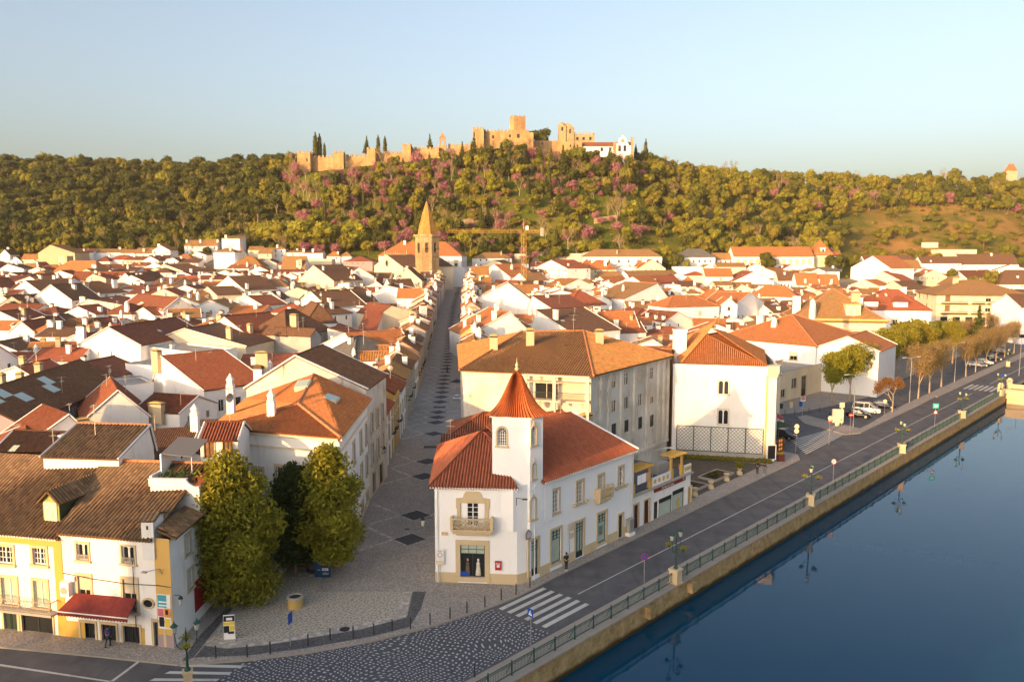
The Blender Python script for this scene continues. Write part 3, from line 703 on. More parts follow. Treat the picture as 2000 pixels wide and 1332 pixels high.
mb = MB(); mb.box(-.05, .05, -.05, .05, .15, 1.27); mb.tube((0, 0, 1.2), (0, .55, .16), .025, None, 5); mb.lathe([(.05, 1.27), (.06, 1.32), (.01, 1.38)], 6); pm = mb.mesh('post', RAILM)
for i in range(86): link('post', pm, o, (i * 2.4 + .4, 0, 0))
# ---------------------------------------------------------------- the town, house by house
# kind, left eave px, right eave px, ridge row, eave height, depth, wall, roof
def hh(*a, **k): return H(*a, **k)
# --- near left quarter
# long mauve house
def mauve():
 h = 6.3; a = U(38, 838, 0); z = h
 c0 = (ray(38, 826)[0] / ray(38, 826)[2] * (h - CH), ray(38, 826)[1] / ray(38, 826)[2] * (h - CH)); r = ray(234, 742); k = (h - CH) / r[2]; c1 = (r[0] * k, r[1] * k)
 ops = {'front': [(x, 3.6, .95, 1.3, s, .13) for x, s in ((1.9, 'blind'), (4.9, 'blind'), (7.7, 'half'), (10.6, 'blind'), (14.0, 'dark'), (17.6, 'blind'), (21.4, 'dark'))]}
 rt, rf, W = house(c0, c1, 13.5, 'e', 0, h, 10.2, 'lilac', 'brown', ops=ops, chim=[(.30, .56, 3, 1.3, 1.5), (.62, .56, 3, 1.2, 1.5), (.45, .56, 3, 1.0, .8)], seed=5, auto=False, o=.6)
 rt['label'] = 'long mauve house with a dark skylit roof and lowered blinds, left edge'; HS[-1]['lab'] = 1
 for x, y in ((3.0, 4.6), (9, 3.4), (6.5, 5.2), (17.5, 3.2), (19.5, 4.8)):
  mb = MB(); sl = (10.2 - h) / 6.75; w_ = 1.3
  A = [(x + sx * w_, y + sy * .9, h + (y + sy * .9) * sl + .16) for sx, sy in ((-1, -1), (1, -1), (1, 1), (-1, 1))]; B = [(p[0], p[1], p[2] - .3) for p in A]
  mb.raw(A + B, [(0, 1, 2, 3), (4, 5, 1, 0), (5, 6, 2, 1), (6, 7, 3, 2), (7, 4, 0, 3)]); build('skylight', mb, PALE, rf)
mauve()
hh('g', 153, 672, 274, 674, 640, 7.6, 26, 'white', 'dred', lab='tall white gabled house with slit windows and a long dark red roof', ops={'front': [(4.4, 5.2, .22, 1.0, 'black', 0), (7.4, 5.2, .22, 1.0, 'black', 0), (3.8, 2.4, .22, 1.1, 'black', 0), (4.4, 2.4, .22, 1.1, 'black', 0), (5.0, 2.4, .22, 1.1, 'black', 0), (7.1, 2.5, .3, 1.0, 'black', 0)], 'right': []}, chim=[(.02, .03, 0, 1.7, 3.4)], ant=2, sky=3)
hh('e', 50, 690, 124, 688, 668, 4.5, 6, 'white', 'old', lab='small house with ochre tiled roof and a wide window left of the tall slit-windowed gable', ops={'front': [(4.8, 1.3, 1.7, 1.2, 'dark', 0)]})
hh('g', -45, 712, 36, 700, 678, 5, 12, 'clean', 'dred')
hh('g', 18, 648, 66, 648, 628, 5, 17, 'white', 'dred', chim=[(.05, .1, 0, .9, 1.0)])
hh('h', 70, 645, 108, 645, 631, 5.5, 6, 'ochre', 'orange', lab='tiny yellow house with an orange pyramid roof among dark roofs on the left', ops={'front': [(2.2, 2.6, 1.9, 1.2, 'dark', 0)]})
hh('g', 108, 650, 133, 648, 640, 5, 9, 'clean', 'brown')
hh('g', 0, 594, 48, 594, 578, 5, 14, 'grey', 'brown', lab='old grey house with an open arched shed at the left edge of the town', ops={'front': [(2.0, 1.6, 1.0, 1.1, 'two', .12), (7.6, .1, 3.6, 3.2, 'black', 0)]})
hh('g', 63, 584, 140, 586, 557, 6, 12, 'white', 'brown', ops={'front': []}, lab='blank white gable with dark roof behind the round bush on the left')
hh('g', 24, 566, 78, 568, 548, 6, 16, 'white', 'brown', ops={'front': []}, chim=[(.2, .1, 1, .8, 1)])
hh('e', -8, 562, 36, 560, 541, 6, 10, 'white', 'dred')
hh('g', 0, 497, 19, 498, 487, 5, 10, 'clean', 'brown')
hh('g', 20, 510, 42, 510, 501, 5, 9, 'clean', 'brown')
hh('h', 28, 528, 76, 528, 514, 5, 9, 'cream', 'tanr')
hh('g', 74, 494, 146, 493, 478, 12, 16, 'tan', 'old', lab='tall tan warehouse-like block with a patched gable at the far left of town', ops={'front': [(13, 3, 3.6, 7.2, 'blind', 0), (18.5, 3.2, 3.8, 7, 'black', 0)]}, chim=[], rp=.35)
hh('h', 100, 531, 188, 532, 509, 5, 12, 'cream', 'orange', lab='cream house with a big orange hipped roof below the tall tan block')
hh('e', 41, 506, 76, 506, 496, 6, 7, 'cream', 'old')
hh('e', 60, 553, 130, 550, 534, 5, 9, 'white', 'dred', chim=[(.1, .3, 1, .7, .9), (.35, .3, 1, .7, .9)])
hh('e', 138, 547, 243, 541, 530, 5, 9, 'cream', 'dred', lab='low house with a very long flat dark red roof on the left')
hh('g', 232, 549, 282, 549, 537, 7, 14, 'white', 'dred')
hh('e', 262, 549, 325, 546, 531, 7, 9, 'white', 'brown', chim=[(.2, .2, 1, .8, 1.6), (.32, .2, 1, .8, 1.6)], ops={'front': [(x, 3.6, 1.1, 1.3, 'two', 0) for x in (5, 7.5, 10, 12.5)]}, lab='white house with a band of windows, dark roof and a pair of white chimneys')
hh('g', 150, 596, 238, 614, 585, 5, 22, 'dirty', 'dred', lab='broad weathered gable with streaked white wall and a dark red roof', ops={'front': [(3.4, 2.6, .6, .8, 'dark', .1)]}, rp=.25, chim=[(.1, .05, 0, 1.6, 1.8), (.9, .5, 1, 1.2, 1.9)], sky=2)
hh('h', 165, 574, 250, 570, 548, 5, 14, 'white', 'brown', lab='dark hipped roof with a big lemon yellow chimney', chim=[(.12, .15, 3, 1.7, 2.6), (.8, .2, 0, 1.9, 3.0)], ant=1)
hh('e', 118, 640, 176, 640, 622, 4.5, 7, 'white', 'brown')
hh('e', 176, 640, 240, 636, 620, 4.5, 8, 'white', 'dred', ant=1)
hh('g', 262, 612, 300, 616, 603, 4.5, 16, 'white', 'dred', ant=1)
hh('e', 168, 664, 230, 655, 648, 5, 6, 'white', 'dred')
hh('e', 240, 596, 318, 606, 577, 5, 10, 'white', 'dred')
hh('e', 300, 604, 352, 598, 586, 5, 8, 'white', 'orange')
hh('e', 329, 621, 393, 619, 603, 5, 8, 'white', 'tanr', chim=[(.05, .1, 0, 1.2, .8), (.45, .1, 0, 1.2, .8)], ant=2, lab='small flat-pitched ochre roof with two white box chimneys left of the street')
hh('e', 290, 652, 345, 648, 636, 5.5, 7, 'white', 'dred', chim=[(.5, .2, 1, .9, 1.9)])
hh('e', 345, 660, 402, 655, 640, 5.5, 8, 'white', 'dred', ant=1, chim=[(.45, .2, 1, 1.1, 2.0)])
hh('g', 278, 672, 480, 676, 644, 6.2, 18, 'cream', 'brown', lab='wide ochre-trimmed gable with stained cream wall and dark roof', rp=.42, ops={'front': [(4.5, 3.6, 2.0, 2.3, 'blind', 0)], 'right': []}, chim=[(.8, .12, 3, 1.1, 2.3)], ant=2, sky=2)
hh('g', 395, 648, 486, 655, 620, 7, 14, 'white', 'dred', ant=1, chim=[(.3, .1, 3, 1.6, 1.6), (.93, .1, 3, 1.1, 1.6)], sky=1)
hh('h', 483, 650, 560, 655, 604, 7.5, 16, 'grey', 'brown', ant=1, chim=[(.9, .25, 3, 2.0, 3.2)], lab='dark hipped roof over grey cement walls carrying the largest square chimney')
hh('e', 527, 652, 606, 656, 640, 8, 4, 'grey', 'brown', ops={'front': [], 'right': [(2, 2, .8, 2, 'dark', 0)]}, chim=[])
hh('h', 598, 630, 657, 628, 590, 8.5, 20, 'clean', 'brown', lab='white house with a large dark hipped roof and one wide black window', ops={'front': [(4.3, 2.6, 2.4, 2.4, 'black', 0), (6.6, 2.6, .7, 2.4, 'black', 0)], 'right': [(8, 2, 1, 2, 'dark', 0)]}, chim=[])
hh('h', 556, 612, 600, 616, 590, 7, 16, 'white', 'brown')
hh('f', 290, 682, 388, 694, 0, 6.8, 9, 'clean', 'grey', lab='plain white flat-roofed block with a cement terrace on top', ops={'front': [], 'right': [(3, 3.6, 1.4, 2, 'blind', 0)]}, chim=[(.25, .3, 1, .7, .9)])
hh('f', 216, 760, 300, 752, 0, 5.2, 9, 'clean', 'grey', ops={'front': [], 'right': []}, chim=[], lab='blank white flat-topped wall block beside the end of the mauve house')
hh('f', 245, 715, 330, 722, 0, 6.0, 8, 'clean', 'grey', ops={'front': [], 'right': []}, chim=[])
hh('g', 300, 740, 398, 762, 710, 5.6, 12, 'white', 'dred', rp=.18, ops={'front': [], 'right': [(3, 1.6, 1, 2, 'dark', 0), (6, 1.6, 1.4, 2, 'black', 0)]}, chim=[(.12, -.02, 3, 2.4, 2.2)], ant=1, lab='white house with a dark red lean roof and a broad plastered chimney with a dish')
hh('e', 396, 734, 503, 732, 716, 6, 5, 'white', 'old', chim=[(1.06, .3, 3, 2.2, 3.0)], ops={'front': [(2.5, 3.6, .8, 1.0, 'dark', 0)]}, lab='white wall with a low mossy tiled roof ending at a salmon chimney')
hh('g', 162, 822, 290, 810, 768, 4.6, 15, 'white', 'dred', rp=.55, ops={'front': [], 'right': []}, ant=2, chim=[], lab='low stained white gable with a dark red roof in front of the mauve house')
hh('e', 262, 800, 350, 806, 770, 4.8, 9, 'white', 'dred', chim=[(.55, -.05, 3, 2.4, 1.3)], ant=1)
hh('g', 30, 884, 190, 858, 824, 4.6, 10, 'white', 'dred', rp=.66, ops={'front': [], 'right': []}, chim=[(.83, .02, 3, 1.5, .8)], ant=2, lab='low white wall with red verge and dark gabled roof, left of two tan chimneys')
hh('g', -60, 900, 120, 880, 866, 4.4, 9, 'white', 'dred', rp=.62, ops={'front': [], 'right': []}, chim=[], ant=1)
hh('e', 185, 880, 372, 872, 838, 4.6, 12, 'white', 'brown', chim=[], ant=1, ops={'front': [], 'right': []}, lab='big dark brown roof behind the white chimney with a cowl')
hh('e', 352, 850, 438, 850, 820, 5.0, 7, 'grey', 'grey', ops={'front': [(3, 1.2, 3, 2, 'black', 0)]}, chim=[(.35, .0, 2, 1.0, 3.0)], ant=1)
# --- middle left rows
hh('h', 628, 692, 692, 700, 655, 7, 12, 'white', 'grey', chim=[(.5, .3, 0, .9, 1.2)], lab='slate grey and orange half-hipped roof beside stacked tile roofs')
hh('g', 622, 676, 700, 690, 655, 7, 14, 'white', 'orange', rp=.7, chim=[(.1, .2, 1, .8, 1.5)])
hh('e', 690, 704, 762, 702, 686, 7, 5, 'white', 'old', chim=[(.02, .2, 2, .7, .6)])
hh('e', 702, 690, 770, 690, 674, 7.6, 5, 'white', 'old', chim=[])
hh('e', 712, 676, 775, 674, 660, 8, 5, 'white', 'old', chim=[])
hh('h', 720, 660, 790, 662, 640, 8.4, 10, 'white', 'old', chim=[])
hh('l', 640, 662, 735, 664, 640, 6, 8, 'white', 'dred', chim=[], sky=2)
hh('s', 700, 646, 733, 646, 604, 6.5, 14, 'white', 'red', chim=[], lab='steep narrow red roof running up between two white walls')
hh('f', 655, 604, 702, 606, 0, 7.5, 10, 'white', 'grey', ops={'front': [(2.5, 3, .3, 2, 'black', 0), (9, 3, .3, 2, 'black', 0)]}, chim=[])
hh('g', 738, 616, 828, 612, 597, 9.5, 16, 'cream', 'dred', rp=.28, ops={'front': [], 'right': []}, chim=[(.97, -.02, 0, 2.0, 2.0)], lab='peach gable with a long upper wall beside the shopping street')
hh('g', 729, 574, 822, 600, 558, 9, 20, 'white', 'brown', rp=.27, ops={'front': [(3, 4, .25, 1.6, 'black', 0), (13, 4, .25, 1.6, 'black', 0), (20, 4, .25, 1.6, 'black', 0)]}, lab='wide white gable with slit windows and a dark roof strip facing the viewer')
hh('e', 775, 581, 832, 581, 564, 8.6, 7, 'white', 'orange', chim=[(.98, .3, 1, 1, 1)], lab='bright orange roof strip next to the shopping street, left side')
hh('e', 677, 586, 718, 585, 568, 7, 7, 'white', 'orange', lab='bright orange tile roof left of the wide slit-windowed gable')
hh('g', 616, 588, 660, 592, 568, 7, 16, 'white', 'brown', sky=1)
hh('f', 660, 556, 682, 556, 0, 8, 6, 'white', 'grey', chim=[])
hh('g', 577, 594, 640, 600, 572, 6.5, 15, 'white', 'brown', ops={'front': [(9, 2, 1.8, 1.5, 'dark', 0)]})
hh('h', 475, 559, 564, 559, 545, 7, 12, 'clean', 'tanr', lab='long white house with pale orange hipped roof and arched window hoods', ops={'front': [(6, 2, 1.4, 2, 'two', .2), (10, 2, .8, 1.5, 'two', .2), (24, 2.4, 1.6, 3, 'two', .2)]})
hh('g', 417, 562, 478, 566, 540, 6, 14, 'white', 'brown', chim=[(.97, .1, 0, 1.1, 2.0)])
hh('g', 338, 558, 382, 556, 543, 6.5, 14, 'tan', 'brown', ops={'front': [(6, 3, 1.8, 3, 'blind', 0)]}, lab='tan gable with a tall bricked opening left of the green bush')
hh('f', 327, 539, 345, 539, 0, 7, 10, 'white', 'grey')
hh('g', 389, 572, 424, 576, 561, 5, 10, 'cream', 'brown', ops={'front': []})
hh('l', 355, 590, 390, 592, 580, 4.5, 8, 'white', 'old')
hh('g', 455, 592, 512, 596, 580, 5, 10, 'white', 'dred')
hh('g', 510, 585, 548, 585, 570, 5.5, 12, 'clean', 'brown')
hh('g', 300, 528, 360, 530, 516, 5, 14, 'cream', 'brown', rp=.35)
hh('g', 380, 530, 410, 530, 523, 5, 10, 'white', 'orange')
hh('h', 450, 519, 511, 519, 500, 7, 14, 'cream', 'old', lab='cream house with a projecting cornice under a dark hipped roof with gilt edges', ops={'front': [(12, 1, 2, 3, 'black', 0), (16, 2.5, 1.6, 1.5, 'two', 0)]}, o=.6)
hh('e', 549, 526, 595, 526, 500, 6.5, 12, 'white', 'tanr', chim=[(.8, .1, 3, 2.0, 4), (.68, .1, 0, 1, 3.5)], lab='steep ochre roof beside a salmon pink chimney stack')
hh('g', 583, 546, 652, 548, 518, 7.5, 18, 'cream', 'brown', rp=.44, ops={'front': []}, lab='pale blank gable with a dark skylit roof in the middle left')
hh('f', 598, 508, 648, 508, 0, 7, 10, 'cream', 'grey', lab='flat-topped cream wall with pilasters near the foot of the wood')
hh('g', 560, 570, 580, 570, 562, 5, 9, 'white', 'brown')
hh('e', 646, 536, 672, 540, 520, 8, 14, 'white', 'brown', ops={'right': [(3, 3, 1, 1.6, 'dark', 0), (6, 3, 1, 1.6, 'dark', 0), (9, 3, 1, 1.6, 'dark', 0)]})
hh('h', 670, 510, 727, 512, 500, 8, 20, 'lilac', 'red', ops={'right': [(x, z, 1, 1.7, 'two', .15) for x in (3, 7, 11, 15) for z in (1, 4.6)]}, lab='terrace with a red roof lining the cross lane left of the church')
hh('g', 768, 548, 824, 556, 523, 8, 18, 'cream', 'brown', rp=.5, lab='cream gable just left of the church tower foot')
hh('e', 768, 570, 815, 568, 545, 8, 8, 'white', 'brown', sky=1)
hh('e', 820, 541, 845, 541, 531, 9, 7, 'white', 'orange')
hh('h', 700, 585, 722, 585, 575, 8, 7, 'white', 'tanr', chim=[(.9, .1, 1, 1.6, 2.5)])
hh('g', 676, 552, 694, 552, 536, 7, 8, 'white', 'orange')
# foot of the wood, left
hh('e', 182, 493, 236, 493, 486, 6, 10, 'clean', 'tanr', lab='long low white building at the edge of the wood, far left')
hh('e', 236, 494, 262, 494, 487, 6, 9, 'white', 'tanr')
hh('e', 262, 495, 297, 495, 484, 6, 12, 'white', 'tanr')
hh('g', 297, 489, 332, 491, 479, 8, 12, 'clean', 'tanr', chim=[(.3, .2, 1, 1.4, 2)])
hh('e', 288, 504, 330, 504, 498, 6, 8, 'clean', 'brown')
hh('h', 211, 507, 258, 507, 498, 5, 10, 'white', 'red')
hh('h', 188, 510, 214, 510, 500, 5, 8, 'white', 'dred')
hh('h', 340, 504, 375, 504, 496, 5, 9, 'white', 'orange')
hh('e', 360, 480, 390, 480, 469, 8, 10, 'clean', 'tanr', chim=[(.05, .3, 1, 1, 1.5), (.95, .3, 1, 1, 1.5)])
hh('e', 390, 480, 424, 480, 468, 8, 10, 'clean', 'tanr', chim=[(.95, .3, 1, 1, 1.5)])
hh('s', 433, 466, 468, 466, 461, 14, 12, 'clean', 'tanr', chim=[(.2, .1, 1, 1.2, 2)], lab='tallest white block at the foot of the wood, with a chimney on its left', ops={'front': [(4, 9, 1, 1.5, 'blind', 0), (7, 9, 1, 1.5, 'blind', 0)], 'right': [(3, 9, 1, 1.5, 'blind', 0)]})
hh('h', 417, 492, 458, 492, 484, 10, 11, 'clean', 'tanr')
hh('e', 484, 488, 512, 488, 481, 7, 8, 'cream', 'tanr')
hh('e', 504, 495, 530, 495, 484, 7, 10, 'cream', 'tanr')
hh('h', 532, 486, 557, 486, 479, 8, 8, 'clean', 'tanr')
hh('e', 552, 493, 590, 493, 489, 6, 8, 'clean', 'tanr')
hh('e', 590, 494, 630, 494, 490, 7, 8, 'clean', 'brown', chim=[(.05, .2, 1, 1.2, 2), (.5, .2, 1, 1.2, 2)])
hh('h', 638, 500, 664, 500, 490, 5, 8, 'white', 'orange')
hh('h', 664, 500, 686, 500, 491, 5, 8, 'white', 'tanr')
# --- right of the street
hh('h', 922, 504, 1000, 502, 493, 9, 14, 'white', 'tanr', lab='white house with a low tan hipped roof behind the right side of the street')
hh('f', 907, 524, 921, 522, 0, 11, 8, 'clean', 'grey', chim=[])
hh('g', 935, 538, 996, 540, 516, 7, 20, 'white', 'orange', ops={'front': []}, lab='white gable with an orange roof, first behind the pink house')
hh('g', 932, 522, 1000, 523, 508, 8, 10, 'cream', 'brown')
hh('e', 919, 536, 954, 536, 520, 9, 9, 'cream', 'old')
hh('e', 916, 553, 960, 553, 541, 8, 8, 'pink', 'old', lab='salmon pink house with a small white-framed window at the street', ops={'front': [(5, 4.4, 1.4, 1.7, 'two', .25)]})
hh('g', 914, 592, 1045, 592, 553, 8, 16, 'white', 'old', rp=.60, ops={'front': [], 'right': []}, chim=[(.38, .04, 1, 1, 1.4)], ant=1, lab='large white gable with a broad lichen-brown roof right of the street')
hh('g', 912, 656, 1038, 652, 612, 7.6, 20, 'white', 'orange', rp=.66, ops={'front': [], 'right': []}, chim=[(.3, .4, 1, 1, 1.8), (.45, .1, 1, 1.1, 2.2), (.62, .5, 1, 1, 1.8)], ant=2, lab='white-walled house with a bright salmon roof split by a white parapet, right of the street')
hh('g', 1038, 640, 1115, 650, 612, 6.5, 18, 'white', 'brown', rp=.1, ops={'front': [], 'right': []}, chim=[(.5, .1, 1, 1.4, 2.6)], ant=1, sky=1)
hh('g', 1030, 604, 1100, 616, 585, 6.5, 14, 'white', 'dred', rp=.15, ant=1)
hh('e', 996, 572, 1052, 585, 556, 6.5, 10, 'cream', 'old', chim=[(.9, .1, 0, 1.6, 1.2)])
hh('g', 1000, 545, 1030, 548, 534, 7, 12, 'white', 'tanr')
hh('e', 1034, 546, 1060, 546, 541, 6, 8, 'cream', 'old')
hh('g', 1047, 522, 1108, 524, 508, 6.5, 16, 'white', 'red', lab='white gable with a red left slope below the tower crane')
hh('e', 1064, 534, 1108, 534, 523, 6, 9, 'white', 'orange')
hh('e', 1034, 532, 1062, 532, 526, 6, 9, 'white', 'brown')
hh('g', 1078, 556, 1104, 556, 545, 6, 14, 'clean', 'orange')
hh('g', 1093, 562, 1165, 560, 545, 6.5, 16, 'white', 'old', ops={'front': []}, rp=.5, lab='stained white gable in the middle of the right quarter')
hh('e', 1118, 534, 1147, 534, 527, 6, 8, 'cream', 'orange')
hh('h', 1130, 524, 1166, 524, 506, 6, 14, 'cream', 'orange')
hh('h', 1144, 526, 1204, 526, 508, 7, 14, 'cream', 'orange', chim=[(.65, .2, 1, 1.6, 3)], lab='pair of joined orange hipped roofs with a cream wall')
hh('h', 1108, 524, 1130, 524, 513, 7, 10, 'white', 'grey')
hh('e', 1168, 540, 1212, 540, 530, 5.5, 9, 'cream', 'tanr')
hh('p', 1112, 596, 1184, 594, 566, 7, 15, 'white', 'red', lab='square pyramid roof in dark orange, right quarter', chim=[])
hh('e', 1162, 577, 1186, 577, 569, 6.5, 6, 'cream', 'orange')
hh('f', 1095, 600, 1122, 600, 0, 7.5, 6, 'clean', 'grey', chim=[(.3, .3, 1, .6, 3.2)])
hh('g', 1128, 630, 1160, 640, 612, 6, 14, 'cream', 'orange', rp=.7, ant=1)
hh('g', 1143, 634, 1218, 632, 608, 6, 16, 'dirty', 'tanr', chim=[(.35, .1, 0, 2, 2.5), (.95, .1, 0, 1.1, 1.6)], ops={'front': [(8, .8, .9, 2.2, 'dark', 0), (3, 1, 1.5, 1.3, 'dark', 0)]})
hh('e', 1188, 554, 1232, 552, 539, 6, 12, 'white', 'orange')
hh('g', 1194, 556, 1262, 558, 541, 6, 18, 'white', 'orange', rp=.62, ops={'front': []})
hh('e', 1217, 578, 1248, 572, 555, 6, 9, 'cream', 'orange')
hh('g', 1218, 584, 1305, 580, 555, 7.5, 20, 'clean', 'tanr', rp=.75, ops={'front': [(14, 3.4, 1.4, 1.3, 'blind', 0), (18.5, 3.4, 1.4, 1.3, 'blind', 0)]}, lab='broad bright white gable with a long tan left slope, right quarter')
hh('f', 1305, 559, 1329, 559, 0, 8.5, 9, 'clean', 'grey', chim=[])
hh('h', 1200, 610, 1242, 618, 600, 5.5, 9, 'white', 'dred')
hh('e', 1242, 622, 1300, 628, 606, 5.5, 12, 'white', 'dred', ant=2, chim=[(.3, .1, 0, .8, 1.4), (.6, .1, 0, .8, 1.2), (.85, .1, 0, .8, .9)])
hh('e', 1196, 650, 1262, 648, 628, 5.5, 9, 'white', 'dred', ant=1)
hh('h', 1303, 600, 1405, 597, 577, 8.5, 13, 'clean', 'orange', lab='white house with a bright orange hipped roof whose wall carries a chimney shadow', ops={'front': [(6, 4.2, 1.4, 1.6, 'blind', 0), (14, 4.2, 1.6, 2.6, 'blind', 0)], 'right': []}, chim=[])
hh('g', 1408, 596, 1440, 596, 583, 9, 10, 'clean', 'orange')
hh('g', 1436, 596, 1492, 590, 574, 9, 14, 'clean', 'orange', ops={'front': [(3, 3, 1, 2, 'dark', 0), (6.5, 3, 1.2, 2, 'dark', 0)]})
hh('e', 1230, 541, 1327, 539, 528, 6, 12, 'white', 'tanr')
hh('e', 1240, 555, 1330, 552, 538, 6, 11, 'white', 'red', chim=[(.25, .1, 1, 1, 2), (.45, .1, 1, 1, 1.6)], lab='long salmon red roof with a small chimney and a dish, right quarter')
hh('g', 1246, 524, 1300, 528, 506, 6, 12, 'cream', 'orange')
hh('h', 1326, 560, 1370, 560, 540, 5.5, 12, 'cream', 'orange')
hh('f', 1336, 566, 1375, 566, 0, 5.5, 8, 'cream', 'grey', ant=1)
hh('e', 1378, 540, 1432, 548, 524, 8, 12, 'white', 'orange')
hh('g', 1433, 549, 1511, 549, 530, 8, 24, 'clean', 'red', lab='large white gable with a red roof and skylight strip, centre of the right quarter', ops={'front': []}, chim=[(.8, .3, 1, 1.2, 2)], sky=1)
hh('e', 1400, 521, 1457, 521, 513, 6.5, 10, 'cream', 'tanr')
hh('f', 1318, 523, 1372, 518, 0, 6, 10, 'clean', 'grey')
hh('h', 1324, 502, 1397, 502, 486, 8, 14, 'clean', 'grey', lab='white house with a grey hipped roof left of the long orange-roofed school', ops={'front': [(3 + i * 3.6, 4.4, 1.3, 1.8, 'two', 0) for i in range(6)]})
hh('e', 1393, 507, 1433, 507, 494, 6, 9, 'clean', 'tanr')
hh('h', 1140, 501, 1293, 501, 487, 9, 14, 'clean', 'tanr', lab='long white building with a low tan roof under the green slope, right of the crane', ops={'front': [(4 + i * 6, 5, 1.4, 2, 'two', 0) for i in range(8)]})
hh('h', 1240, 520, 1262, 520, 508, 5, 9, 'white', 'orange')
hh('g', 1456, 524, 1495, 524, 515, 5.5, 10, 'clean', 'tanr')
hh('h', 1462, 578, 1560, 580, 557, 7, 14, 'clean', 'orange', lab='long orange hipped roof over a white wall behind the brown pyramid roof', ops={'front': [(2 + i * 2.6, 3, .8, 1.8, 'dark', 0) for i in range(10)]})
hh('h', 1372, 588, 1420, 588, 560, 6, 12, 'clean', 'orange')
hh('e', 1520, 548, 1565, 548, 530, 6, 10, 'white', 'brown', ops={'front': [(2 + i * 2, 2, 1, 2, 'dark', 0) for i in range(6)]})
hh('e', 1556, 556, 1600, 556, 533, 6, 10, 'clean', 'orange', chim=[(.4, .1, 1, 1, 2)])
hh('e', 1590, 556, 1640, 556, 536, 6, 10, 'clean', 'orange', chim=[(.2, .1, 1, 1, 2), (.7, .1, 1, 1, 2)])
hh('g', 1528, 526, 1562, 526, 517, 5, 14, 'clean', 'red')
hh('e', 1600, 530, 1640, 530, 522, 5, 10, 'white', 'grey')
hh('g', 1660, 556, 1716, 558, 547, 6, 14, 'cream', 'orange', chim=[(.3, .1, 1, 1.2, 3.5)])
hh('g', 1700, 548, 1764, 550, 530, 6, 14, 'cream', 'red', rp=.35)
hh('g', 1718, 562, 1772, 566, 550, 6, 12, 'cream', 'brown')
hh('g', 1662, 522, 1740, 524, 500, 7, 18, 'clean', 'orange', rp=.55, ops={'front': []}, lab='white gable with an orange roof right of the school')
hh('e', 1690, 512, 1785, 512, 499, 5, 12, 'clean', 'brown')
hh('e', 1735, 524, 1800, 524, 508, 5, 12, 'clean', 'tanr')
hh('e', 1800, 514, 1878, 514, 501, 5, 12, 'clean', 'brown')
hh('e', 1877, 516, 1990, 513, 496, 6, 14, 'clean', 'brown', lab='long dark brown roof over a white wall near the right edge, below the dry slope')
hh('g', 1775, 532, 1812, 532, 526, 5, 10, 'clean', 'orange')
hh('g', 1795, 540, 1850, 540, 527, 5.5, 12, 'cream', 'orange')
hh('g', 1850, 556, 1900, 556, 540, 6, 12, 'cream', 'tanr')
hh('e', 1888, 543, 1960, 540, 527, 5, 12, 'white', 'dred')
hh('h', 1952, 555, 2040, 555, 527, 6, 16, 'white', 'brown', lab='dark brown hipped roof at the right edge behind the balconied block')
hh('g', 1940, 528, 2010, 528, 516, 5, 14, 'clean', 'brown')
hh('f', 1832, 489, 1908, 484, 0, 6, 10, 'cream', 'grey', lab='pale flat-roofed building standing alone at the foot of the dry slope', chim=[])
# ---------------------------------------------------------------- named buildings
def along(p0, p1, px):
 k = (px - 1000) / F; dx, dy = p1[0] - p0[0], p1[1] - p0[1]; L = math.hypot(dx, dy)
 for _ in range(2): pass
 t = (k * p0[1] * 1.0 - p0[0]) / (dx - k * dy); return t * L, (p0[0] + dx * t, p0[1] + dy * t)
def OPS(p0, p1, z0, lst):
 out = []
 for px0, px1, rt, rb, st, *su in lst:
  # the slight pitch makes columns lean: use the mean height of each opening for its depth scale
  zc = zat((rt + rb) / 2, (p0[1] + p1[1]) / 2); kf = CP - (zc - CH) * SP / max(p0[1], 1)
  a, q = along(p0, p1, 1000 + (px0 - 1000) * kf); b_, q2 = along(p0, p1, 1000 + (px1 - 1000) * kf); d = (q[1] + q2[1]) / 2
  zt, zb = zat(rt, d), zat(rb, d); out.append(((a + b_) / 2, zb - z0, abs(b_ - a), zt - zb, st) + tuple(su))
 return out
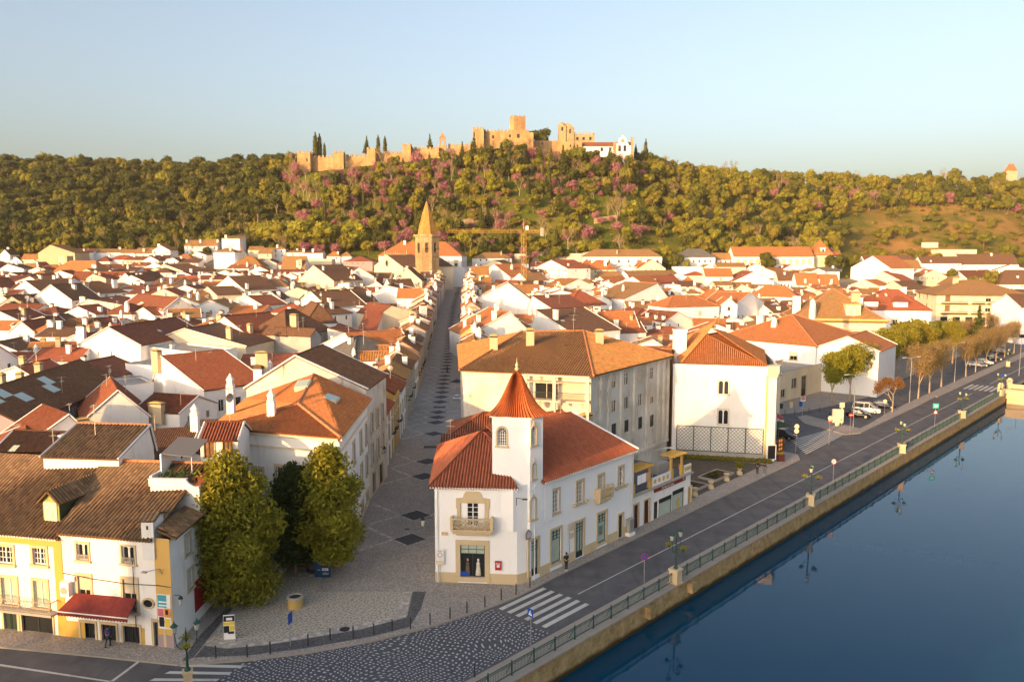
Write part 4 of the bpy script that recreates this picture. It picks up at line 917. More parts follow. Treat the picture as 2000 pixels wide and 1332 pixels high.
def poly_house(name, pts, z0, ze, wall, opl, roof, faces, lab, cat, corr=.28, hips=(), plinth=None, cap=None, ridge=.13):
 o0 = pts[0]; root = empty(name, (o0[0], o0[1], z0), 0, lab, cat); Q = [(x - o0[0], y - o0[1]) for x, y in pts]; mb = MB(); n = len(Q)
 for i in range(n):
  facade(mb, Q[i], Q[(i + 1) % n], -.3, ze - z0, [x[:4] for x in opl.get(i, ())])
 build('wall', mb, W_[wall], root)
 for i in range(n): put_windows(root, Q[i], Q[(i + 1) % n], opl.get(i, ()))
 rf = None
 if faces:
  mb = MB()
  for f in faces: roof_poly(mb, [(x - o0[0], y - o0[1], z - z0) for x, y, z in f], corr)
  rf = build('roof', mb, T_[roof], root)
  if hips:
   mb = MB()
   for p, q in hips: mb.tube(Vector((p[0] - o0[0], p[1] - o0[1], p[2] - z0 + .06)), Vector((q[0] - o0[0], q[1] - o0[1], q[2] - z0 + .06)), ridge, None, 6)
   build('ridge_tiles', mb, cap or T_[roof], rf)
 if plinth:
  mb = MB()
  for i in plinth:
   a, b_ = Q[i], Q[(i + 1) % n]; L = math.hypot(b_[0] - a[0], b_[1] - a[1]); u = ((b_[0] - a[0]) / L, (b_[1] - a[1]) / L); m = (u[1], -u[0])
   mb = MB() if 0 else mb; xs = [0] + sorted(v for op in opl.get(i, ()) if op[1] < 1.0 for v in (op[0] - op[2] / 2 - .2, op[0] + op[2] / 2 + .2)) + [L]
   for x0, x1 in zip(xs[::2], xs[1::2]):
    if x1 - x0 < .05: continue
    P0 = (a[0] + u[0] * x0, a[1] + u[1] * x0); P1 = (a[0] + u[0] * x1, a[1] + u[1] * x1)
    mb.prism([(P0[0] + m[0] * .05, P0[1] + m[1] * .05), (P1[0] + m[0] * .05, P1[1] + m[1] * .05), (P1[0] - m[0] * .02, P1[1] - m[1] * .02), (P0[0] - m[0] * .02, P0[1] - m[1] * .02)], -.1, .95); build('plinth', mb, STONE, root); mb = MB()
 cx = sum(p[0] for p in pts) / n; cy = sum(p[1] for p in pts) / n
 FOOT.append((min(p[0] for p in pts), min(p[1] for p in pts), 0, max(p[0] for p in pts) - min(p[0] for p in pts), max(p[1] for p in pts) - min(p[1] for p in pts)))
 return root, rf, Q
def eave(p, q, o, z):     # eave line pushed out by o on the outside (right) of p->q
 L = math.hypot(q[0] - p[0], q[1] - p[1]); n = ((q[1] - p[1]) / L * o, -(q[0] - p[0]) / L * o); return (p[0] + n[0], p[1] + n[1], z), (q[0] + n[0], q[1] + n[1], z)
# ---- corner house with the turret
A = (-6.95, 70.15); B1 = (0.45, 69.55); C = (1.75, 70.35); D = (12.9, 83.2); E_ = (6.4, 90.0); Fq = (-7.6, 85.0)
z0 = .14
o_front = OPS(A, B1, z0, [(900, 947, 982, 1028, 'sash', 0), (899, 947, 1064, 1126, 'glassdark', .42)])
o_side = OPS(C, D, z0, [(1033, 1051, 1054, 1124, 'shopdoor', .2), (1076, 1095, 1033, 1098, 'shop', .2), (1123, 1139, 1018, 1088, 'shopdoor', .2), (1166, 1183, 1001, 1058, 'shop', .2), (1207, 1215, 1005, 1050, 'doorg', .2),
 (1079, 1091, 957, 1001, 'sash', .2), (1126, 1138, 940, 982, 'sash', .2), (1168, 1178, 928, 968, 'sash', .2), (1207, 1216, 912, 950, 'sash', .2)])
ZE = 9.25
R1, R3 = (-2.9, 76.2, 12.7), (6.4, 85.0, 12.7)
ea = eave(A, B1, .45, ZE - .12); Ax, Bx = (A[0] - .45, A[1] - .45, ZE - .15), (.6, 69.2, ZE - .15); B2x = (2.95, 70.95, ZE - .15); Dx = (D[0] + .45, D[1] - .1, ZE - .15); Ex = (E_[0] + .2, E_[1] + .5, ZE - .15); Fx = (Fq[0] - .45, Fq[1] + .4, ZE - .15)
ch, crf, cq = poly_house('corner_house', [A, B1, C, D, E_, Fq], z0, ZE, 'clean', {0: o_front, 2: o_side}, 'red',
 [[Ax, Bx, R1], [B2x, Dx, R3, R1], [(-.3, 71, 10.0), (1.3, 72.4, 10.08), R1], [Dx, Ex, R3], [Ex, Fx, R1, R3][:3], [Ex, R1, R3][::-1], [Fx, Ax, R1]],
 'white corner house with a conical red turret, stone balconies and shop windows', 'house', hips=[(Ax, R1), (R1, R3), (Dx, R3)], plinth=(0, 1, 2))
def loc(p, z): return (p[0] - A[0], p[1] - A[1], z - z0)
mb = MB(); mb.tube(loc(Dx, Dx[2] + .12), loc(R3, R3[2] + .12), .14, None, 5); build('verge', mb, W_['clean'], crf)
mb = MB()      # scalloped eave tiles
for p, q in ((Ax, Bx), (B2x, Dx)):
 L = math.dist(p, q); n = int(L / .25)
 for i in range(n):
  x = [p[k] + (q[k] - p[k]) * (i + .5) / n for k in range(3)]; mb.tube((x[0] - A[0], x[1] - A[1] + .0, x[2] - z0 - .06), (x[0] - A[0] + .05, x[1] - A[1] + .35, x[2] - z0 - .0), .085, .07, 5)
build('eave_tiles', mb, W_['white'], crf)
mb = MB()      # cornice under the eave
for p, q in ((A, B1), (C, D)):
 e = eave(p, q, .12, 0); mb.prism([(e[0][0] - A[0], e[0][1] - A[1]), (e[1][0] - A[0], e[1][1] - A[1]), (q[0] - A[0], q[1] - A[1]), (p[0] - A[0], p[1] - A[1])], ZE - z0 - .55, ZE - z0 - .42)
build('cornice', mb, W_['clean'], ch)
# ornate frame round the big front window
fx, fz, fw, fh = o_front[0][:4]; ua = math.atan2(B1[1] - A[1], B1[0] - A[0])
mb = MB()
mb.box(fx - fw / 2 - .34, fx - fw / 2, -.09, .05, fz - .1, fz + fh); mb.box(fx + fw / 2, fx + fw / 2 + .34, -.09, .05, fz - .1, fz + fh)
arc = [(fx - fw / 2 - .42, fz + fh - .5), (fx - fw / 2 - .42, fz + fh + .42)] + [(fx - fw / 2 * math.cos(a) * .8, fz + fh + .5 + .75 * math.sin(a)) for a in [math.pi * k / 10 for k in range(0, 11)]] + [(fx + fw / 2 + .42, fz + fh + .42), (fx + fw / 2 + .42, fz + fh - .5), (fx + fw / 2 + .0, fz + fh - .5), (fx + fw / 2, fz + fh), (fx - fw / 2, fz + fh), (fx - fw / 2, fz + fh - .5)]
k = len(arc); vs = [(x, -.11, z) for x, z in arc] + [(x, .04, z) for x, z in arc]
def ngon_wall(mb, arc, y0, y1):
 from mathutils.geometry import tessellate_polygon
 n = len(arc); vs = [(x, y0, z) for x, z in arc] + [(x, y1, z) for x, z in arc]; fs = [tuple(t) for t in tessellate_polygon([[Vector((x, z, 0)) for x, z in arc]])]
 fs2 = []
 for t in fs:
  a, b_, c = [Vector(vs[i]) for i in t]; nn = (b_ - a).cross(c - a); fs2.append(t if nn.y < 0 else t[::-1])
 mb.raw(vs, fs2 + [(i, (i + 1) % n, n + (i + 1) % n, n + i) for i in range(n)])
ngon_wall(mb, arc, -.11, .04)
st = build('stone_surround', mb, STONE, ch, (0, 0, 0), ua)
mb = MB()
for sx in (-1, 1):
 x0 = fx + sx * (fw / 2 - .32); mb.box(x0 - .3, x0 + .3, .0, .07, fz + .02, fz + fh - .02)
 for i in range(14): z = fz + .1 + i * (fh - .2) / 14; mb.box(x0 - .26, x0 + .26, -.02, .0, z, z + .06)
build('shutter', mb, W_['clean'], ch, (0, 0, 0), ua)
def pierced_balcony(parent, x, z, w_, d, h, a, origin=(0, 0, 0)):
 mb = MB(); mb.box(x - w_ / 2, x + w_ / 2, -d, .05, z - .18, z); mb.box(x - w_ / 2 + .15, x + w_ / 2 - .15, -d + .15, .05, z - .42, z - .18); mb.box(x - w_ / 2 + .4, x + w_ / 2 - .4, -d + .35, .05, z - .6, z - .42)
 mb.box(x - w_ / 2 - .06, x + w_ / 2 + .06, -d - .06, -d + .16, z + h - .12, z + h)
 for sx in (-1, 1): xx = x + sx * (w_ / 2 - .08); mb.box(xx - .12, xx + .12, -d - .03, -d + .2, z, z + h + .16); mb.box(xx - .06, xx + .06, -d + .2, .05, z, z + h)
 n = max(3, int(w_ / .55))
 for i in range(n):
  cx = x - w_ / 2 + .16 + (w_ - .32) * (i + .5) / n; r = min(.26, h * .34); cz = z + (h - .12) / 2
  for k in range(12):
   a0, a1 = k * math.pi / 6, (k + 1) * math.pi / 6; mb.tube((cx + r * math.cos(a0), -d + .05, cz + r * math.sin(a0)), (cx + r * math.cos(a1), -d + .05, cz + r * math.sin(a1)), .045, None, 5)
  mb.tube((cx - r * 1.3, -d + .05, z), (cx + r * 1.3, -d + .05, z + h - .1), .035, None, 5); mb.tube((cx + r * 1.3, -d + .05, z), (cx - r * 1.3, -d + .05, z + h - .1), .035, None, 5)
 return build('balcony', mb, STONE, parent, origin, a)
pierced_balcony(ch, fx, fz - .05, 3.75, .9, 1.05, ua)
us = math.atan2(D[1] - C[1], D[0] - C[0]); bw = o_side[7]
pierced_balcony(ch, bw[0], bw[1] - .05, 2.3, .75, 1.0, us, (C[0] - A[0], C[1] - A[1], 0))
mb = MB()
for w4 in (o_side[6], o_side[8]):
 for sx in (-1, 1): mb.box(w4[0] + sx * (w4[2] / 2 + .42) - .2, w4[0] + sx * (w4[2] / 2 + .42) + .2, -.34, .02, w4[1] + .02, w4[1] + .14); mb.box(w4[0] + sx * (w4[2] / 2 + .42) - .1, w4[0] + sx * (w4[2] / 2 + .42) + .1, -.22, .02, w4[1] - .2, w4[1] + .02)
build('flower_shelf', mb, STONE, ch, (C[0] - A[0], C[1] - A[1], 0), us)
# turret
TL, TC, TR, TB = (-1.78, 70.9), (1.62, 70.08), (2.8, 71.35), (-.9, 74.4)
ZT = 15.35; tq = [(p[0] - A[0], p[1] - A[1]) for p in (TL, TC, TR, TB)]
t_ops = {0: OPS(TL, TC, z0, [(972, 989, 835, 871, 'arch', .16)]), 1: OPS(TC, TR, z0, [(1038, 1047, 833, 869, 'arch', .14), (1039.5, 1045.5, 905, 935, 'arch', .12), (1036.5, 1046, 972, 1014, 'arch', .14)])}
def arch_win(w_, h):
 mb = MB(); d = .12; r = w_ / 2; f = .05
 mb.cur = 1; n = 10; out = [(-r, 0), (r, 0)] + [(r * math.cos(math.pi * k / n), h - r + r * math.sin(math.pi * k / n)) for k in range(n + 1)]
 mb.raw([(x, d + .08, z) for x, z in out], [tuple(range(len(out)))]); mb.cur = 0
 for x in (-r / 2, 0, r / 2): mb.box(x - .028, x + .028, d, d + .05, 0, h - r * .95)
 for i in range(1, max(3, int(h / .3))): z = (h - r) * i / max(3, int(h / .3)); mb.box(-r, r, d + .01, d + .045, z - .022, z + .022)
 mb.box(-r, -r + f, d - .02, d + .06, 0, h - r); mb.box(r - f, r, d - .02, d + .06, 0, h - r); mb.box(-r, r, d - .02, d + .06, 0, .08)
 for k in range(n):
  a0, a1 = math.pi * k / n, math.pi * (k + 1) / n; mb.tube((r * .93 * math.cos(a0), d + .02, h - r + r * .93 * math.sin(a0)), (r * .93 * math.cos(a1), d + .02, h - r + r * .93 * math.sin(a1)), .045, None, 5)
 for a in (45, 90, 135): mb.tube((0, d + .03, h - r), (r * math.cos(rad(a)), d + .03, h - r + r * math.sin(rad(a))), .02, None, 4)
 return mb.mesh('window', [WHITE, GLASS])
tur = MB()
for i in range(4): facade(tur, tq[i], tq[(i + 1) % 4], 4.95 if i != 0 else 4.95, ZT - z0, [x[:4] for x in t_ops.get(i, ())], dep=.25)
tur.raw([(*tq[i], 4.95) for i in range(4)], [(3, 2, 1, 0)])
tw = build('turret', tur, W_['clean'], ch)
for i, l in t_ops.items():
 p0, p1 = tq[i], tq[(i + 1) % 4]; L = math.dist(p0, p1); u = ((p1[0] - p0[0]) / L, (p1[1] - p0[1]) / L); a = math.atan2(u[1], u[0])
 for j, (x, zb, w_, h, s_, su) in enumerate(l):
  o = link('window', arch_win(w_, h), tw, (p0[0] + u[0] * x, p0[1] + u[1] * x, zb), a)
  mb = MB(); r = w_ / 2; t = su
  mb.box(-r - t, -r, -.06, .05, 0, h - r); mb.box(r, r + t, -.06, .05, 0, h - r); mb.box(-r - t - .08, r + t + .08, -.16, .05, -.14, 0)
  out = [((r + t) * math.cos(math.pi * k / 10), h - r + (r + t) * math.sin(math.pi * k / 10)) for k in range(11)] + [(r * math.cos(math.pi * k / 10), h - r + r * math.sin(math.pi * k / 10)) for k in range(10, -1, -1)]
  ngon_wall(mb, out, -.06, .05)
  # corners of the square opening above the arch are walled up
  if i == 1: mb.tube((0, -.02, h + t), (0, -.02, h + t + .35), .09, .02, 6); mb.tube((-.15, -.02, h + t + .1), (.15, -.02, h + t + .1), .05, None, 5)
  build('stone_surround', mb, STONE, o)
  mb = MB()
  for sx in (-1, 1):
   out = [(sx * r, h), (sx * r, h - r)] + [(sx * r * math.cos(math.pi / 2 * k / 6), h - r + r * math.sin(math.pi / 2 * k / 6)) for k in range(7)] + [(0, h)]
   ngon_wall(mb, out if sx > 0 else out[::-1], .003, .24)
  build('arch_infill', mb, W_['clean'], o)
tc = (sum(p[0] for p in tq) / 4, sum(p[1] for p in tq) / 4)
prof = [(1.27, 0.0), (1.12, .22), (.93, .58), (.76, 1.05), (.61, 1.6), (.47, 2.2), (.33, 2.85), (.20, 3.45), (.10, 3.85), (.05, 4.0)]
def sq(a):     # quad outline at angle a
 best = None
 for i in range(4):
  p, q = tq[i], tq[(i + 1) % 4]; dx, dy = math.cos(a), math.sin(a); ex, ey = q[0] - p[0], q[1] - p[1]; det = dx * -ey + dy * ex
  if abs(det) < 1e-9: continue
  t = ((p[0] - tc[0]) * -ey + (p[1] - tc[1]) * ex) / det; s = (dx * (p[1] - tc[1]) - dy * (p[0] - tc[0])) / det
  if t > 0 and -.001 <= s <= 1.001: best = t
 return best or 2
n = 192; vs = []; fs = []; uvs = []
for k, (sc_, dz) in enumerate(prof):
 for i in range(n):
  a = 2 * math.pi * i / n; rr = sq(a) * (1 - k / len(prof)) ** 1 + 2.0 * (k / len(prof)); rr = rr * sc_ + (.12 * (.5 + .5 * math.cos(i * math.pi / 2)) if k < 8 else 0)
  vs.append((tc[0] + rr * math.cos(a), tc[1] + rr * math.sin(a), ZT - z0 + dz));
mb = MB()
for k in range(len(prof) - 1):
 for i in range(n):
  j = (i + 1) % n; q = [k * n + i, k * n + j, (k + 1) * n + j, (k + 1) * n + i]; L_ = prof[k][1] * 1.15
  mb.face([vs[x] for x in q], [(i * .0625 + .125, L_), ((i + 1) * .0625 + .125, L_), ((i + 1) * .0625 + .125, prof[k + 1][1] * 1.15), (i * .0625 + .125, prof[k + 1][1] * 1.15)])
mb.raw([vs[i] for i in range(n)], [tuple(range(n - 1, -1, -1))])
T_['turret'] = tiles('turret_tiles', (.55, .15, .05), (.45, .12, .045), la=.1, pu=.25, pv=.36)
tr = build('turret_roof', mb, T_['turret'], ch)
mb = MB(); mb.lathe([(.12, 3.9), (.2, 4.1), (.1, 4.25), (.16, 4.45), (.04, 4.7), (.015, 5.1)], 8, *tc); build('finial', mb, STONE, tr, (0, 0, ZT - z0))
mb = MB(); q = [(tc[0] + (x - tc[0]) * 1.1, tc[1] + (y - tc[1]) * 1.1) for x, y in tq]; mb.prism(q, ZT - z0 - .16, ZT - z0 + .02); build('cornice', mb, W_['clean'], tw)
# bay under the turret, lamp bracket, post box, plaques
mb = MB(); bq = [(p[0] - A[0], p[1] - A[1]) for p in ((-.95, 69.65), (.1, 69.30), (1.50, 70.33), (-.95, 70.4))]; mb.prism(bq, 4.95, ZE - z0 - .25); build('bay', mb, W_['clean'], ch)
mb = MB(); mb.prism([(p[0] - A[0], p[1] - A[1]) for p in ((3.0, 71.6), (3.75, 72.45), (3.5, 72.9), (2.7, 72.2))], 4.95, ZE - z0 - .3); build('bay', mb, W_['clean'], ch)
mb = MB(); mb.tube((0, 0, 0), (0, -.1, .7), .03, None, 6); mb.tube((0, -.1, .7), (.65, -.5, .72), .025, None, 6); mb.box(.5, .95, -.6, -.4, .66, .74);
o = build('wall_lamp', mb, DARK, None, (A[0] + 7.35, A[1] - .95, 7.6)); tag(o, 'small dark lamp arm on the white wall under the turret', 'wall lamp')
def text_mesh(s, size, mat, depth=.01, align='CENTER'):
 cu = bpy.data.curves.new('t', 'FONT'); cu.body = s; cu.size = size; cu.extrude = depth; cu.align_x = align; cu.resolution_u = 3
 to = bpy.data.objects.new('t', cu); me = bpy.data.meshes.new_from_object(to); bpy.data.objects.remove(to); me.materials.clear(); me.materials.append(mat); return me
def lettering(parent, s, size, mat, x, y, z, rz=0, name='lettering'):     # standing text facing -y of the parent
 o = link(name, text_mesh(s, size, mat, .006), parent, (x, y, z), 0); o.rotation_euler = (rad(90), 0, rz); return o
zb = zat(1132, 70) ;
o = empty('post_box', (A[0] + 5.72, A[1] - .49, 1.5), ua, 'red wall post box on the white corner house front', 'post box')
mb = MB(); mb.box(-.28, .28, -.16, .03, 0, .78); mb.box(-.31, .31, -.19, .03, .70, .78); build('body', mb, REDP, o)
mb = MB(); mb.box(-.2, .2, -.195, -.19, .58, .64); mb.box(-.13, .13, -.17, -.16, .25, .5); build('slot', mb, WHITEP, o)
lettering(o, 'CORREIOS', .09, WHITEP, 0, -.195, .60)
mb = MB(); mb.box(-.3, .3, -.05, .0, 0, .3); o = build('plaque', mb, STONE, None, (A[0] + .9, A[1] - .08, 4.55), ua); tag(o, 'small stone street plaque high on the left of the corner house front', 'plaque')
o = empty('street_plaque', (C[0] - .25, C[1] - .62, 4.3), rad(40), 'dark tiled street name plaque on the chamfered corner below the turret', 'plaque')
mb = MB(); out = [(-.3, 0), (.3, 0), (.34, .5), (.2, .72), (0, .9), (-.2, .72), (-.34, .5)]; ngon_wall(mb, out, 0, .05); build('panel', mb, plain('tile_panel', (.10, .08, .09), .4, var=.5), o)
mb = MB(); ngon_wall(mb, [(x * .8, .1 + z * .75) for x, z in out], -.012, .0); build('inner_panel', mb, plain('pale_tile', (.45, .42, .42), .4, var=.3), o)
# display in the front shop window: two robed figures of saints
SKIRT = plain('ivory_cloth', (.62, .58, .48), .8, var=.2); BROWNC = plain('brown_cloth', (.13, .08, .05), .8, var=.3); SKIN = plain('skin', (.45, .28, .2), .6)
for dx, m, lb in ((-.45, BROWNC, 'dark robed saint figure on the left in the shop window'), (.5, SKIRT, 'tall pale robed saint figure in the shop window'),):
 o = empty('statue', (A[0] + o_front[1][0] + dx, A[1] + .14 + (o_front[1][0] + dx) * math.tan(ua), z0 + o_front[1][1] + .12), ua, lb, 'statue'); o.scale = (1, .4, 1); o.location.y -= .1
 mb = MB(); mb.lathe([(.2, 0), (.26, .05), (.2, .5), (.15, .95), (.17, 1.15), (.07, 1.3), (.06, 1.35)], 12); build('robe', mb, m, o, smooth=True)
 mb = MB(); mb.lathe([(.02, 1.33), (.09, 1.4), (.1, 1.48), (.07, 1.56), (.01, 1.6)], 10); build('head', mb, SKIN if m is BROWNC else m, o, smooth=True)
 mb = MB(); mb.tube((-.14, -.04, 1.1), (0, -.17, .98), .045, .035, 6); mb.tube((.14, -.04, 1.1), (0, -.17, .98), .045, .035, 6); build('arms', mb, m, o)
mb = MB(); mb.box(-.4, .4, -.1, .05, 0, .4); o = build('poster', mb, BLUEP, None, (A[0] + o_front[1][0] - .75, A[1] + .04 + (o_front[1][0] - .75) * math.tan(ua), z0 + o_front[1][1] + .1), ua); tag(o, 'blue card at the bottom left of the saints shop window', 'poster')
mb = MB(); q_ = o_front[1]; mb.box(q_[0] - q_[2] / 2 + .08, q_[0] + q_[2] / 2 - .08, .08, .1, q_[1] + q_[3] - .85, q_[1] + q_[3] - .08); mb.cur = 1; [mb.box(q_[0] - q_[2] / 2 + .08, q_[0] + q_[2] / 2 - .08, .05, .08, z, z + .05) for z in (q_[1] + q_[3] - .85, q_[1] + q_[3] - .45)]; [mb.box(q_[0] + x - .02, q_[0] + x + .02, .05, .08, q_[1] + q_[3] - .85, q_[1] + q_[3]) for x in (-.36, .36)]; link('transom', mb.mesh('transom', [PALE, DARK]), ch, (0, 0, 0), ua)
# poster on the shop window near the door, white sign disc on a bracket
def on_wall(p0, p1, x, z, out=.02): L = math.dist(p0, p1); u = ((p1[0] - p0[0]) / L, (p1[1] - p0[1]) / L); return (p0[0] + u[0] * x + u[1] * out, p0[1] + u[1] * x - u[0] * out, z)
o = empty('poster', on_wall(C, D, o_side[3][0] - .05, z0 + o_side[3][1] + .8, .03), us, 'small teal and red poster in the shop window under the pierced balcony', 'poster')
mb = MB(); mb.box(-.25, .25, .05, .07, 0, .9); build('sheet', mb, plain('teal_print', (.05, .28, .26), .5), o)
mb = MB(); mb.box(-.2, .1, .035, .048, .1, .35); mb.box(0, .18, .035, .048, .55, .78); build('print', mb, plain('red_print', (.5, .05, .03), .5), o)
o = empty('hanging_sign', on_wall(C, D, (o_side[1][0] + o_side[2][0]) / 2, 3.2, .1), us, 'pale round shop sign on a vertical bracket between two shop windows', 'sign')
mb = MB(); mb.tube((0, -.08, -2.0), (0, -.08, .9), .035, None, 6); build('bracket', mb, STEEL, o)
mb = MB(); mb.tube((.34, -.16, .55), (.34, -.08, .55), .42, None, 16); mb.box(.0, .7, -.14, -.1, -.6, -.1); build('panel', mb, plain('beige_sign', (.6, .5, .36), .6), o)
# grey utility cabinet on a plinth at the house end
o = empty('utility_cabinet', on_wall(C, D, 16.0, z0, .35), us, 'grey utility cabinet on a white base at the end of the corner house', 'cabinet')
mb = MB(); mb.box(-.55, .55, -.28, .28, 0, .35); build('base', mb, W_['white'], o)
mb = MB(); mb.box(-.42, .42, -.2, .2, .35, 1.75); mb.box(-.46, .46, -.24, .24, 1.75, 1.82); build('box', mb, CONC, o)
mb = MB(); mb.box(-.38, .38, -.215, -.2, .42, 1.7); mb.box(-.01, .01, -.225, -.215, .42, 1.7); build('door', mb, STEEL, o)
# ---- low shop row with terrace and pergola
S0 = XY(9.0, 10.7); S1 = XY(21.6, 10.9); S2 = XY(21.6, 18); S3 = XY(9.0, 18); zt = 4.0
so_ = OPS(S0, S1, z0, [(1237, 1246, 985, 1036, 'doorm', .14), (1257, 1267, 976, 1030, 'doorm', .14), (1276.5, 1284.5, 979, 1019, 'glassdark', 0), (1286, 1310.5, 970, 1012, 'bigshop', 0), (1312.5, 1334, 955, 998, 'bigshop', 0), (1343, 1349.5, 950, 988, 'door', .1)])
def bigshop(w_, h):
 k = ('bigshop', round(w_, 2), round(h, 2)); mb = MB(); x0, x1 = -w_ / 2, w_ / 2
 mb.cur = 0; mb.box(x0, x0 + .07, 0, .12, 0, h); mb.box(x1 - .07, x1, 0, .12, 0, h); mb.box(x0, x1, 0, .12, 0, .09); mb.box(x0, x1, .0, .12, h - .5, h); mb.cur = 1; mb.box(x0 + .07, x1 - .07, .06, .1, .09, h - .5)
 WC[k] = mb.mesh('window', [BLACKP, PALE])
for op in so_:
 if op[4] == 'bigshop': bigshop(op[2], op[3])
sh, _, _ = poly_house('shop_row', [S0, S1, S2, S3], z0, zt, 'white', {0: so_}, None, None, 'low white shop row with a red fascia, yellow posts and a roof terrace', 'shop')
def shl(t, s): x, y = XY(t, s); return (x - S0[0], y - S0[1])
mb = MB(); q = [shl(9.0, 11.0), shl(21.6, 11.1), shl(21.6, 24), shl(9.0, 24)]; mb.prism(q, zt - z0 - .25, zt - z0 + .01); build('terrace', mb, plain('slate_terrace', (.07, .08, .095), .7, var=.3), sh)
ush = math.atan2(S1[1] - S0[1], S1[0] - S0[0]); ox = 0
fa = so_[2][0] - .55; fb = so_[4][0] + so_[4][2] / 2 + .15
mb = MB(); mb.box(fa, fb, -.16, .02, 3.15, 3.62); fas = build('fascia', mb, plain('dark_red_fascia', (.22, .02, .015), .5), sh, (0, 0, 0), ush)
lettering(fas, 'Estrelas de Tomar', .36, WHITEP, (fa + fb) / 2 - .6, -.17, 3.26); lettering(fas, '\u2606', .36, WHITEP, fb - .5, -.17, 3.28)
lettering(sh, 'Estrelas de Tomar', .2, STONE, so_[4][0], -.02, .9, ush, 'window_lettering').location = (math.cos(ush) * so_[4][0] + .02, math.sin(ush) * so_[4][0] - .04, 1.0)
mb = MB(); mb.box(-.1, 12.7, -.35, .05, 3.68, 3.86); build('slab_edge', mb, CONC, sh, (0, 0, 0), ush)
mb = MB()
for x in (0.15, 3.55, 9.75, 12.45): mb.box(x - .14, x + .14, -.06, .0, 0, 1.3)
for x in (.2, 3.6, 3.6 + 4.6, 10.6): mb.box(x - .22, x + .22, -.1, .3, 3.86, 5.0)
for a, b_ in ((.2, 3.6), (8.2, 10.6)):
 for x in (a, b_): mb.box(x - .12, x + .12, .0, .25, 5.0, 6.3)
 mb.box(a - .3, b_ + .3, .05, .2, 6.3, 6.45)
 for i in range(int((b_ - a) / .4) + 2): x = a - .2 + i * .4; mb.box(x - .05, x + .05, -.5, 1.5, 6.45, 6.57)
build('pergola', mb, W_['yellow'], sh, (0, 0, 0), ush)
mb = MB()
for a, b_ in ((3.9, 7.9), (10.9, 12.6)): mb.box(a, b_, -.05, .1, 3.88, 4.85)
build('parapet', mb, W_['white'], sh, (0, 0, 0), ush)
for x in (4.5, 5.4, 6.3, 7.2, 11.3, 11.8, 12.25): mb = MB(); mb.tube((x, -.08, 4.4), (x, -.055, 4.4), .26, None, 14); build('medallion', mb, W_['ochre'], sh, (0, 0, 0), ush)
for i, (x, lb) in enumerate(((.9, 'left'), (1.75, 'middle'), (2.55, 'right'))):
 mb = MB(); n = 8
 for k in range(n): mb.face([(k * .1 - .4, .02 * math.sin(k * 1.3), 0), ((k + 1) * .1 - .4, .02 * math.sin((k + 1) * 1.3), 0), ((k + 1) * .1 - .4, .02 * math.sin((k + 1) * 1.3), 1.0), (k * .1 - .4, .02 * math.sin(k * 1.3), 1.0)])
 p = on_wall(S0, S1, x, 5.05, .3); o = build('laundry', mb, W_['pink'] if i == 2 else W_['clean'], None, p, ush); tag(o, lb + ' one of the pale cloths drying over the low terrace beside the corner house', 'laundry', 'laundry on the terrace')
mb = MB(); mb.box(-1.1, 1.1, -.6, .6, 0, 1.2); mb.box(-1.0, 1.0, -.55, .55, 1.2, 1.3); o = build('terrace_hut', mb, CONC, None, (*XY(18.5, 13.2), zt + .01), us); tag(o, 'grey box hut on the low shop roof terrace', 'hut')
# garden shed roof between shops and flats
house(XY(10.5, 21), XY(20.5, 21), 9, 's', .1, 3.3, 5.6, 'grey', 'brown', auto=False, chim=[], seed=77); HS[-1]['o']['label'] = 'mossy dark lean-to roof behind the low shop terrace'; HS[-1]['lab'] = 1
# ---- block of flats
a, b_, c, d, e = (-6.2, 101.5), (9.7, 97.0), (22.6, 115.0), (9, 132), (-8.3, 128)
fz0 = .2; ZF = 14.9; fr1, fr2 = (1.5, 116.5, 18.3), (10.5, 117.5, 18.3)
def pu(p, o):
 cx, cy = 5.5, 115; L = math.hypot(p[0] - cx, p[1] - cy); return (p[0] + (p[0] - cx) / L * o, p[1] + (p[1] - cy) / L * o, ZF + .05)
ax, bx, cx_, dx_, ex_ = [pu(p, .8) for p in (a, b_, c, d, e)]
L1 = [(px + 3, px + 12.5 - i * .6, r0 + dr, r1 + dr, s, 0) for i, (px, r0, r1, s3) in enumerate(((1191, 735, 758, 'half dark green'.split()), (1216, 728, 752, 'two dark green'.split()), (1243, 722, 746, 'blind dark green'.split()), (1266, 718, 741, 'two half green'.split()))) for s, dr in zip(s3, (0, 47, 92))]
L0 = [(1040, 1092, 742, 782, 'loggia', 0), (1096, 1143, 744, 784, 'loggia', 0)]
fl, frf, fq = poly_house('apartment_block', [a, b_, c, d, e], fz0, ZF, 'dirty', {1: OPS(b_, c, fz0, L1), 0: OPS(a, b_, fz0, [(1045, 1090, 748, 785, 'dark', 0), (1098, 1142, 748, 787, 'blind', 0)])}, 'old',
 [[ax, bx, fr2, fr1], [bx, cx_, fr2], [cx_, dx_, fr2], [dx_, ex_, fr1, fr2], [ex_, ax, fr1]], 'stained cream block of flats with a wide lichen-brown hipped roof behind the turret', 'apartment building', corr=.33, hips=[(ax, fr1), (bx, fr2), (cx_, fr2), (fr1, fr2)], cap=CAPT)
uf = math.atan2(c[1] - b_[1], c[0] - b_[0]); Lf = math.dist(b_, c)
mb = MB()
ox_ = sorted(op[0] for op in OPS(b_, c, fz0, L1)[1::3]); px_ = [ox_[0] - 3.6, ox_[0] - 1.7] + [(u_ + v_) / 2 for u_, v_ in zip(ox_, ox_[1:])] + [ox_[-1] + 1.7, ox_[-1] + 3.4, Lf - .4]
for x in px_: mb.box(x - .28, x + .28, -.28, .0, 2.5, ZF - fz0 - .3)
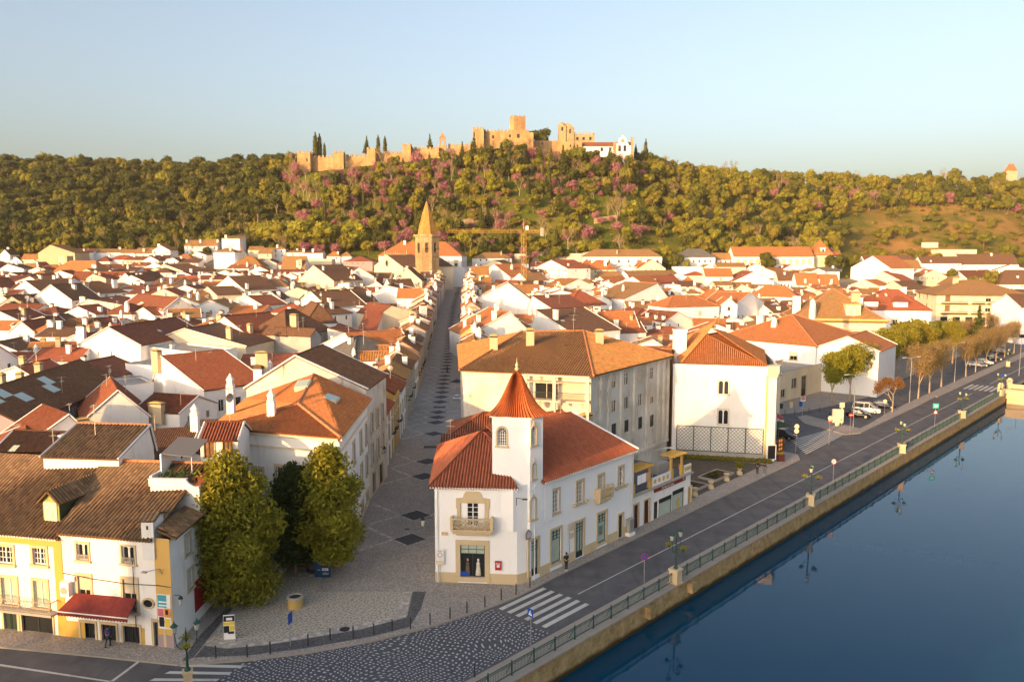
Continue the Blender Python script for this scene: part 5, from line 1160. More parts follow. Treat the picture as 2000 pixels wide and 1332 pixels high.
mb.box(-.1, Lf + .1, -.4, .0, ZF - fz0 - .3, ZF - fz0 - .02); mb.box(-.1, Lf + .1, -.3, .0, 2.3, 2.6)
build('pilasters', mb, W_['dirty'], fl, (b_[0] - a[0], b_[1] - a[1], 0), uf)
u0 = math.atan2(b_[1] - a[1], b_[0] - a[0]); L0_ = math.dist(a, b_)
mb = MB();
for x in (L0_ * .515, L0_ * .735, L0_ * .985): mb.box(x - .18, x + .18, -1.3, -.9, 5, ZF - fz0 - .1)
mb.box(L0_ * .5, L0_, -1.4, 0, 11.4, 11.6); mb.box(L0_ * .5, L0_, -1.4, 0, ZF - fz0 - .15, ZF - fz0); mb.box(L0_ * .5, L0_, -1.4, 0, 7.4, 7.6); mb.box(L0_ * .5, L0_, -1.4, 0, ZF - fz0 - .9, ZF - fz0 - .85)
lg = build('loggia', mb, W_['cream'], fl, (0, 0, 0), u0)
mb = MB()
for zb_ in (7.6, 11.6):
 mb.box(L0_ * .51, L0_, -1.28, -1.22, zb_ + .95, zb_ + 1.0)
 for i in range(60): x = L0_ * .51 + i * L0_ * .49 / 60; mb.box(x - .012, x + .012, -1.26, -1.24, zb_, zb_ + .95)
build('balustrade', mb, DARK, lg)
for x, y, z in ((2.5, 110.5, 17.3), (12.3, 112.5, 17.0), (-2.5, 109, 16.6)): link('chimney', chim_mesh(3, 1.1, .9, 1.6), frf, (x - a[0], y - a[1], z - fz0))
for x, y in ((9, 117), (3, 119)): link('antenna', ant_mesh(1), frf, (x - a[0], y - a[1], 18 - fz0))
# annexes between corner house and flats
house((-7.4, 91.5), (3.2, 91.5), 8, 'h', .1, 8.6, 10.6, 'white', 'dred', auto=False, seed=71, chim=[(.85, .2, 2, .7, .6)]); HS[-1]['o']['label'] = 'dark red roofed annex squeezed between the turret house and the flats'; HS[-1]['lab'] = 1
house((3.6, 91.8), (10.2, 97.5), 6, 'e', .1, 8.4, 10.4, 'dirty', 'red', auto=False, seed=72, chim=[(.8, .0, 3, 1.9, 1.5)]); HS[-1]['o']['label'] = 'red ridged roof beside an ornate cream chimney behind the corner house'; HS[-1]['lab'] = 1
house((-7.6, 86.2), (-3.4, 86.4), 4, 's', .1, 7.9, 9.2, 'white', 'dred', auto=False, seed=73, chim=[]); HS[-1]['o']['label'] = 'low brown tiled lean-to at the street edge behind the corner house'; HS[-1]['lab'] = 1
# ---- lattice house
a, b_, c, d = (23.3, 115.0), (37.6, 111.7), (41.0, 130), (26, 134); lz = .14; ZL = 13.8
b0 = (36.2, 112.0); bm = (37.9, 112.4)
lo_ = OPS(a, b0, lz, [(1403, 1424, 743, 771, 'arch2', .08), (1402, 1423, 800, 829, 'arch2', .08)])
lp = [a, b0, (37.4, 112.2), (38.0, 113.4), c, d]
ap = (29.6, 121.5, 17.3); ap2 = (33.5, 126, 17.3)
lx = lambda p, o, z=ZL + .1: (p[0] + (p[0] - 31.5) / 15 * o, p[1] + (p[1] - 121) / 10 * o, z)
ra, rb, rc, rd_ = (24.6, 115.0, ZL + .05), (36.0, 112.3, ZL + .05), lx(c, .3), lx(d, .3)
lh, lrf, lq = poly_house('lattice_house', lp, lz, ZL, 'white', {0: lo_}, 'orange', [[ra, rb, ap], [rb, rc, ap2, ap], [rc, rd_, ap2], [rd_, ra, ap, ap2]], 'tall white house end with paired arched grilles and a green lattice along its foot', 'house', hips=[(ra, ap), (rb, ap), (ap, ap2)])
mb = MB()
for k, (p, q) in enumerate(zip(lp[1:], lp[2:4])): pass
mb.prism([(p[0] - a[0], p[1] - a[1]) for p in ((36.0, 111.6), (37.6, 111.8), (38.5, 113.3), (37.8, 114), (36.0, 112.9))], ZL - lz - 1.0, ZL - lz + .12)
mb.prism([(p[0] - a[0], p[1] - a[1]) for p in ((36.1, 111.8), (37.5, 112.0), (38.3, 113.3), (37.8, 114), (36.1, 112.9))], ZL - lz - 1.5, ZL - lz - 1.0); build('cornice', mb, W_['cream'], lh)
ul = math.atan2(b0[1] - a[1], b0[0] - a[0]); Ll = math.dist(a, b0)
mb = MB(); mb.box(Ll - .32, Ll - .06, -.05, .0, .3, ZL - lz - 1.2); build('corner_strip', mb, W_['ochre'], lh, (0, 0, 0), ul)
mb = MB(); x0, x1, zz0, zz1 = .7, Ll - .5, 1.1, 4.7
for x in [x0 + (x1 - x0) * i / 5 for i in range(6)]: mb.box(x - .05, x + .05, -.16, -.08, zz0, zz1)
for z in (zz0, zz1): mb.box(x0, x1, -.16, -.08, z - .04, z + .04)
st_ = .52; k = 0; x = x0 - (zz1 - zz0)
while x < x1:
 for sg in (1, -1):
  p = (x, zz0) if sg > 0 else (x, zz1); q = (x + (zz1 - zz0), zz1) if sg > 0 else (x + (zz1 - zz0), zz0)
  ta, tb = max(0, (x0 - x) / (zz1 - zz0)), min(1, (x1 - x) / (zz1 - zz0))
  if tb > ta: mb.tube((p[0] + (q[0] - p[0]) * ta, -.12 - .01 * sg, p[1] + (q[1] - p[1]) * ta), (p[0] + (q[0] - p[0]) * tb, -.12 - .01 * sg, p[1] + (q[1] - p[1]) * tb), .022, None, 4)
 x += st_
build('lattice', mb, GREEN, lh, (0, 0, 0), ul)
mb = MB(); mb.box(0, Ll, -.05, 0, -.1, 1.0); build('base_band', mb, W_['grey'], lh, (0, 0, 0), ul)
mb = MB(); mb.box(-.9, .9, -.8, .8, -3, 2.9); mb.box(-1, 1, -.9, .9, 2.9, 3.1); link('chimney', mb.mesh('chimney', W_['clean']), lrf, (25.6 - a[0], 122 - a[1], 15.0 - lz));
house((22.6, 117), (25.6, 124), 9, 'g', .1, 13.9, 15.2, 'ochre', 'orange', auto=False, seed=79, chim=[]); HS[-1]['o']['label'] = 'small orange roof with a yellow eave tucked left of the lattice house'; HS[-1]['lab'] = 1
# ---- bright orange roofed civic building on the right
house((48.4, 188), (65.0, 170.5), 25, 'h', .1, 10.0, 15.2, 'clean', 'orange', ops={'front': [(4.5, 6.6, 1.5, 1.5, 'two', 0), (11.5, 6.4, 1.7, 1.3, 'half', .15), (19, 6.2, 1.7, 1.6, 'half', .15)], 'right': []}, chim=[(.45, .25, 2, 1.1, .8), (.1, .6, 1, 1.6, 3.0), (.6, .7, 2, 1.3, 3)], seed=81, o=.5, corr=0)
HS[-1]['o']['label'] = 'large white building with a vivid orange hipped roof right of the lattice house'; HS[-1]['lab'] = 1
house((65.1, 170.4), (75, 163), 16, 'g', .1, 9.6, 12.2, 'clean', 'orange', ops={'front': [(3.2, 5.5, 1.6, 1.6, 'dark', .15), (8.6, 5.2, 1.6, 2.2, 'black', 0)], 'right': []}, chim=[], seed=82, corr=0); HS[-1]['o']['label'] = 'gabled wing of the orange roofed building, its end towards the street trees'; HS[-1]['lab'] = 1
house(U(1517, 789), U(1690, 742), 9, 'f', .1, 5.6, 6, 'cream', 'grey', ops={'front': [(2.4, .9, 1.9, 1.6, 'dark', .12), (7.0, 2.2, 2.4, 2.0, 'dark', .1), (11.2, .1, 2.2, 4.2, 'glassdark', .2), (21, 1.6, 1.2, 3.0, 'dark', 0), (26, .1, 1.3, 3.2, 'doorm', 0), (32, 1.6, 1.6, 2, 'dark', 0)], 'right': []}, chim=[], seed=83); HS[-1]['o']['label'] = 'low cream flat-roofed wing with a tall glazed entrance facing the side street'; HS[-1]['lab'] = 1
house((40.5, 139), (47, 139), 10, 'e', .1, 8.6, 10.5, 'cream', 'orange', ops={'front': [(4.9, 4.3, 1.6, .9, 'two', 0)]}, chim=[], seed=84, auto=False); HS[-1]['o']['label'] = 'cream house corner with an orange roof just behind the lattice house'; HS[-1]['lab'] = 1
r_, rf_, W = house((76, 216), (99, 212), 20, 'p', .5, 11.9, 19.6, 'cream', 'tanr', ops={'front': [(4, 5.5, 1.6, 2.2, 'blind', .15), (9, 5.5, 1.8, 2.4, 'door', .15), (15, 5.5, 1.6, 2.4, 'blind', .15), (20, 5.5, 1.6, 2.4, 'blind', .15)], 'right': []}, chim=[(.2, .0, 2, 1.3, 4.0), (.72, .3, 3, 2.2, 2.0), (.08, .4, 1, 2, 4)], seed=85, o=.9, corr=0)
r_['label'] = 'cream villa under a large steep brown pyramid roof with a dormer'; HS[-1]['lab'] = 1
mb = MB(); mb.box(13.5, 17.2, 1.2, 5, 11.2, 15.2); dm = build('dormer', mb, W_['cream'], r_); put_windows(dm, (13.5, 1.08), (17.2, 1.08), [(1.85, 12.2, 1.2, 1.9, 'two', .15)])
mb = MB(); mb.box(13.2, 17.5, .9, 5.5, 15.2, 15.4); build('dormer_roof', mb, W_['ochre'], dm)
mb = MB(); mb.box(3, 22, -3.2, .1, 8.4, 8.6); build('canopy', mb, W_['cream'], r_)
mb = MB(); mb.box(-.5, 23.9, -.5, -.4, 10.9, 11.5); build('frieze', mb, W_['ochre'], r_)
r_, rf_, W = house((106, 245), (125.5, 240), 16, 'h', .6, 12.4, 18.0, 'clean', 'red', ops={'front': [(3.5, 6.5, 1.4, 2.2, 'two', .3), (10.3, 6.5, 1.4, 2.2, 'two', .3), (16.2, 6.5, 1.4, 2.2, 'two', .3)], 'right': []}, chim=[(-.02, .0, 1, 2.6, 3.6), (.4, .6, 1, 1.6, 2), (.7, .6, 1, 1.6, 2)], seed=86, sky=2)
r_['label'] = 'white house with a red roof, two dormers and three stone-framed windows, right'; HS[-1]['lab'] = 1
for x in (1.5, 9.8):
 mb = MB(); mb.box(x, x + 4, 1.0, 5, 11.6, 14.2); dm = build('dormer', mb, W_['clean'], r_); put_windows(dm, (x, .86), (x + 4, .86), [(2, 12.2, 1.5, 1.5, 'two', 0)])
 mb = MB(); roof_poly(mb, [(x - .4, .6, 14.1), (x + 4.4, .6, 14.1), (x + 3, 5, 15.6), (x + 1, 5, 15.6)]); roof_poly(mb, [(x - .4, 5, 14.1), (x - .4, .6, 14.1), (x + 1, 5, 15.6)]); build('dormer_roof', mb, T_['red'], dm)
ops = [(x, z, 1.9, 2.4, s, 0) for z in (5.6, 9.4) for x, s in ((4, 'door'), (9, 'blind'), (13.5, 'blind'), (18.5, 'half'), (24, 'blind'), (28.5, 'door'))] + [(x, .2, 2.6, 3.2, 'black', 0) for x in (3, 7.5, 12, 16.5, 21, 25.5, 29.5)]
r_, rf_, W = house((166, 314), (198, 308), 26, 'h', 1.0, 13.4, 18.4, 'cream', 'tanr', ops={'front': ops, 'left': [(x, z, 1.6, 2.2, s, 0) for z in (5.6, 9.4) for x, s in ((4, 'door'), (9, 'half'), (14, 'door'), (20, 'blind'))]}, chim=[(.3, .4, 3, 2, 2)], seed=87, o=1.2)
r_['label'] = 'long three-storey cream block with running balconies and a broad brown roof, far right'; HS[-1]['lab'] = 1
for z in (4.5, 8.4):
 for x0, x1 in ((1.5, 11), (12.5, 17), (18, 30.5)):
  mb = MB(); mb.box(x0, x1, -1.5, .05, z + .1, z + .35); mb.box(x0, x1, -1.5, -1.44, z + 1.25, z + 1.32)
  for i in range(int((x1 - x0) / .25)): mb.box(x0 + i * .25 - .03, x0 + i * .25 + .03, -1.49, -1.45, z + .35, z + 1.27)
  build('balcony', mb, DARK, r_)
 mb = MB(); mb.box(-.12, W + .12, -.12, .0, z - .35, z + .05); build('string_course', mb, W_['ochre'], r_)
hh('e', 1994, 600, 2070, 600, 575, 12, 16, 'clean', 'brown', ops={'front': [(3, 6, 1.4, 1.6, 'dark', 0), (7, 6, 1.4, 1.6, 'dark', 0), (3, 2, 6, 1.2, 'dark', 0)]}, lab='white block half cut by the right edge beyond the balconied building')
hh('h', 1838, 650, 1882, 652, 642, 3.6, 6, 'white', 'red', lab='little white kiosk with a red roof in front of the balconied block', chim=[])
# ---------------------------------------------------------------- corner of the square, lower left
a, b_ = (-42.5, 61.4), (-25.6, 57.95)
j = (-34.7, 59.78)                                  # seam between the two houses
wz = .14
ops = OPS(j, b_, wz, [(150, 172, 1061, 1094, 'arch2', .16), (238, 262, 1066, 1100, 'arch2', .16), (153, 177, 1124, 1186, 'half', .2), (241, 267, 1131, 1194, 'half', .2), (158, 186, 1215, 1253, 'glassdark', .16), (199, 227, 1219, 1257, 'glassdark', .16), (241, 273, 1222, 1260, 'glassdark', .16), (301, 320, 1214, 1263, 'doorg', .2)])
cback = (-25.4, 72.5)
sops = [(3.2, 6.1, 1.0, 1.6, 'sash', .15), (3.4, 3.2, 1.0, 1.6, 'sash', .15), (8.2, 6.1, 1.0, 1.6, 'sash', .15), (8.4, 3.2, 1.0, 1.6, 'sash', .15)]
zw = 8.55; ridge = 12.1
e0, e1, e2 = (j[0] - .1, j[1] - .35, zw), (b_[0] - 1.6, b_[1] + .1, zw), (b_[0] + .4, b_[1] - .3, zw)
bk = (-36.2, 74)
wr, wrf, wq = poly_house('awning_house', [j, b_, cback, bk], wz, zw, 'white', {0: ops, 1: sops}, 'moss',
 [[(j[0] - .1, j[1] - .4, zw + .02), (b_[0] - 1.3, b_[1] - .2, zw + .02), (-25.9, 66.5, ridge), (-35.3, 67.6, ridge)], [(-24.9, 57.6, zw + .25), (-24.9, 72.5, zw + .25), (-26.6, 72.5, zw + .9), (-26.6, 58.2, zw + .75)], [(-25.4, 73.2, 9.4), (-36.2, 74.4, 9.4), (-35.3, 67.6, ridge), (-25.9, 66.5, ridge)]],
 'white corner house with a red shop awning, yellow corner pier and mossy roof', 'house', corr=.33, hips=[((-25.9, 66.5, ridge), (-35.3, 67.6, ridge))], cap=CAPT)
ub = math.atan2(b_[1] - j[1], b_[0] - j[0]); Lb = math.dist(j, b_)
mb = MB(); mb.box(Lb - 1.28, Lb + .03, -.035, .0, .95, zw - wz + .1); build('corner_pier', mb, W_['ochre'], wr, (0, 0, 0), ub)
mb = MB(); mb.box(Lb - 1.3, Lb + .06, -.06, .0, -.1, .95); build('plinth', mb, W_['lilac'], wr, (0, 0, 0), ub)
for x0, x1 in ((0, 1.65), (Lb - 2.9, Lb - 2.45)): mb = MB(); mb.box(x0, x1, -.03, 0, -.1, 1.3); build('dado', mb, W_['yellow'], wr, (0, 0, 0), ub)
mb = MB(); mb.box(0, Lb - 1.3, -.22, .0, zw - wz - .28, zw - wz - .12); mb.box(0, Lb - 1.3, -.1, .0, zw - wz - .55, zw - wz - .28)
build('cornice', mb, W_['white'], wr, (0, 0, 0), ub)
mb = MB()
for i in range(int((Lb - 1) / .26)): x = i * .26 + .05; mb.tube((x, -.4, zw - wz - .1), (x, .1, zw - wz + .06), .10, .09, 5)
build('eave_tiles', mb, T_['old'], wrf, (0, 0, 0), ub)
RED_CLOTH = plain('red_awning_cloth', (.17, .024, .02), .8, var=.2)
mb = MB(); x0, x1 = .55, 6.25; zt_, zl = 3.65, 2.75; n = 24
mb.face([(x0 + .5, -.05, zt_), (x1 - .5 + .6, -.05, zt_), (x1 + .3, -1.45, zl), (x0, -1.45, zl)][::-1]); mb.face([(x0 + .5, -.05, zt_ - .04), (x1 + .1, -.05, zt_ - .04), (x1 + .3, -1.45, zl - .04), (x0, -1.45, zl - .04)])
for i in range(n):
 xa, xb = x0 + (x1 + .3 - x0) * i / n, x0 + (x1 + .3 - x0) * (i + 1) / n; mb.face([(xa, -1.46, zl - .28), ((xa + xb) / 2, -1.47, zl - .36), (xb, -1.46, zl - .28), (xb, -1.45, zl), (xa, -1.45, zl)])
mb.face([(x0, -1.45, zl), (x0, -.05, zl + .1), (x0 + .5, -.05, zt_)])
aw = build('awning', mb, RED_CLOTH, wr, (0, 0, 0), ub)
mb = MB(); mb.box(x0, x1 + .3, -1.49, -1.46, zl - .05, zl + .03); build('trim', mb, WHITEP, aw)
mb = MB(); mb.lathe([(.42, 0), (.3, .01)], 20); o = build('oval_window', mb, GLASS, wr, (math.cos(ub) * (Lb - 2.0), math.sin(ub) * (Lb - 2.0) - .06, 3.35)); o.rotation_euler = (rad(90), 0, ub)
mb = MB();
for k in range(20):
 a0, a1 = k * math.pi / 10, (k + 1) * math.pi / 10; mb.tube((.47 * math.cos(a0), 0, .36 * math.sin(a0)), (.47 * math.cos(a1), 0, .36 * math.sin(a1)), .1, None, 5)
build('oval_surround', mb, STONE, wr, (math.cos(ub) * (Lb - 2.0), math.sin(ub) * (Lb - 2.0) - .03, 3.35), ub)
for op in ops[2:4] + [(o_[0], o_[1] - .0, o_[2], .55) for o_ in ops[:2]]:
 mb = MB(); w_ = op[2] * 1.02; h = .95 if len(op) > 4 else .5; x = op[0]; zb = op[1]
 mb.box(x - w_ / 2, x + w_ / 2, -.12, -.08, zb + h - .05, zb + h); mb.box(x - w_ / 2, x + w_ / 2, -.12, -.08, zb, zb + .05)
 for i in range(9): xx = x - w_ / 2 + w_ * i / 8; mb.box(xx - .02, xx + .02, -.115, -.085, zb, zb + h)
 for i in range(4):
  cx = x - w_ / 2 + w_ * (i + .5) / 4
  for k in range(8): a0, a1 = k * math.pi / 4, (k + 1) * math.pi / 4; mb.tube((cx + .09 * math.cos(a0), -.1, zb + h * .6 + .14 * math.sin(a0)), (cx + .09 * math.cos(a1), -.1, zb + h * .6 + .14 * math.sin(a1)), .016, None, 4)
 build('grille', mb, CONC, wr, (0, 0, 0), ub)
mb = MB(); mb.box(-.75, .0, -.5, .0, 0, 1.15); mb.box(.02, .3, -.2, 0, 1.15, 1.5); bx_ = build('air_conditioner', mb, W_['clean'], None, (j[0] + .8, j[1] - .2, 3.6), ub); tag(bx_, 'white air conditioning box beside the left end of the red awning', 'air conditioner')
mb = MB(); mb.lathe([(.3, 0), (.3, .02), (.05, .03)], 16); o = build('fan', mb, CONC, bx_, (-.42, -.5, .5)); o.rotation_euler = (rad(90), 0, 0)
# posters on the pier, bracket lamp, wall cable
def poster(p, w_, h, rz, lb, cols, r, nm='poster'):
 o = empty(nm, p, rz, lb, 'poster'); mb = MB(); mb.box(-w_ / 2, w_ / 2, -.03, .0, 0, h); build('sheet', mb, WHITEP, o)
 for k, (x0, x1, z0_, z1_, c) in enumerate(cols): mb = MB(); mb.box(-w_ / 2 + w_ * x0, -w_ / 2 + w_ * x1, -.04 - .003 * k, -.031, h * z0_, h * z1_); build('print', mb, c, o)
 return o
TEAL = plain('teal_ink', (.05, .35, .45), .5); ORA = plain('orange_ink', (.75, .28, .04), .5); PNK = plain('pink_ink', (.65, .15, .2), .5)
pp = on_wall(j, b_, Lb - .63, 1.62, .05)
poster(pp, 1.1, 2.7, ub, 'tall board of coloured bills on the yellow corner pier', [(.02, .7, .62, .98, TEAL), (.1, .95, .66, .70, WHITEP), (.1, .9, .76, .80, WHITEP), (.02, .45, .36, .58, PNK), (.5, .98, .34, .6, ORA), (.1, .45, .06, .34, BLACKP), (.55, .9, .04, .3, YEL), (.6, .8, .42, .56, BLACKP)], 0)
o = empty('wall_lamp', on_wall(j, b_, Lb - .7, 6.2, .05), ub, 'curved street lamp arm high on the yellow corner pier', 'wall lamp'); mb = MB(); mb.tube((0, 0, -.3), (0, -.2, .2), .03, None, 6); mb.tube((0, -.2, .2), (-.7, -.8, .15), .03, None, 6); build('arm', mb, STEEL, o); mb = MB(); mb.box(-1.05, -.65, -.95, -.75, .06, .18); build('head', mb, STEEL, o)
o = empty('lantern', (b_[0] + .55, b_[1] + .25, 3.4), ub, 'black bracket lantern at the corner above the poster board', 'lantern')
mb = MB(); mb.tube((-.5, 0, .75), (0, 0, .75), .025, None, 5); mb.lathe([(.02, .75), (.16, .6), (.2, .5)], 6); mb.lathe([(.05, 0), (.1, .05)], 6); build('frame', mb, BLACKP, o); mb = MB(); mb.lathe([(.11, .06), (.18, .5)], 6); build('glass', mb, PALE, o)
for nm, l in (('cable', [(0, 5.15), (2.5, 4.9), (5.5, 4.75), (8.2, 4.85), (9.3, 4.8)]),):
 mb = MB()
 for (x0, z0_), (x1, z1_) in zip(l, l[1:]): mb.tube((x0, -.08, z0_), (x1, -.08, z1_), .03, None, 5)
 mb.tube((Lb - 3.1, -.1, .1), (Lb - 3.1, -.1, 6.6), .035, None, 5); build(nm, mb, DARK, wr, (0, 0, 0), ub)
# red panel and vents on the side of the awning house
mb = MB(); mb.box(4.0, 13.5, -.05, .0, .9, 3.4); build('red_panel', mb, plain('red_wall_paint', (.30, .015, .02), .7), wr, (b_[0] - j[0], b_[1] - j[1], 0), math.atan2(cback[1] - b_[1], cback[0] - b_[0]))
# attic block, chimney and terrace
house((-40.2, 67.4), (-33.4, 66.7), 5.5, 'e', 8.5, 12.6, 14.3, 'white', 'moss', auto=False, chim=[], seed=201, rp=.9); HS[-1]['o']['label'] = 'raised white attic block with a mossy roof on the awning house roof'; HS[-1]['lab'] = 1
mb = MB(); mb.box(-.45, .45, -.9, .9, -1.5, 1.6); mb.cur = 1; roof_poly(mb, [(-.65, -1.1, 1.55), (.65, -1.1, 1.55), (.65, 0, 1.9), (-.65, 0, 1.9)]); roof_poly(mb, [(.65, 1.1, 1.55), (-.65, 1.1, 1.55), (-.65, 0, 1.9), (.65, 0, 1.9)])
mb.cur = 2; mb.box(-.07, .07, -.91, -.9, .8, 1.1); link('chimney', mb.mesh('chimney', [W_['white'], T_['moss'], BLACKP]), wrf, (-27.2 - j[0], 58.9 - j[1], zw - wz))
ter = empty('roof_terrace', (-29.3, 63.4, -.1), ub * .3, 'red tiled roof terrace with plants and a pale parapet above the mossy roof', 'terrace')
ter.scale = (.75, 1, 1); mb = MB(); mb.box(0, 5.4, 0, 5.2, 8.5, 11.2); build('base', mb, W_['white'], ter)
mb = MB(); mb.box(.2, 5.3, .2, 5.2, 11.2, 11.25); build('floor', mb, plain('terracotta_floor', (.42, .13, .06), .7, var=.2), ter)
mb = MB(); mb.box(-.1, 4.0, -.12, .12, 11.2, 11.75); mb.box(-.1, 4.1, -.2, .2, 11.75, 11.85); mb.box(-.12, .12, .12, 5.2, 11.2, 12.0)
vs_ = [(4.0, 11.2), (4.0, 11.8), (4.3, 11.5), (4.8, 11.25), (5.4, 11.2)]
for (x0, z1_), (x1, z2_) in zip(vs_[1:], vs_[2:]): mb.raw([(x0, -.12, 11.1), (x1, -.12, 11.1), (x1, -.12, z2_), (x0, -.12, z1_), (x0, .12, 11.1), (x1, .12, 11.1), (x1, .12, z2_), (x0, .12, z1_)], [(0, 1, 2, 3), (5, 4, 7, 6), (3, 2, 6, 7)])
build('parapet', mb, W_['white'], ter)
mb = MB(); mb.box(5.3, 5.36, 0, 5.2, 12.05, 12.1)
for i in range(26): mb.box(5.31, 5.35, i * .2, i * .2 + .03, 11.2, 12.1)
build('balustrade', mb, plain('red_rail', (.35, .1, .05), .6), ter)
mb = MB(); mb.raw([(.1, 1.8, 13.4), (3.6, 1.8, 13.2), (3.6, 5.0, 13.9), (.1, 5.0, 14.1), (.1, 1.8, 13.35), (3.6, 1.8, 13.15), (3.6, 5.0, 13.85), (.1, 5.0, 14.05)], [(0, 1, 2, 3), (7, 6, 5, 4), (4, 5, 1, 0), (5, 6, 2, 1), (6, 7, 3, 2), (7, 4, 0, 3)]); build('canopy', mb, plain('grey_canopy_sheet', (.16, .15, .14), .5), ter)
mb = MB(); mb.tube((3.5, 1.9, 11.2), (3.5, 1.9, 13.2), .05); mb.box(.1, .25, 1.6, 5, 11.2, 13.4); build('canopy_post', mb, W_['clean'], ter)
house((-28.6, 72.2), (-25.2, 72.4), 4, 'e', 8.5, 12.9, 14.0, 'white', 'dred', ops={'front': [(.8, 2.6, .9, 1.6, 'door', .1), (2.5, 2.6, .9, 1.6, 'door', .1)]}, auto=False, chim=[], seed=203); HS[-1]['o']['label'] = 'small penthouse with a red roof and two brown doors opening on the terrace'; HS[-1]['lab'] = 1
LEAFP = plain('pot_plant_leaf', (.05, .09, .02), .7, var=.5)
for i, (x, y) in enumerate(((.8, .7), (1.7, .5), (2.4, .8), (3.3, .6), (1.2, 1.4), (4.2, 1.1), (.6, 3.0), (2.6, 2.0))):
 o = empty('potted_plant', (-29.2 + x * .72, 63.4 + y, 11.16), 0, ('potted plant number %d along the terrace parapet' % i) if 0 else 'green pot plant standing on the red roof terrace', 'plant', 'pot plants on the roof terrace')
 mb = MB(); mb.lathe([(.12, 0), (.2, .32), (.22, .34)], 8); build('pot', mb, CAPT, o)
 rr = random.Random(i); mb = MB()
 for k in range(70):
  a = rr.uniform(0, 6.3); e = rr.uniform(.1, 1.3); r = rr.uniform(.1, .42); c = Vector((r * math.cos(a) * math.cos(e), r * math.sin(a) * math.cos(e), .4 + r * math.sin(e) * 1.3)); d1 = Vector((rr.uniform(-1, 1), rr.uniform(-1, 1), rr.uniform(-1, 1))).normalized() * .09; d2 = d1.orthogonal().normalized() * .05
  mb.face([c - d1, c + d2, c + d1, c - d2])
 build('leaves', mb, LEAFP, o)
# yellow trimmed house at the left edge
a2 = (-46, 62.0); y0 = (-46.0, 62.3);
yo = OPS(y0, j, wz, [(-5, 24, 1067, 1100, 'sash', .22), (64, 89, 1070, 1102, 'sash', .22), (3, 32, 1128, 1180, 'pale', .2), (66, 92, 1134, 1186, 'pale', .2), (8, 34, 1195, 1242, 'doorg', .2), (43, 103, 1198, 1247, 'glassdark', .14)])
zy = 8.05
yh, yrf, yq = poly_house('yellow_trim_house', [y0, j, (-36.2, 75), (-48, 76)], wz, zy, 'white', {0: yo}, 'moss', [[(-46.2, 61.9, zy), (j[0] - .05, j[1] - .35, zy), (-35.4, 68.2, 12.2), (-46.9, 70, 12.2)], [(-36.2, 75.4, 9), (-48, 76.4, 9), (-46.9, 70, 12.2), (-35.4, 68.2, 12.2)]],
 'white house with yellow trim, iron balcony and a green dormer at the lower left edge', 'house', corr=.33)
uy = math.atan2(j[1] - y0[1], j[0] - y0[0]); Ly = math.dist(y0, j)
mb = MB(); mb.box(Ly - .75, Ly, -.04, 0, 0, zy - wz - .2); mb.box(0, Ly - .75, -.04, 0, zy - wz - .75, zy - wz - .2); build('yellow_band', mb, W_['yellow'], yh, (0, 0, 0), uy)
mb = MB()
for i in range(int(Ly / .26)): x = i * .26 + .1; mb.tube((x, -.35, zy - wz - .1), (x, .1, zy - wz + .04), .10, .09, 5)
build('eave_tiles', mb, W_['white'], yrf, (0, 0, 0), uy)
mb = MB(); zb = yo[2][1] - .1; xb = Ly - .6; mb.box(3.5, xb, -.85, .0, zb - .18, zb); mb.box(3.5, xb, -.85, -.8, zb + .92, zb + .98); mb.box(3.5, xb, -.83, -.8, zb + .1, zb + .13); mb.box(xb - .04, xb, -.85, 0, zb + .92, zb + .98)
x = 3.5
while x < xb - .25:
 mb.tube((x, -.82, zb + .1), (x + .24, -.82, zb + .92), .016, None, 4); mb.tube((x + .24, -.82, zb + .1), (x, -.82, zb + .92), .016, None, 4); x += .24
build('balcony', mb, CONC, yh, (0, 0, 0), uy)
dcx = along(y0, j, 47)[0]; mb = MB(); GRN = plain('dark_green_wall', (.035, .065, .03), .8, var=.2); LG = plain('light_green_frame', (.28, .33, .10), .7)
mb.box(dcx - .78, dcx + .78, 1.3, 5.6, 8.2, 10.4); mb.face([(dcx - .78, 1.3, 10.4), (dcx + .78, 1.3, 10.4), (dcx, 1.3, 11.1)]); dm = build('dormer', mb, GRN, yh, (0, 0, 0), uy)
mb = MB(); mb.box(dcx - .74, dcx + .74, 1.22, 1.3, 8.5, 10.4); mb.raw([(dcx - .78, 1.24, 10.4), (dcx + .78, 1.24, 10.4), (dcx, 1.24, 11.05)], [(0, 1, 2)]); build('dormer_front', mb, LG, dm)
mb = MB(); mb.box(dcx - .58, dcx + .58, 1.15, 1.22, 8.75, 10.25); build('shutter', mb, W_['cream'], dm)
mb = MB(); mb.box(dcx - .8, dcx + .8, .9, 1.3, 8.15, 8.5); build('sill', mb, W_['cream'], dm)
mb = MB(); roof_poly(mb, [(dcx - 1.1, 6.8, 10.2), (dcx - 1.1, .9, 10.2), (dcx, .9, 11.25), (dcx, 6.8, 11.25)], .3); roof_poly(mb, [(dcx + 1.1, .9, 10.2), (dcx + 1.1, 6.8, 10.2), (dcx, 6.8, 11.25), (dcx, .9, 11.25)], .3); build('dormer_roof', mb, T_['moss'], dm)
house((-52, 77.5), (-42, 76), 8, 'e', .1, 9.5, 11.6, 'white', 'brown', auto=False, seed=210, sky=1); HS[-1]['o']['label'] = 'dark roof behind the green dormer at the left edge'; HS[-1]['lab'] = 1
house((-41.5, 76.3), (-33, 75.2), 7, 'e', .1, 8.8, 10.3, 'white', 'brown', auto=False, seed=211, chim=[]); HS[-1]['o']['label'] = 'low grey-brown roof just behind the raised attic block'; HS[-1]['lab'] = 1
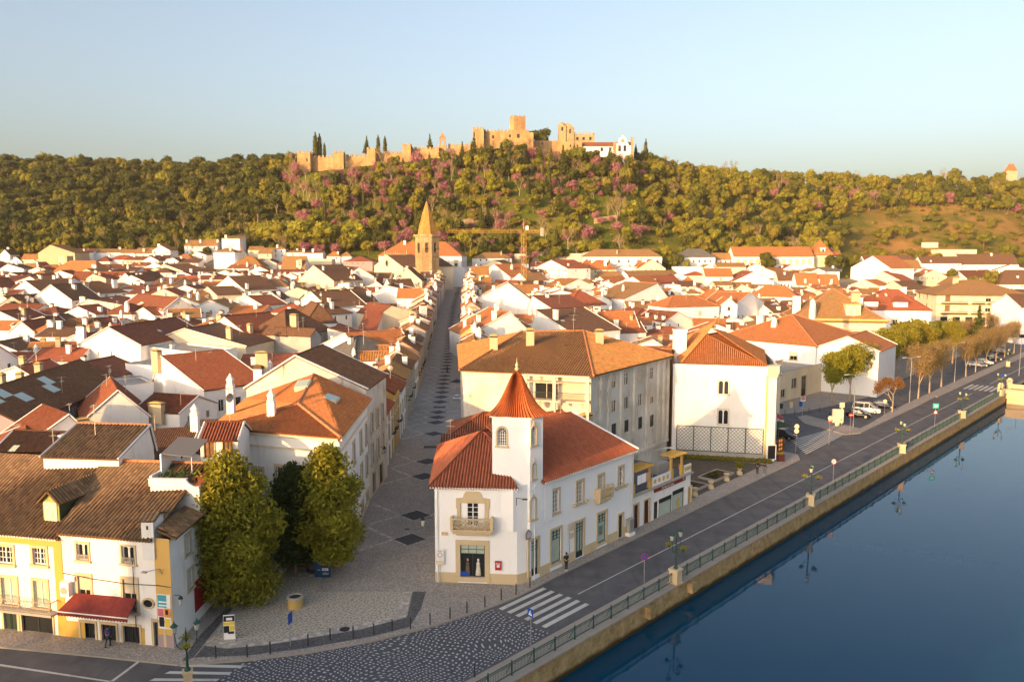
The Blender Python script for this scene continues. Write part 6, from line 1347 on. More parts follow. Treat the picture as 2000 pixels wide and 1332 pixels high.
# ---- palace behind the trees
a, b_, c, d = (-29.3, 78.6), (-16.3, 74.3), (-17.0, 93.0), (-31, 93.5); pz = .14; ZP = 12.5
fo = OPS(a, b_, pz, [(540, 563, 912, 946, 'sash', .25), (642, 662, 912, 946, 'sash', .25), (545, 565, 992, 1040, 'sash', .25), (630, 655, 992, 1040, 'sash', .25), (560, 590, 1068, 1086, 'black', .14), (600, 625, 1070, 1088, 'black', .14), (492, 512, 915, 948, 'sash', .25)])
so2 = [(x, z, 1.25, h, s, .24) for x in (3.0, 8.2, 13.2, 17.2) for z, h, s in ((7.7, 2.2, 'sash'), (4.0, 2.2, 'sash'), (.9, .8, 'black'))]
Rf, Rb = (-22.0, 81.5, 14.3), (-22.6, 90.5, 16.0)
oa, ob, oc, od = (-29.9, 78.2, ZP + .1), (-16.0, 73.7, ZP + .1), (-16.5, 93.2, ZP + .1), (-31.5, 93.8, ZP + .1)
ph, prf, pq = poly_house('palace', [a, b_, c, d], pz, ZP, 'white', {0: fo, 1: so2}, 'orange', [[oa, ob, Rf], [ob, oc, Rb], [ob, Rb, Rf], [oc, od, Rb], [od, oa, Rf], [od, Rf, Rb]], 'white mansion with a hipped orange roof and skylights behind the square trees', 'house', corr=.28, hips=[(oa, Rf), (ob, Rf), (Rf, Rb), (oc, Rb)], cap=CAPT, ridge=.17, plinth=(0, 1))
mb = MB()
for p, q in ((a, b_), (b_, c)):
 e = eave(p, q, .28, 0); mb.prism([(e[0][0] - a[0], e[0][1] - a[1]), (e[1][0] - a[0], e[1][1] - a[1]), (q[0] - a[0], q[1] - a[1]), (p[0] - a[0], p[1] - a[1])], ZP - pz - .35, ZP - pz - .05)
 e = eave(p, q, .14, 0); mb.prism([(e[0][0] - a[0], e[0][1] - a[1]), (e[1][0] - a[0], e[1][1] - a[1]), (q[0] - a[0], q[1] - a[1]), (p[0] - a[0], p[1] - a[1])], ZP - pz - 1.55, ZP - pz - 1.35)
 mb.prism([(e[0][0] - a[0], e[0][1] - a[1]), (e[1][0] - a[0], e[1][1] - a[1]), (q[0] - a[0], q[1] - a[1]), (p[0] - a[0], p[1] - a[1])], 2.2, 2.4)
build('cornice', mb, W_['cream'], ph)
for (x, y, z, st_, h) in ((-24.2, 79.6, 13.3, 2, 1.6), (-29.8, 84, 13.0, 2, 2.8)): link('chimney', chim_mesh(st_, .75, .7, h), prf, (x - a[0], y - a[1], z - pz))
for x, y, z, ry, rx in ((-19.3, 84.5, 14.2, 20, 3), (-22.9, 87, 15.3, -6, 14)):
 mb = MB(); mb.box(-.75, .75, -1, 1, -.2, .3); mb.cur = 1; mb.box(-.65, .65, -.9, .9, .3, .34); o = link('skylight', mb.mesh('skylight', [W_['cream'], PALE]), prf, (x - a[0], y - a[1], z - pz)); o.rotation_euler = (rad(rx), rad(ry), 0)
# long gable behind it
g_ops = {'front': [(4.3, 10.3, .2, 1.6, 'black', 0), (9.2, 11.8, .2, .8, 'black', 0)], 'right': [(2.5, 8, 1.1, 2.2, 'sash', .2), (5.5, 8, 1.1, 2.2, 'sash', .2), (8.5, 8, 1.1, 2.2, 'sash', .2), (2.5, 4, 1.1, 2.4, 'sash', .2), (5.5, 4, 1.1, 2.4, 'sash', .2), (8.5, 4, 1.1, 2.4, 'sash', .2), (3, .2, 1.4, 2.6, 'door', .2), (7, .2, 1.8, 2.6, 'glassdark', .2)]}
house((-31.6, 94.4), (-17.2, 93.6), 11, 'g', .14, 13.9, 17.7, 'dirty', 'brown', auto=False, ops=g_ops, rp=.42, chim=[(.08, .1, 0, 1.0, 1.2)], seed=220); HS[-1]['o']['label'] = 'tall blank white gable with two slits and a very dark roof behind the mansion'; HS[-1]['lab'] = 1
# ---- church and town hall at the end of the street
def crenel(mb, x0, x1, y0, y1, z, w_=1.2, gap=.9, h=1.1, t=.6):
 L = x1 - x0; n = max(1, int(L / (w_ + gap))); st = L / n
 for i in range(n):
  for y in (y0, y1 - t): mb.box(x0 + st * i + .01, x0 + st * i + w_, y, y + t, z, z + h)
 L = y1 - y0; n = max(1, int(L / (w_ + gap)))
 for i in range(1, n):
  for x in (x0, x1 - t): mb.box(x, x + t, y0 + L / n * i, y0 + L / n * i + w_, z, z + h)
SAND = masonry('golden_limestone', (.52, .39, .22), (.30, .20, .10), 1.2)
dT = 425; cxT = (835.5 - 1000) / F * dT; gT = G(cxT, dT)
o = empty('church_tower', (cxT, dT, gT), rad(4), 'octagonal stone church tower with a tall mossy spire', 'church tower')
R8 = 6.6; oct_ = [(R8 * math.cos(rad(22.5 + 45 * i)), R8 * math.sin(rad(22.5 + 45 * i))) for i in range(8)]
zc_ = zat(462, dT) - gT; zt_ = zat(388, dT) - gT; mb = MB()
for i in range(8):
 facade(mb, oct_[i], oct_[(i + 1) % 8], -3, zc_, [(math.dist(oct_[0], oct_[1]) / 2, zc_ - 8.5, 1.7, 5.2)], dep=.9)
build('shaft', mb, SAND, o)
mb = MB();
for i in range(8):
 p, q = oct_[i], oct_[(i + 1) % 8]; m = ((p[0] + q[0]) / 2, (p[1] + q[1]) / 2); a_ = math.atan2(q[1] - p[1], q[0] - p[0]); nx, ny = m[0] / math.hypot(*m), m[1] / math.hypot(*m)
 l = Matrix.Translation((m[0] - nx * .3, m[1] - ny * .3, zc_ - 6.5)) @ Matrix.Rotation(a_, 4, 'Z')
 mb.cyl(0, 0, 0, .2, .7, .9, 10, l @ Matrix.Rotation(0, 4, 'X')); mb.box(-.1, .1, 0, .3, -2, 4, l)
build('bell', mb, DARK, o)
mb = MB(); mb.prism([(x * 1.13, y * 1.13) for x, y in oct_], zc_, zc_ + .9); mb.prism([(x * 1.06, y * 1.06) for x, y in oct_], zc_ - 10.4, zc_ - 10.0); mb.prism([(x * 1.05, y * 1.05) for x, y in oct_], zc_ - .5, zc_); build('cornice', mb, SAND, o)
mb = MB(); SPIRE = masonry('mossy_spire_stone', (.50, .28, .08), (.30, .15, .04), 1.6)
for z0_, z1_, r0, r1 in ((zc_ + .9, zc_ + 7, .80, .60), (zc_ + 7, zc_ + 12.4, .575, .38), (zc_ + 12.4, zt_ - 1.5, .355, .05)): mb.prism([(x * r0, y * r0) for x, y in oct_], z0_, z1_, r1 / r0)
build('spire', mb, SPIRE, o); mb = MB(); mb.lathe([(.3, zt_ - 1.6), (.45, zt_ - 1.1), (.1, zt_ - .4), (.05, zt_ + 1.5)], 6); mb.box(-.5, .5, -.05, .05, zt_ + .7, zt_ + .85); build('finial', mb, DARK, o)
FOOT.append((cxT - 7, dT - 7, 0, 14, 14))
rt, rf, W = hh('g', 731, 519, 787, 521, 498, 11, 30, 'cream', 'brown', name='church', ops={'front': [(8, 1, 3.5, 5, 'doorm', .5)], 'right': []}, chim=[], rp=.47, lab='church nave with a round window and a dark roof left of its tower')
mb = MB(); mb.lathe([(1.5, 0), (1.2, .2)], 16); q = build('rose_window', mb, GLASS, rt, (W * .47, -.1, 12.5)); q.rotation_euler = (rad(90), 0, 0)
mb = MB()
for k in range(16): a0, a1 = k * math.pi / 8, (k + 1) * math.pi / 8; mb.tube((1.7 * math.cos(a0), 0, 1.7 * math.sin(a0)), (1.7 * math.cos(a1), 0, 1.7 * math.sin(a1)), .3, None, 5)
build('rose_surround', mb, SAND, rt, (W * .47, -.15, 12.5))
rt, rf, W = hh('f', 750, 499, 795, 499, 0, 15, 10, 'cream', 'grey', name='church_chapel', lab='crown-topped pale chapel wall rising behind the church nave', chim=[], ops={'front': []})
mb = MB()
for i in range(13): x = .3 + i * (W - .6) / 12; big = i in (0, 6, 12); mb.prism([(x - .3, -.1), (x + .3, -.1), (x + .3, .4), (x - .3, .4)], 15.4, 18.2 if big else 16.8, .2)
build('crown_cresting', mb, SAND, rt)
zth = G(-50, 465)
tops = [(x, z, 1.7, h, s, .3) for x in (3, 8, 13, 18, 34, 40, 45) for z, h, s in ((9.2, 3.2, 'half'), (5.4, 2.2, 'two'), (.6, 3.0, 'dark'))]
house((-77, 467), (-29, 463), 22, 'h', zth, zat(498, 463), zat(472, 476), 'clean', 'orange', name='town_hall', ops={'front': tops, 'right': [(x, z, 1.6, 2.8, 'two', .2) for x in (4, 9, 14, 19) for z in (9.2, 5)]}, chim=[(.28, .4, 1, 1.4, 2.0)], seed=230, o=.8)
HS[-1]['o']['label'] = 'white town hall with balconied windows and an orange roof closing the street'; HS[-1]['lab'] = 1; HS[-1]['o']['category'] = 'town hall'
rt, rf, W = hh('e', 1433, 501, 1590, 501, 482, 9.5, 16, 'clean', 'orange', name='school', ops={'front': [(3 + i * 4.2, 4.6, 1.9, 2.8, 'blind', .3) for i in range(12)]}, chim=[], corr=0, lab='long white school with a flat bright orange roof and a row of tall windows')
rt, rf, W = hh('p', 1590, 495, 1627, 495, 468, 12, 14, 'cream', 'orange', name='school_tower', ops={'front': [(6, 6, 2, 3, 'blind', .4)]}, chim=[], lab='pavilion with a pointed orange roof at the right end of the long school', o=.8)
mb = MB(); mb.box(W / 2 - 1.4, W / 2 + 1.4, 1.0, 4, 12.0, 15.2); mb.box(W / 2 - 1.8, W / 2 + 1.8, .8, 4, 15.2, 15.6); mb.cur = 1; mb.box(W / 2 - .6, W / 2 + .6, .93, 1.0, 13, 14.6); link('dormer', mb.mesh('dormer', [W_['clean'], GLASS]), rt)
hh('e', 1627, 500, 1646, 500, 491, 10, 12, 'clean', 'orange', name='school_wing', chim=[], ops={'front': [(3, 5, 1.8, 2.6, 'blind', .3)]}, lab='short white wing right of the pointed school pavilion')
def garden_wall(l, h, mat, lb, nm='garden_wall', t=.6, h0=3):
 o = None; mb = MB()
 pts = [P(*p) for p in l]; o = empty(nm, (pts[0][0], pts[0][1], G(*pts[0])), 0, lb, 'wall'); z0_ = G(*pts[0])
 for p, q in zip(pts, pts[1:]):
  za, zb_ = G(*p) - z0_, G(*q) - z0_; A_ = (p[0] - pts[0][0], p[1] - pts[0][1]); B_ = (q[0] - pts[0][0], q[1] - pts[0][1])
  mb.raw([(*A_, za - h0), (*B_, zb_ - h0), (*B_, zb_ + h), (*A_, za + h), (A_[0], A_[1] + t, za - h0), (B_[0], B_[1] + t, zb_ - h0), (B_[0], B_[1] + t, zb_ + h), (A_[0], A_[1] + t, za + h)], [(0, 1, 2, 3), (5, 4, 7, 6), (3, 2, 6, 7), (1, 5, 6, 2), (4, 0, 3, 7)])
 m_ = build('masonry', mb, mat, o); return o
garden_wall([(1004, 513), (1134, 512), (1160, 506)], 5.5, W_['cream'], 'long pale garden wall at the foot of the slope behind the crane')
garden_wall([(880, 449), (905, 441), (945, 430)], 4, SAND, 'short rust-tan retaining wall climbing the slope right of the church spire')
garden_wall([(1160, 438), (1205, 431)], 4, SAND, 'bare earth retaining wall in the middle of the wooded slope')
garden_wall([(1240, 358), (1275, 360)], 4, SAND, 'pale wall fragment high on the slope under the white convent')
garden_wall([(1345, 430), (1395, 424), (1440, 421), (1475, 416)], 4, SAND, 'long straight pale wall crossing the right slope')
garden_wall([(1800, 484), (1832, 484)], 4, W_['cream'], 'tan boundary wall left of the lone flat-roofed building')
garden_wall([(1945, 371), (2010, 374)], 6, SAND, 'terrace wall under the building at the right skyline')
x, y = P(1968, 367); r_, rf_, W = house((x, y + 3), (x + 26, y + 6), 14, 'h', G(x, y), zat(333, y), zat(320, y + 7), 'tan', 'orange', name='hilltop_house', seed=241, chim=[]); r_['label'] = 'tan building with an orange roof cut by the right edge on the skyline'; HS[-1]['lab'] = 1
# ---- tower crane
CR = plain('crane_yellow', (.50, .32, .08), .5)
dC = 410; xC = (1023 - 1000) / F * dC; gC = G(xC, dC); zj = zat(455, dC); zj2 = zat(448, dC); za = zat(428, dC)
o = empty('tower_crane', (xC, dC, 0), rad(2), 'yellow tower crane with a long lattice jib standing among the right-hand roofs', 'crane')
def lattice(mb, p, q, w_, step, r=.12):
 p, q = Vector(p), Vector(q); d = (q - p); L = d.length; d.normalize(); s1 = d.orthogonal().normalized(); s2 = d.cross(s1); n = max(1, int(L / step))
 cs = [s1 * w_ / 2 * a + s2 * w_ / 2 * b_ for a, b_ in ((-1, -1), (1, -1), (1, 1), (-1, 1))]
 for c in cs: mb.tube(p + c, q + c, r, None, 4)
 for i in range(n):
  for k in range(4): A_, B_ = cs[k], cs[(k + 1) % 4]; u0_, u1_ = p + d * L * i / n, p + d * L * (i + 1) / n; mb.tube(u0_ + (A_ if i % 2 else B_), u1_ + (B_ if i % 2 else A_), r * .7, None, 4)
mb = MB(); lattice(mb, (0, 0, gC), (0, 0, zj), 1.8, 1.9, .10); build('mast', mb, CR, o)
jl = -(1023 - 876) / F * dC; jr = 38 / F * dC
mb = MB(); lattice(mb, (-1, 0, (zj + zj2) / 2), (jl, 0, (zj + zj2) / 2), 1.2, 1.5, .06); build('jib', mb, CR, o)
mb = MB(); lattice(mb, (0, 0, (zj + zj2) / 2), (jr, 0, (zj + zj2) / 2), 1.1, 1.5, .08); build('counter_jib', mb, CR, o)
mb = MB(); mb.box(jr - 1.6, jr, -.8, .8, zj - 1.6, zj2 + .6); build('counterweight', mb, CONC, o)
mb = MB(); mb.tube((0, 0, zj2), (-.3, 0, za), .22, .1, 5); mb.tube((-.3, 0, za), (jr - 1, 0, zj2), .05, None, 4); mb.tube((-.3, 0, za), (jl * .35, 0, zj2), .05, None, 4); build('apex', mb, CR, o)
mb = MB(); mb.box(.9, 2.3, -.8, .8, zj2 - .4, zj2 + 1.6); build('cab', mb, WHITEP, o)
mb = MB(); mb.box(-3, 3, -3, 3, gC - 2, gC + .6); build('base', mb, CONC, o)
# ---- castle on the ridge
def cpx(px, d): return (px - 1000) / F * d
def block(parent, px0, px1, rt, d, dep, mat, rb=None, cren=0, wins=(), nm='wall', rz=0):
 x0, x1 = cpx(px0, d), cpx(px1, d); zt_ = zat(rt, d); zb_ = (zat(rb, d) if rb else G((x0 + x1) / 2, d)) - 6
 mb = MB(); oo = [(x0, d), (x1, d), (x1, d + dep), (x0, d + dep)]
 W_x = x1 - x0
 facade(mb, oo[0], oo[1], zb_, zt_, [(x - x0, z, w_, h) for x, z, w_, h in [((cpx(p, d)), zat(r, d), w_, h) for p, r, w_, h in wins]], dep=1.0)
 mb.raw([(oo[0][0], oo[0][1], zt_), (oo[1][0], oo[1][1], zt_), (oo[2][0], oo[2][1], zt_), (oo[3][0], oo[3][1], zt_)], [(0, 1, 2, 3)])
 for i in (1, 2, 3): p, q = oo[i], oo[(i + 1) % 4]; mb.raw([(p[0], p[1], zb_), (q[0], q[1], zb_), (q[0], q[1], zt_), (p[0], p[1], zt_)], [(0, 1, 2, 3)])
 b__ = build(nm, mb, mat, parent)
 for p, r, w_, h in wins: m2 = MB(); m2.box(cpx(p, d) - w_ / 2, cpx(p, d) + w_ / 2, d + .6, d + .8, zat(r, d), zat(r, d) + h); build('window', m2, GLASS, b__)
 if cren: m2 = MB(); crenel(m2, x0, x1, d, d + dep, zt_, *((1.6, 1.0, 1.4, .7) if cren == 1 else (1.2, .9, 2.0, .6))); build('merlons', m2, mat, b__)
 return b__
CAST = masonry('castle_sandstone', (.55, .35, .17), (.34, .20, .09))
o = empty('castle_wall', (0, 0, 0), 0, 'long crenellated golden curtain wall with square towers along the ridge', 'castle wall')
for px0, px1, rt, d, dep, nm in ((588, 613, 299, 596, 10, 'tower'), (613, 658, 308, 602, 3, 'wall'), (658, 677, 299, 600, 8, 'tower'), (682, 722, 306, 606, 3, 'wall'), (722, 738, 292, 604, 8, 'tower'), (738, 790, 300, 612, 3, 'wall'), (790, 806, 284, 610, 8, 'tower'), (806, 862, 291, 618, 3, 'wall'), (878, 925, 285, 624, 4, 'wall')):
 block(o, px0, px1, rt, d, dep, CAST, cren=1, nm=nm, wins=((607, 316, 1.2, 2.4),) if px0 == 588 else ())
o = empty('bell_gable', (0, 0, 0), 0, 'slim pointed bell gable rising from the castle wall', 'belfry')
d = 620; b1 = block(o, 860, 874, 283, d, 4, CAST, nm='base'); mb = MB(); x0, x1 = cpx(861, d), cpx(873, d)
for xx in (x0, x1 - 1.1): mb.box(xx, xx + 1.1, d, d + 2, zat(283, d), zat(268, d))
mb.raw([(x0, d, zat(268, d)), (x1, d, zat(268, d)), ((x0 + x1) / 2, d, zat(259, d)), (x0, d + 2, zat(268, d)), (x1, d + 2, zat(268, d)), ((x0 + x1) / 2, d + 2, zat(259, d))], [(0, 1, 2), (4, 3, 5), (0, 3, 4, 1), (1, 4, 5, 2), (3, 0, 2, 5)]); mb.box(x0 + 1.8, x1 - 1.8, d + .3, d + 1.7, zat(275, d), zat(269, d)); build('arch', mb, CAST, o)
o = empty('castle_keep', (0, 0, 0), 0, 'castle keep with a tall plain square tower above its walls', 'castle')
block(o, 925, 946, 252, 622, 9, CAST, cren=1, nm='tower'); block(o, 946, 1032, 257, 628, 16, CAST, cren=1, wins=((948, 272, 1.6, 2.4), (964, 271, 1.8, 2.4), (996, 269, 1.4, 2.2), (1012, 270, 2.2, 3)))
block(o, 1030, 1041, 259, 620, 10, CAST, nm='tower'); d = 636
mb = MB(); a3 = [(cpx(996, d), d), (cpx(1004, d), d - 4), (cpx(1026, d), d), (cpx(1018, d), d + 9)]; mb.prism(a3, zat(262, d), zat(229, d)); k_ = build('keep_tower', mb, CAST, o)
mb = MB(); zk = zat(229, d)
for (p, q) in zip(a3, a3[1:] + a3[:1]):
 n = max(2, int(math.dist(p, q) / 3)); u = ((q[0] - p[0]) / math.dist(p, q), (q[1] - p[1]) / math.dist(p, q));
 for i in range(n): t = (i + .5) * math.dist(p, q) / n; M_ = Matrix.Translation((p[0] + u[0] * t, p[1] + u[1] * t, zk)) @ Matrix.Rotation(math.atan2(u[1], u[0]), 4, 'Z'); mb.box(-.8, .8, .05, .6, 0, .9, M_)
build('merlons', mb, CAST, k_)
o = empty('outer_wall', (0, 0, 0), 0, 'lower tan rampart between the keep and the convent', 'castle wall')
block(o, 1041, 1092, 275, 640, 4, CAST, nm='wall', wins=((1058, 283, 1.4, 1.8),)); block(o, 1092, 1134, 277, 634, 6, CAST, nm='bastion', wins=((1112, 288, 1.2, 2), (1125, 288, 1.2, 2)))
PALEST = masonry('pale_gold_stone', (.50, .37, .21), (.30, .2, .1))
o = empty('convent_church', (0, 0, 0), 0, 'round-capped bell tower and crenellated nave of the hilltop convent', 'church')
d = 655; b1 = block(o, 1089, 1103, 246, d, 7, PALEST, nm='bell_tower', wins=((1096, 256, 1.6, 3),)); mb = MB(); cx_ = cpx(1096, d); mb.lathe([(3.2, zat(246, d)), (3.4, zat(245, d)), (2.8, zat(242, d)), (1.6, zat(239.5, d)), (.3, zat(238, d)), (.1, zat(235, d))], 10, cx_, d + 3.5); build('dome', mb, PALEST, b1)
b1 = block(o, 1103, 1119, 250, d + 1, 8, PALEST, nm='nave_front', wins=((1111, 261, 1.4, 3.5),)); x0, x1 = cpx(1103, d), cpx(1119, d); mb = MB(); zz_ = [zat(250, d), zat(241, d), zat(239.5, d)]
mb.raw([(x0, d + 1, zz_[0]), (x1, d + 1, zz_[0]), (x0 + 3, d + 1, zz_[1]), (x0, d + 1, zz_[2]), (x0, d + 3, zz_[0]), (x1, d + 3, zz_[0]), (x0 + 3, d + 3, zz_[1]), (x0, d + 3, zz_[2])], [(0, 1, 2, 3), (5, 4, 7, 6), (1, 5, 6, 2), (2, 6, 7, 3)]); build('gable', mb, PALEST, b1)
block(o, 1119, 1158, 264, d + 2, 12, PALEST, cren=2, nm='nave', wins=((1125, 274, 2, 2.4), (1137, 274, 2, 2.4), (1150, 274, 2, 2.4)))
o = empty('convent', (0, 0, 0), 0, 'white convent wing with a scrolled gable beside the crenellated church', 'convent')
d = 636; b1 = block(o, 1134, 1200, 286, d, 12, W_['clean'], nm='wing', wins=((1172, 296, 2.2, 3), (1188, 296, 2, 3)))
mb = MB(); x0, x1 = cpx(1132, d), cpx(1230, d); roof_poly(mb, [(x0, d - .6, zat(286, d)), (x1, d - .6, zat(286, d)), (x1, d + 7, zat(276, d)), (x0, d + 7, zat(276, d))]); build('roof', mb, T_['red'], o)
b1 = block(o, 1194, 1200, 277, d - 1.5, 3, PALEST, nm='pilaster'); b1 = block(o, 1228, 1233, 268, d - 1.5, 3, PALEST, nm='pilaster')
b1 = block(o, 1200, 1228, 285, d - 2, 6, W_['clean'], nm='gable_front', wins=((1206, 290, 2.2, 3), (1216, 290, 2.2, 3), (1206, 296, 2.2, 3), (1216, 296, 2.2, 3)))
mb = MB(); c_ = cpx(1211, d); out = [(-5, 0), (5, 0), (4.6, 1.2), (3.4, 2), (3.0, 4.5), (2.2, 5.8), (.6, 6.4), (.5, 7.6), (-.5, 7.6), (-.6, 6.4), (-2.2, 5.8), (-3.0, 4.5), (-3.4, 2), (-4.6, 1.2)]
ngon_wall(mb, [(c_ + x, zat(285, d) + z) for x, z in out], d - 2, d - .5); build('scrolled_gable', mb, W_['clean'], o); mb = MB(); mb.tube((c_, d - 2.2, zat(285, d) + 3.4), (c_, d - 1.8, zat(285, d) + 3.4), 1.5, None, 14); build('clock_disc', mb, SAND, o)

for p, q, x in ((C, D, .35), (C, D, 16.6), (A, B1, .25)):
 mb = MB(); u = ((q[0] - p[0]) / math.dist(p, q), (q[1] - p[1]) / math.dist(p, q)); X, Y = p[0] - A[0] + u[0] * x + u[1] * .08, p[1] - A[1] + u[1] * x - u[0] * .08
 mb.tube((X, Y, 0), (X, Y, 9.0), .05, None, 6); build('downpipe', mb, W_['cream'] if x > 1 else W_['white'], ch)
# ---------------------------------------------------------------- rows lining the street, then filler houses in the gaps
def row_street():
 r = random.Random(5); k = 0
 for side in (0, 1):
  y = 96.0 if side == 0 else 178.0
  cols = ['grey', 'white', 'cream', 'white', 'dirty', 'pink', 'white', 'ochre']
  while y < 440:
   w_ = r.uniform(7, 12); x = lerp(SLt, y) if side == 0 else lerp(RE, y); x2 = lerp(SLt, y + w_) if side == 0 else lerp(RE, y + w_)
   dep = r.uniform(6, 8) if side == 0 else r.uniform(5, 7)
   hgt = r.uniform(7.4, 9.2); zg = max(G(x, y), G(x2, y + w_)); st = r.choice(['two', 'sash', 'dark'])
   ops = [(w_ * (i + .5) / 3, z, .95, hh_, st if z > 2 else r.choice(['door', 'glassdark', 'doorg']), .16) for i in range(3) for z, hh_ in ((.1, 2.4), (3.7, 1.9), (6.3, 1.2)) if z + hh_ < hgt - .2]
   if side == 0: c0, c1 = (x, y), (x2 - .01, y + w_)   # its street front looks right
   else: c0, c1 = (x2, y + w_), (x, y)
   cxm = (c0[0] + c1[0]) / 2 + (-dep / 2 if side == 0 else dep / 2)
   if not hits(cxm, y + w_ / 2, -1.5):
    rt, rf, W = house(c0, c1, dep, 'e', zg, zg + hgt, zg + hgt + r.uniform(1.4, 2.2), r.choice(cols), r.choice(['old', 'dred', 'brown', 'red', 'tanr']) if side == 0 else r.choice(['orange', 'old', 'red']), ops={'front': ops, 'right': []}, seed=500 + k, auto=False)
    if y < 260:
     for i in (0, 1, 2):
      if r.random() < .5:
       mb = MB(); xx = W * (i + .5) / 3; mb.box(xx - .75, xx + .75, -.55, .0, 3.45, 3.6)
       for q in range(11): mb.box(xx - .73 + q * .146 - .012, xx - .73 + q * .146 + .012, -.54, -.51, 3.6, 4.4)
       mb.box(xx - .75, xx + .75, -.55, -.5, 4.4, 4.45); build('balcony', mb, DARK, rt)
    HS[-1]['street'] = side
   y += w_ + .05; k += 1
row_street()
def fill():
 r = random.Random(9); n = 0
 a0 = rad(-3)
 for y in [150, 163, 177, 192, 208, 225, 243, 262, 282, 303, 325, 348, 372, 397, 423, 450, 474, 494]:
  x = -1.0 * y * .66
  while x < y * .67:
   w_ = r.uniform(8, 13.5); dep = r.uniform(9, 13)
   cx, cy = x + w_ / 2, y + r.uniform(-3, 3); t, s = ts(cx, cy)
   x += w_ + r.uniform(-.5, 1.5)
   lx, rx = lerp(SLt, cy), lerp(RE, cy)
   if s < 42 or (s < 62 and t < 330): continue
   if lx - w_ / 2 - 1 < cx < rx + w_ / 2 + 1: continue
   px = 1000 + F * cx / cy
   if cy > 470 and (px < 160 or 640 < px < 900 or px > 1640) and r.random() < .75: continue
   if hits(cx, cy + dep / 2, 2.5): continue
   a = a0 + r.uniform(-.12, .12) + (rad(25) if px > 1500 else 0) + (r.choice([0, 0, 0, rad(8)]))
   kind = r.choice(['g', 'g', 'g', 'e', 'e', 'h', 'g', 'e', 's']); z0 = min(G(cx - w_ / 2, cy), G(cx, cy))
   hg = r.uniform(3.4, 5.2) if cy < 300 else r.uniform(4.5, 7.0)
   lit = px > 950
   roof = r.choice(['orange', 'tanr', 'red', 'orange', 'old', 'brown'] if lit else ['dred', 'brown', 'old', 'dred', 'red', 'orange', 'tanr'])
   c0 = (cx - math.cos(a) * w_ / 2, cy - math.sin(a) * w_ / 2); c1 = (cx + math.cos(a) * w_ / 2, cy + math.sin(a) * w_ / 2)
   house(c0, c1, dep, kind, z0, z0 + hg, z0 + hg + r.uniform(1.5, 2.6), r.choice(['white', 'white', 'clean', 'dirty', 'cream', 'white', 'clean']), roof, seed=900 + n, rp=r.choice([.5, .5, .35, .65]), ant=1 if r.random() < (.6 if cy < 330 else .25) else 0, sky=r.choice([0, 0, 1]))
   HS[-1]['fill'] = 1; n += 1
 return n
NF = fill()
print('houses', len(HS), 'filler', NF)
# ---------------------------------------------------------------- vegetation
def leaf_mat(name, c1, c2, tr=.3, big=.5, hue=None):
 m = bpy.data.materials.new(name); m.use_nodes = True; nt = m.node_tree; b = nt.nodes['Principled BSDF']; out = nt.nodes['Material Output']
 g = nt.nodes.new('ShaderNodeNewGeometry'); oi = nt.nodes.new('ShaderNodeObjectInfo')
 c = mixc(nt, g.outputs['Random Per Island'], c1, c2); c = mixc(nt, math_(nt, 'MULTIPLY', ramp(nt, noise(nt, pos(nt), big, 3), .4, .65), .5), c, tuple(x * .68 for x in c1))
 if hue: c = mixc(nt, math_(nt, 'MULTIPLY', oi.outputs['Random'], .6), c, hue)
 b.inputs['Roughness'].default_value = .6; b.inputs['Specular IOR Level'].default_value = .15; nt.links.new(c, b.inputs['Base Color'])
 t = nt.nodes.new('ShaderNodeBsdfTranslucent'); nt.links.new(c, t.inputs[0]); mx = nt.nodes.new('ShaderNodeMixShader'); mx.inputs[0].default_value = tr
 nt.links.new(b.outputs[0], mx.inputs[1]); nt.links.new(t.outputs[0], mx.inputs[2]); nt.links.new(mx.outputs[0], out.inputs[0]); return m
BARK = plain('bark', (.17, .12, .075), .9, var=.3); PBARK = plain('pale_bark', (.36, .28, .19), .9, var=.2)
def crown_mesh(name, mat, blobs, n, size, seed, core=.8, asp=.6, out=.45, csub=2, hi=1.08):
 r = np.random.RandomState(seed); V = []; Fc = []; nb = 0
 wts = np.array([b_[1][0] * b_[1][1] + b_[1][0] * b_[1][2] for b_ in blobs]); wts = wts / wts.sum()
 if core:
  import bmesh
  bm = bmesh.new(); bmesh.ops.create_icosphere(bm, subdivisions=csub, radius=1.0); iv = np.array([v.co[:] for v in bm.verts]); fi = [tuple(v.index for v in f.verts) for f in bm.faces]; bm.free()
  for c, rr in blobs:
   d = 1 + .28 * np.sin(iv[:, 0] * 5 + c[0] * 3) * np.cos(iv[:, 1] * 6 + c[1]) + r.uniform(-.14, .14, len(iv)); v = iv * d[:, None] * np.array(rr) * core + np.array(c)
   V.append(v); Fc += [tuple(i + nb for i in f) for f in fi]; nb += len(v)
 k = r.choice(len(blobs), n, p=wts); cc = np.array([b_[0] for b_ in blobs])[k]; rr = np.array([b_[1] for b_ in blobs])[k]
 d = r.normal(size=(n, 3)); d /= np.linalg.norm(d, axis=1)[:, None]; rad_ = r.uniform(.72, hi, n)[:, None]
 p = cc + d * rr * rad_
 nn = d * out + r.normal(size=(n, 3)) * .6; nn /= np.linalg.norm(nn, axis=1)[:, None]
 a = np.cross(nn, r.normal(size=(n, 3))); a /= np.linalg.norm(a, axis=1)[:, None]; b_ = np.cross(nn, a); s = (size * r.uniform(.6, 1.3, n))[:, None]
 q = np.stack([p - a * s, p + b_ * s * asp, p + a * s, p - b_ * s * asp], 1).reshape(-1, 3)
 V.append(q); Fc += [(nb + 4 * i, nb + 4 * i + 1, nb + 4 * i + 2, nb + 4 * i + 3) for i in range(n)]
 me = bpy.data.meshes.new(name); me.from_pydata(np.concatenate(V).tolist(), [], Fc); me.materials.append(mat); me.update(); return me
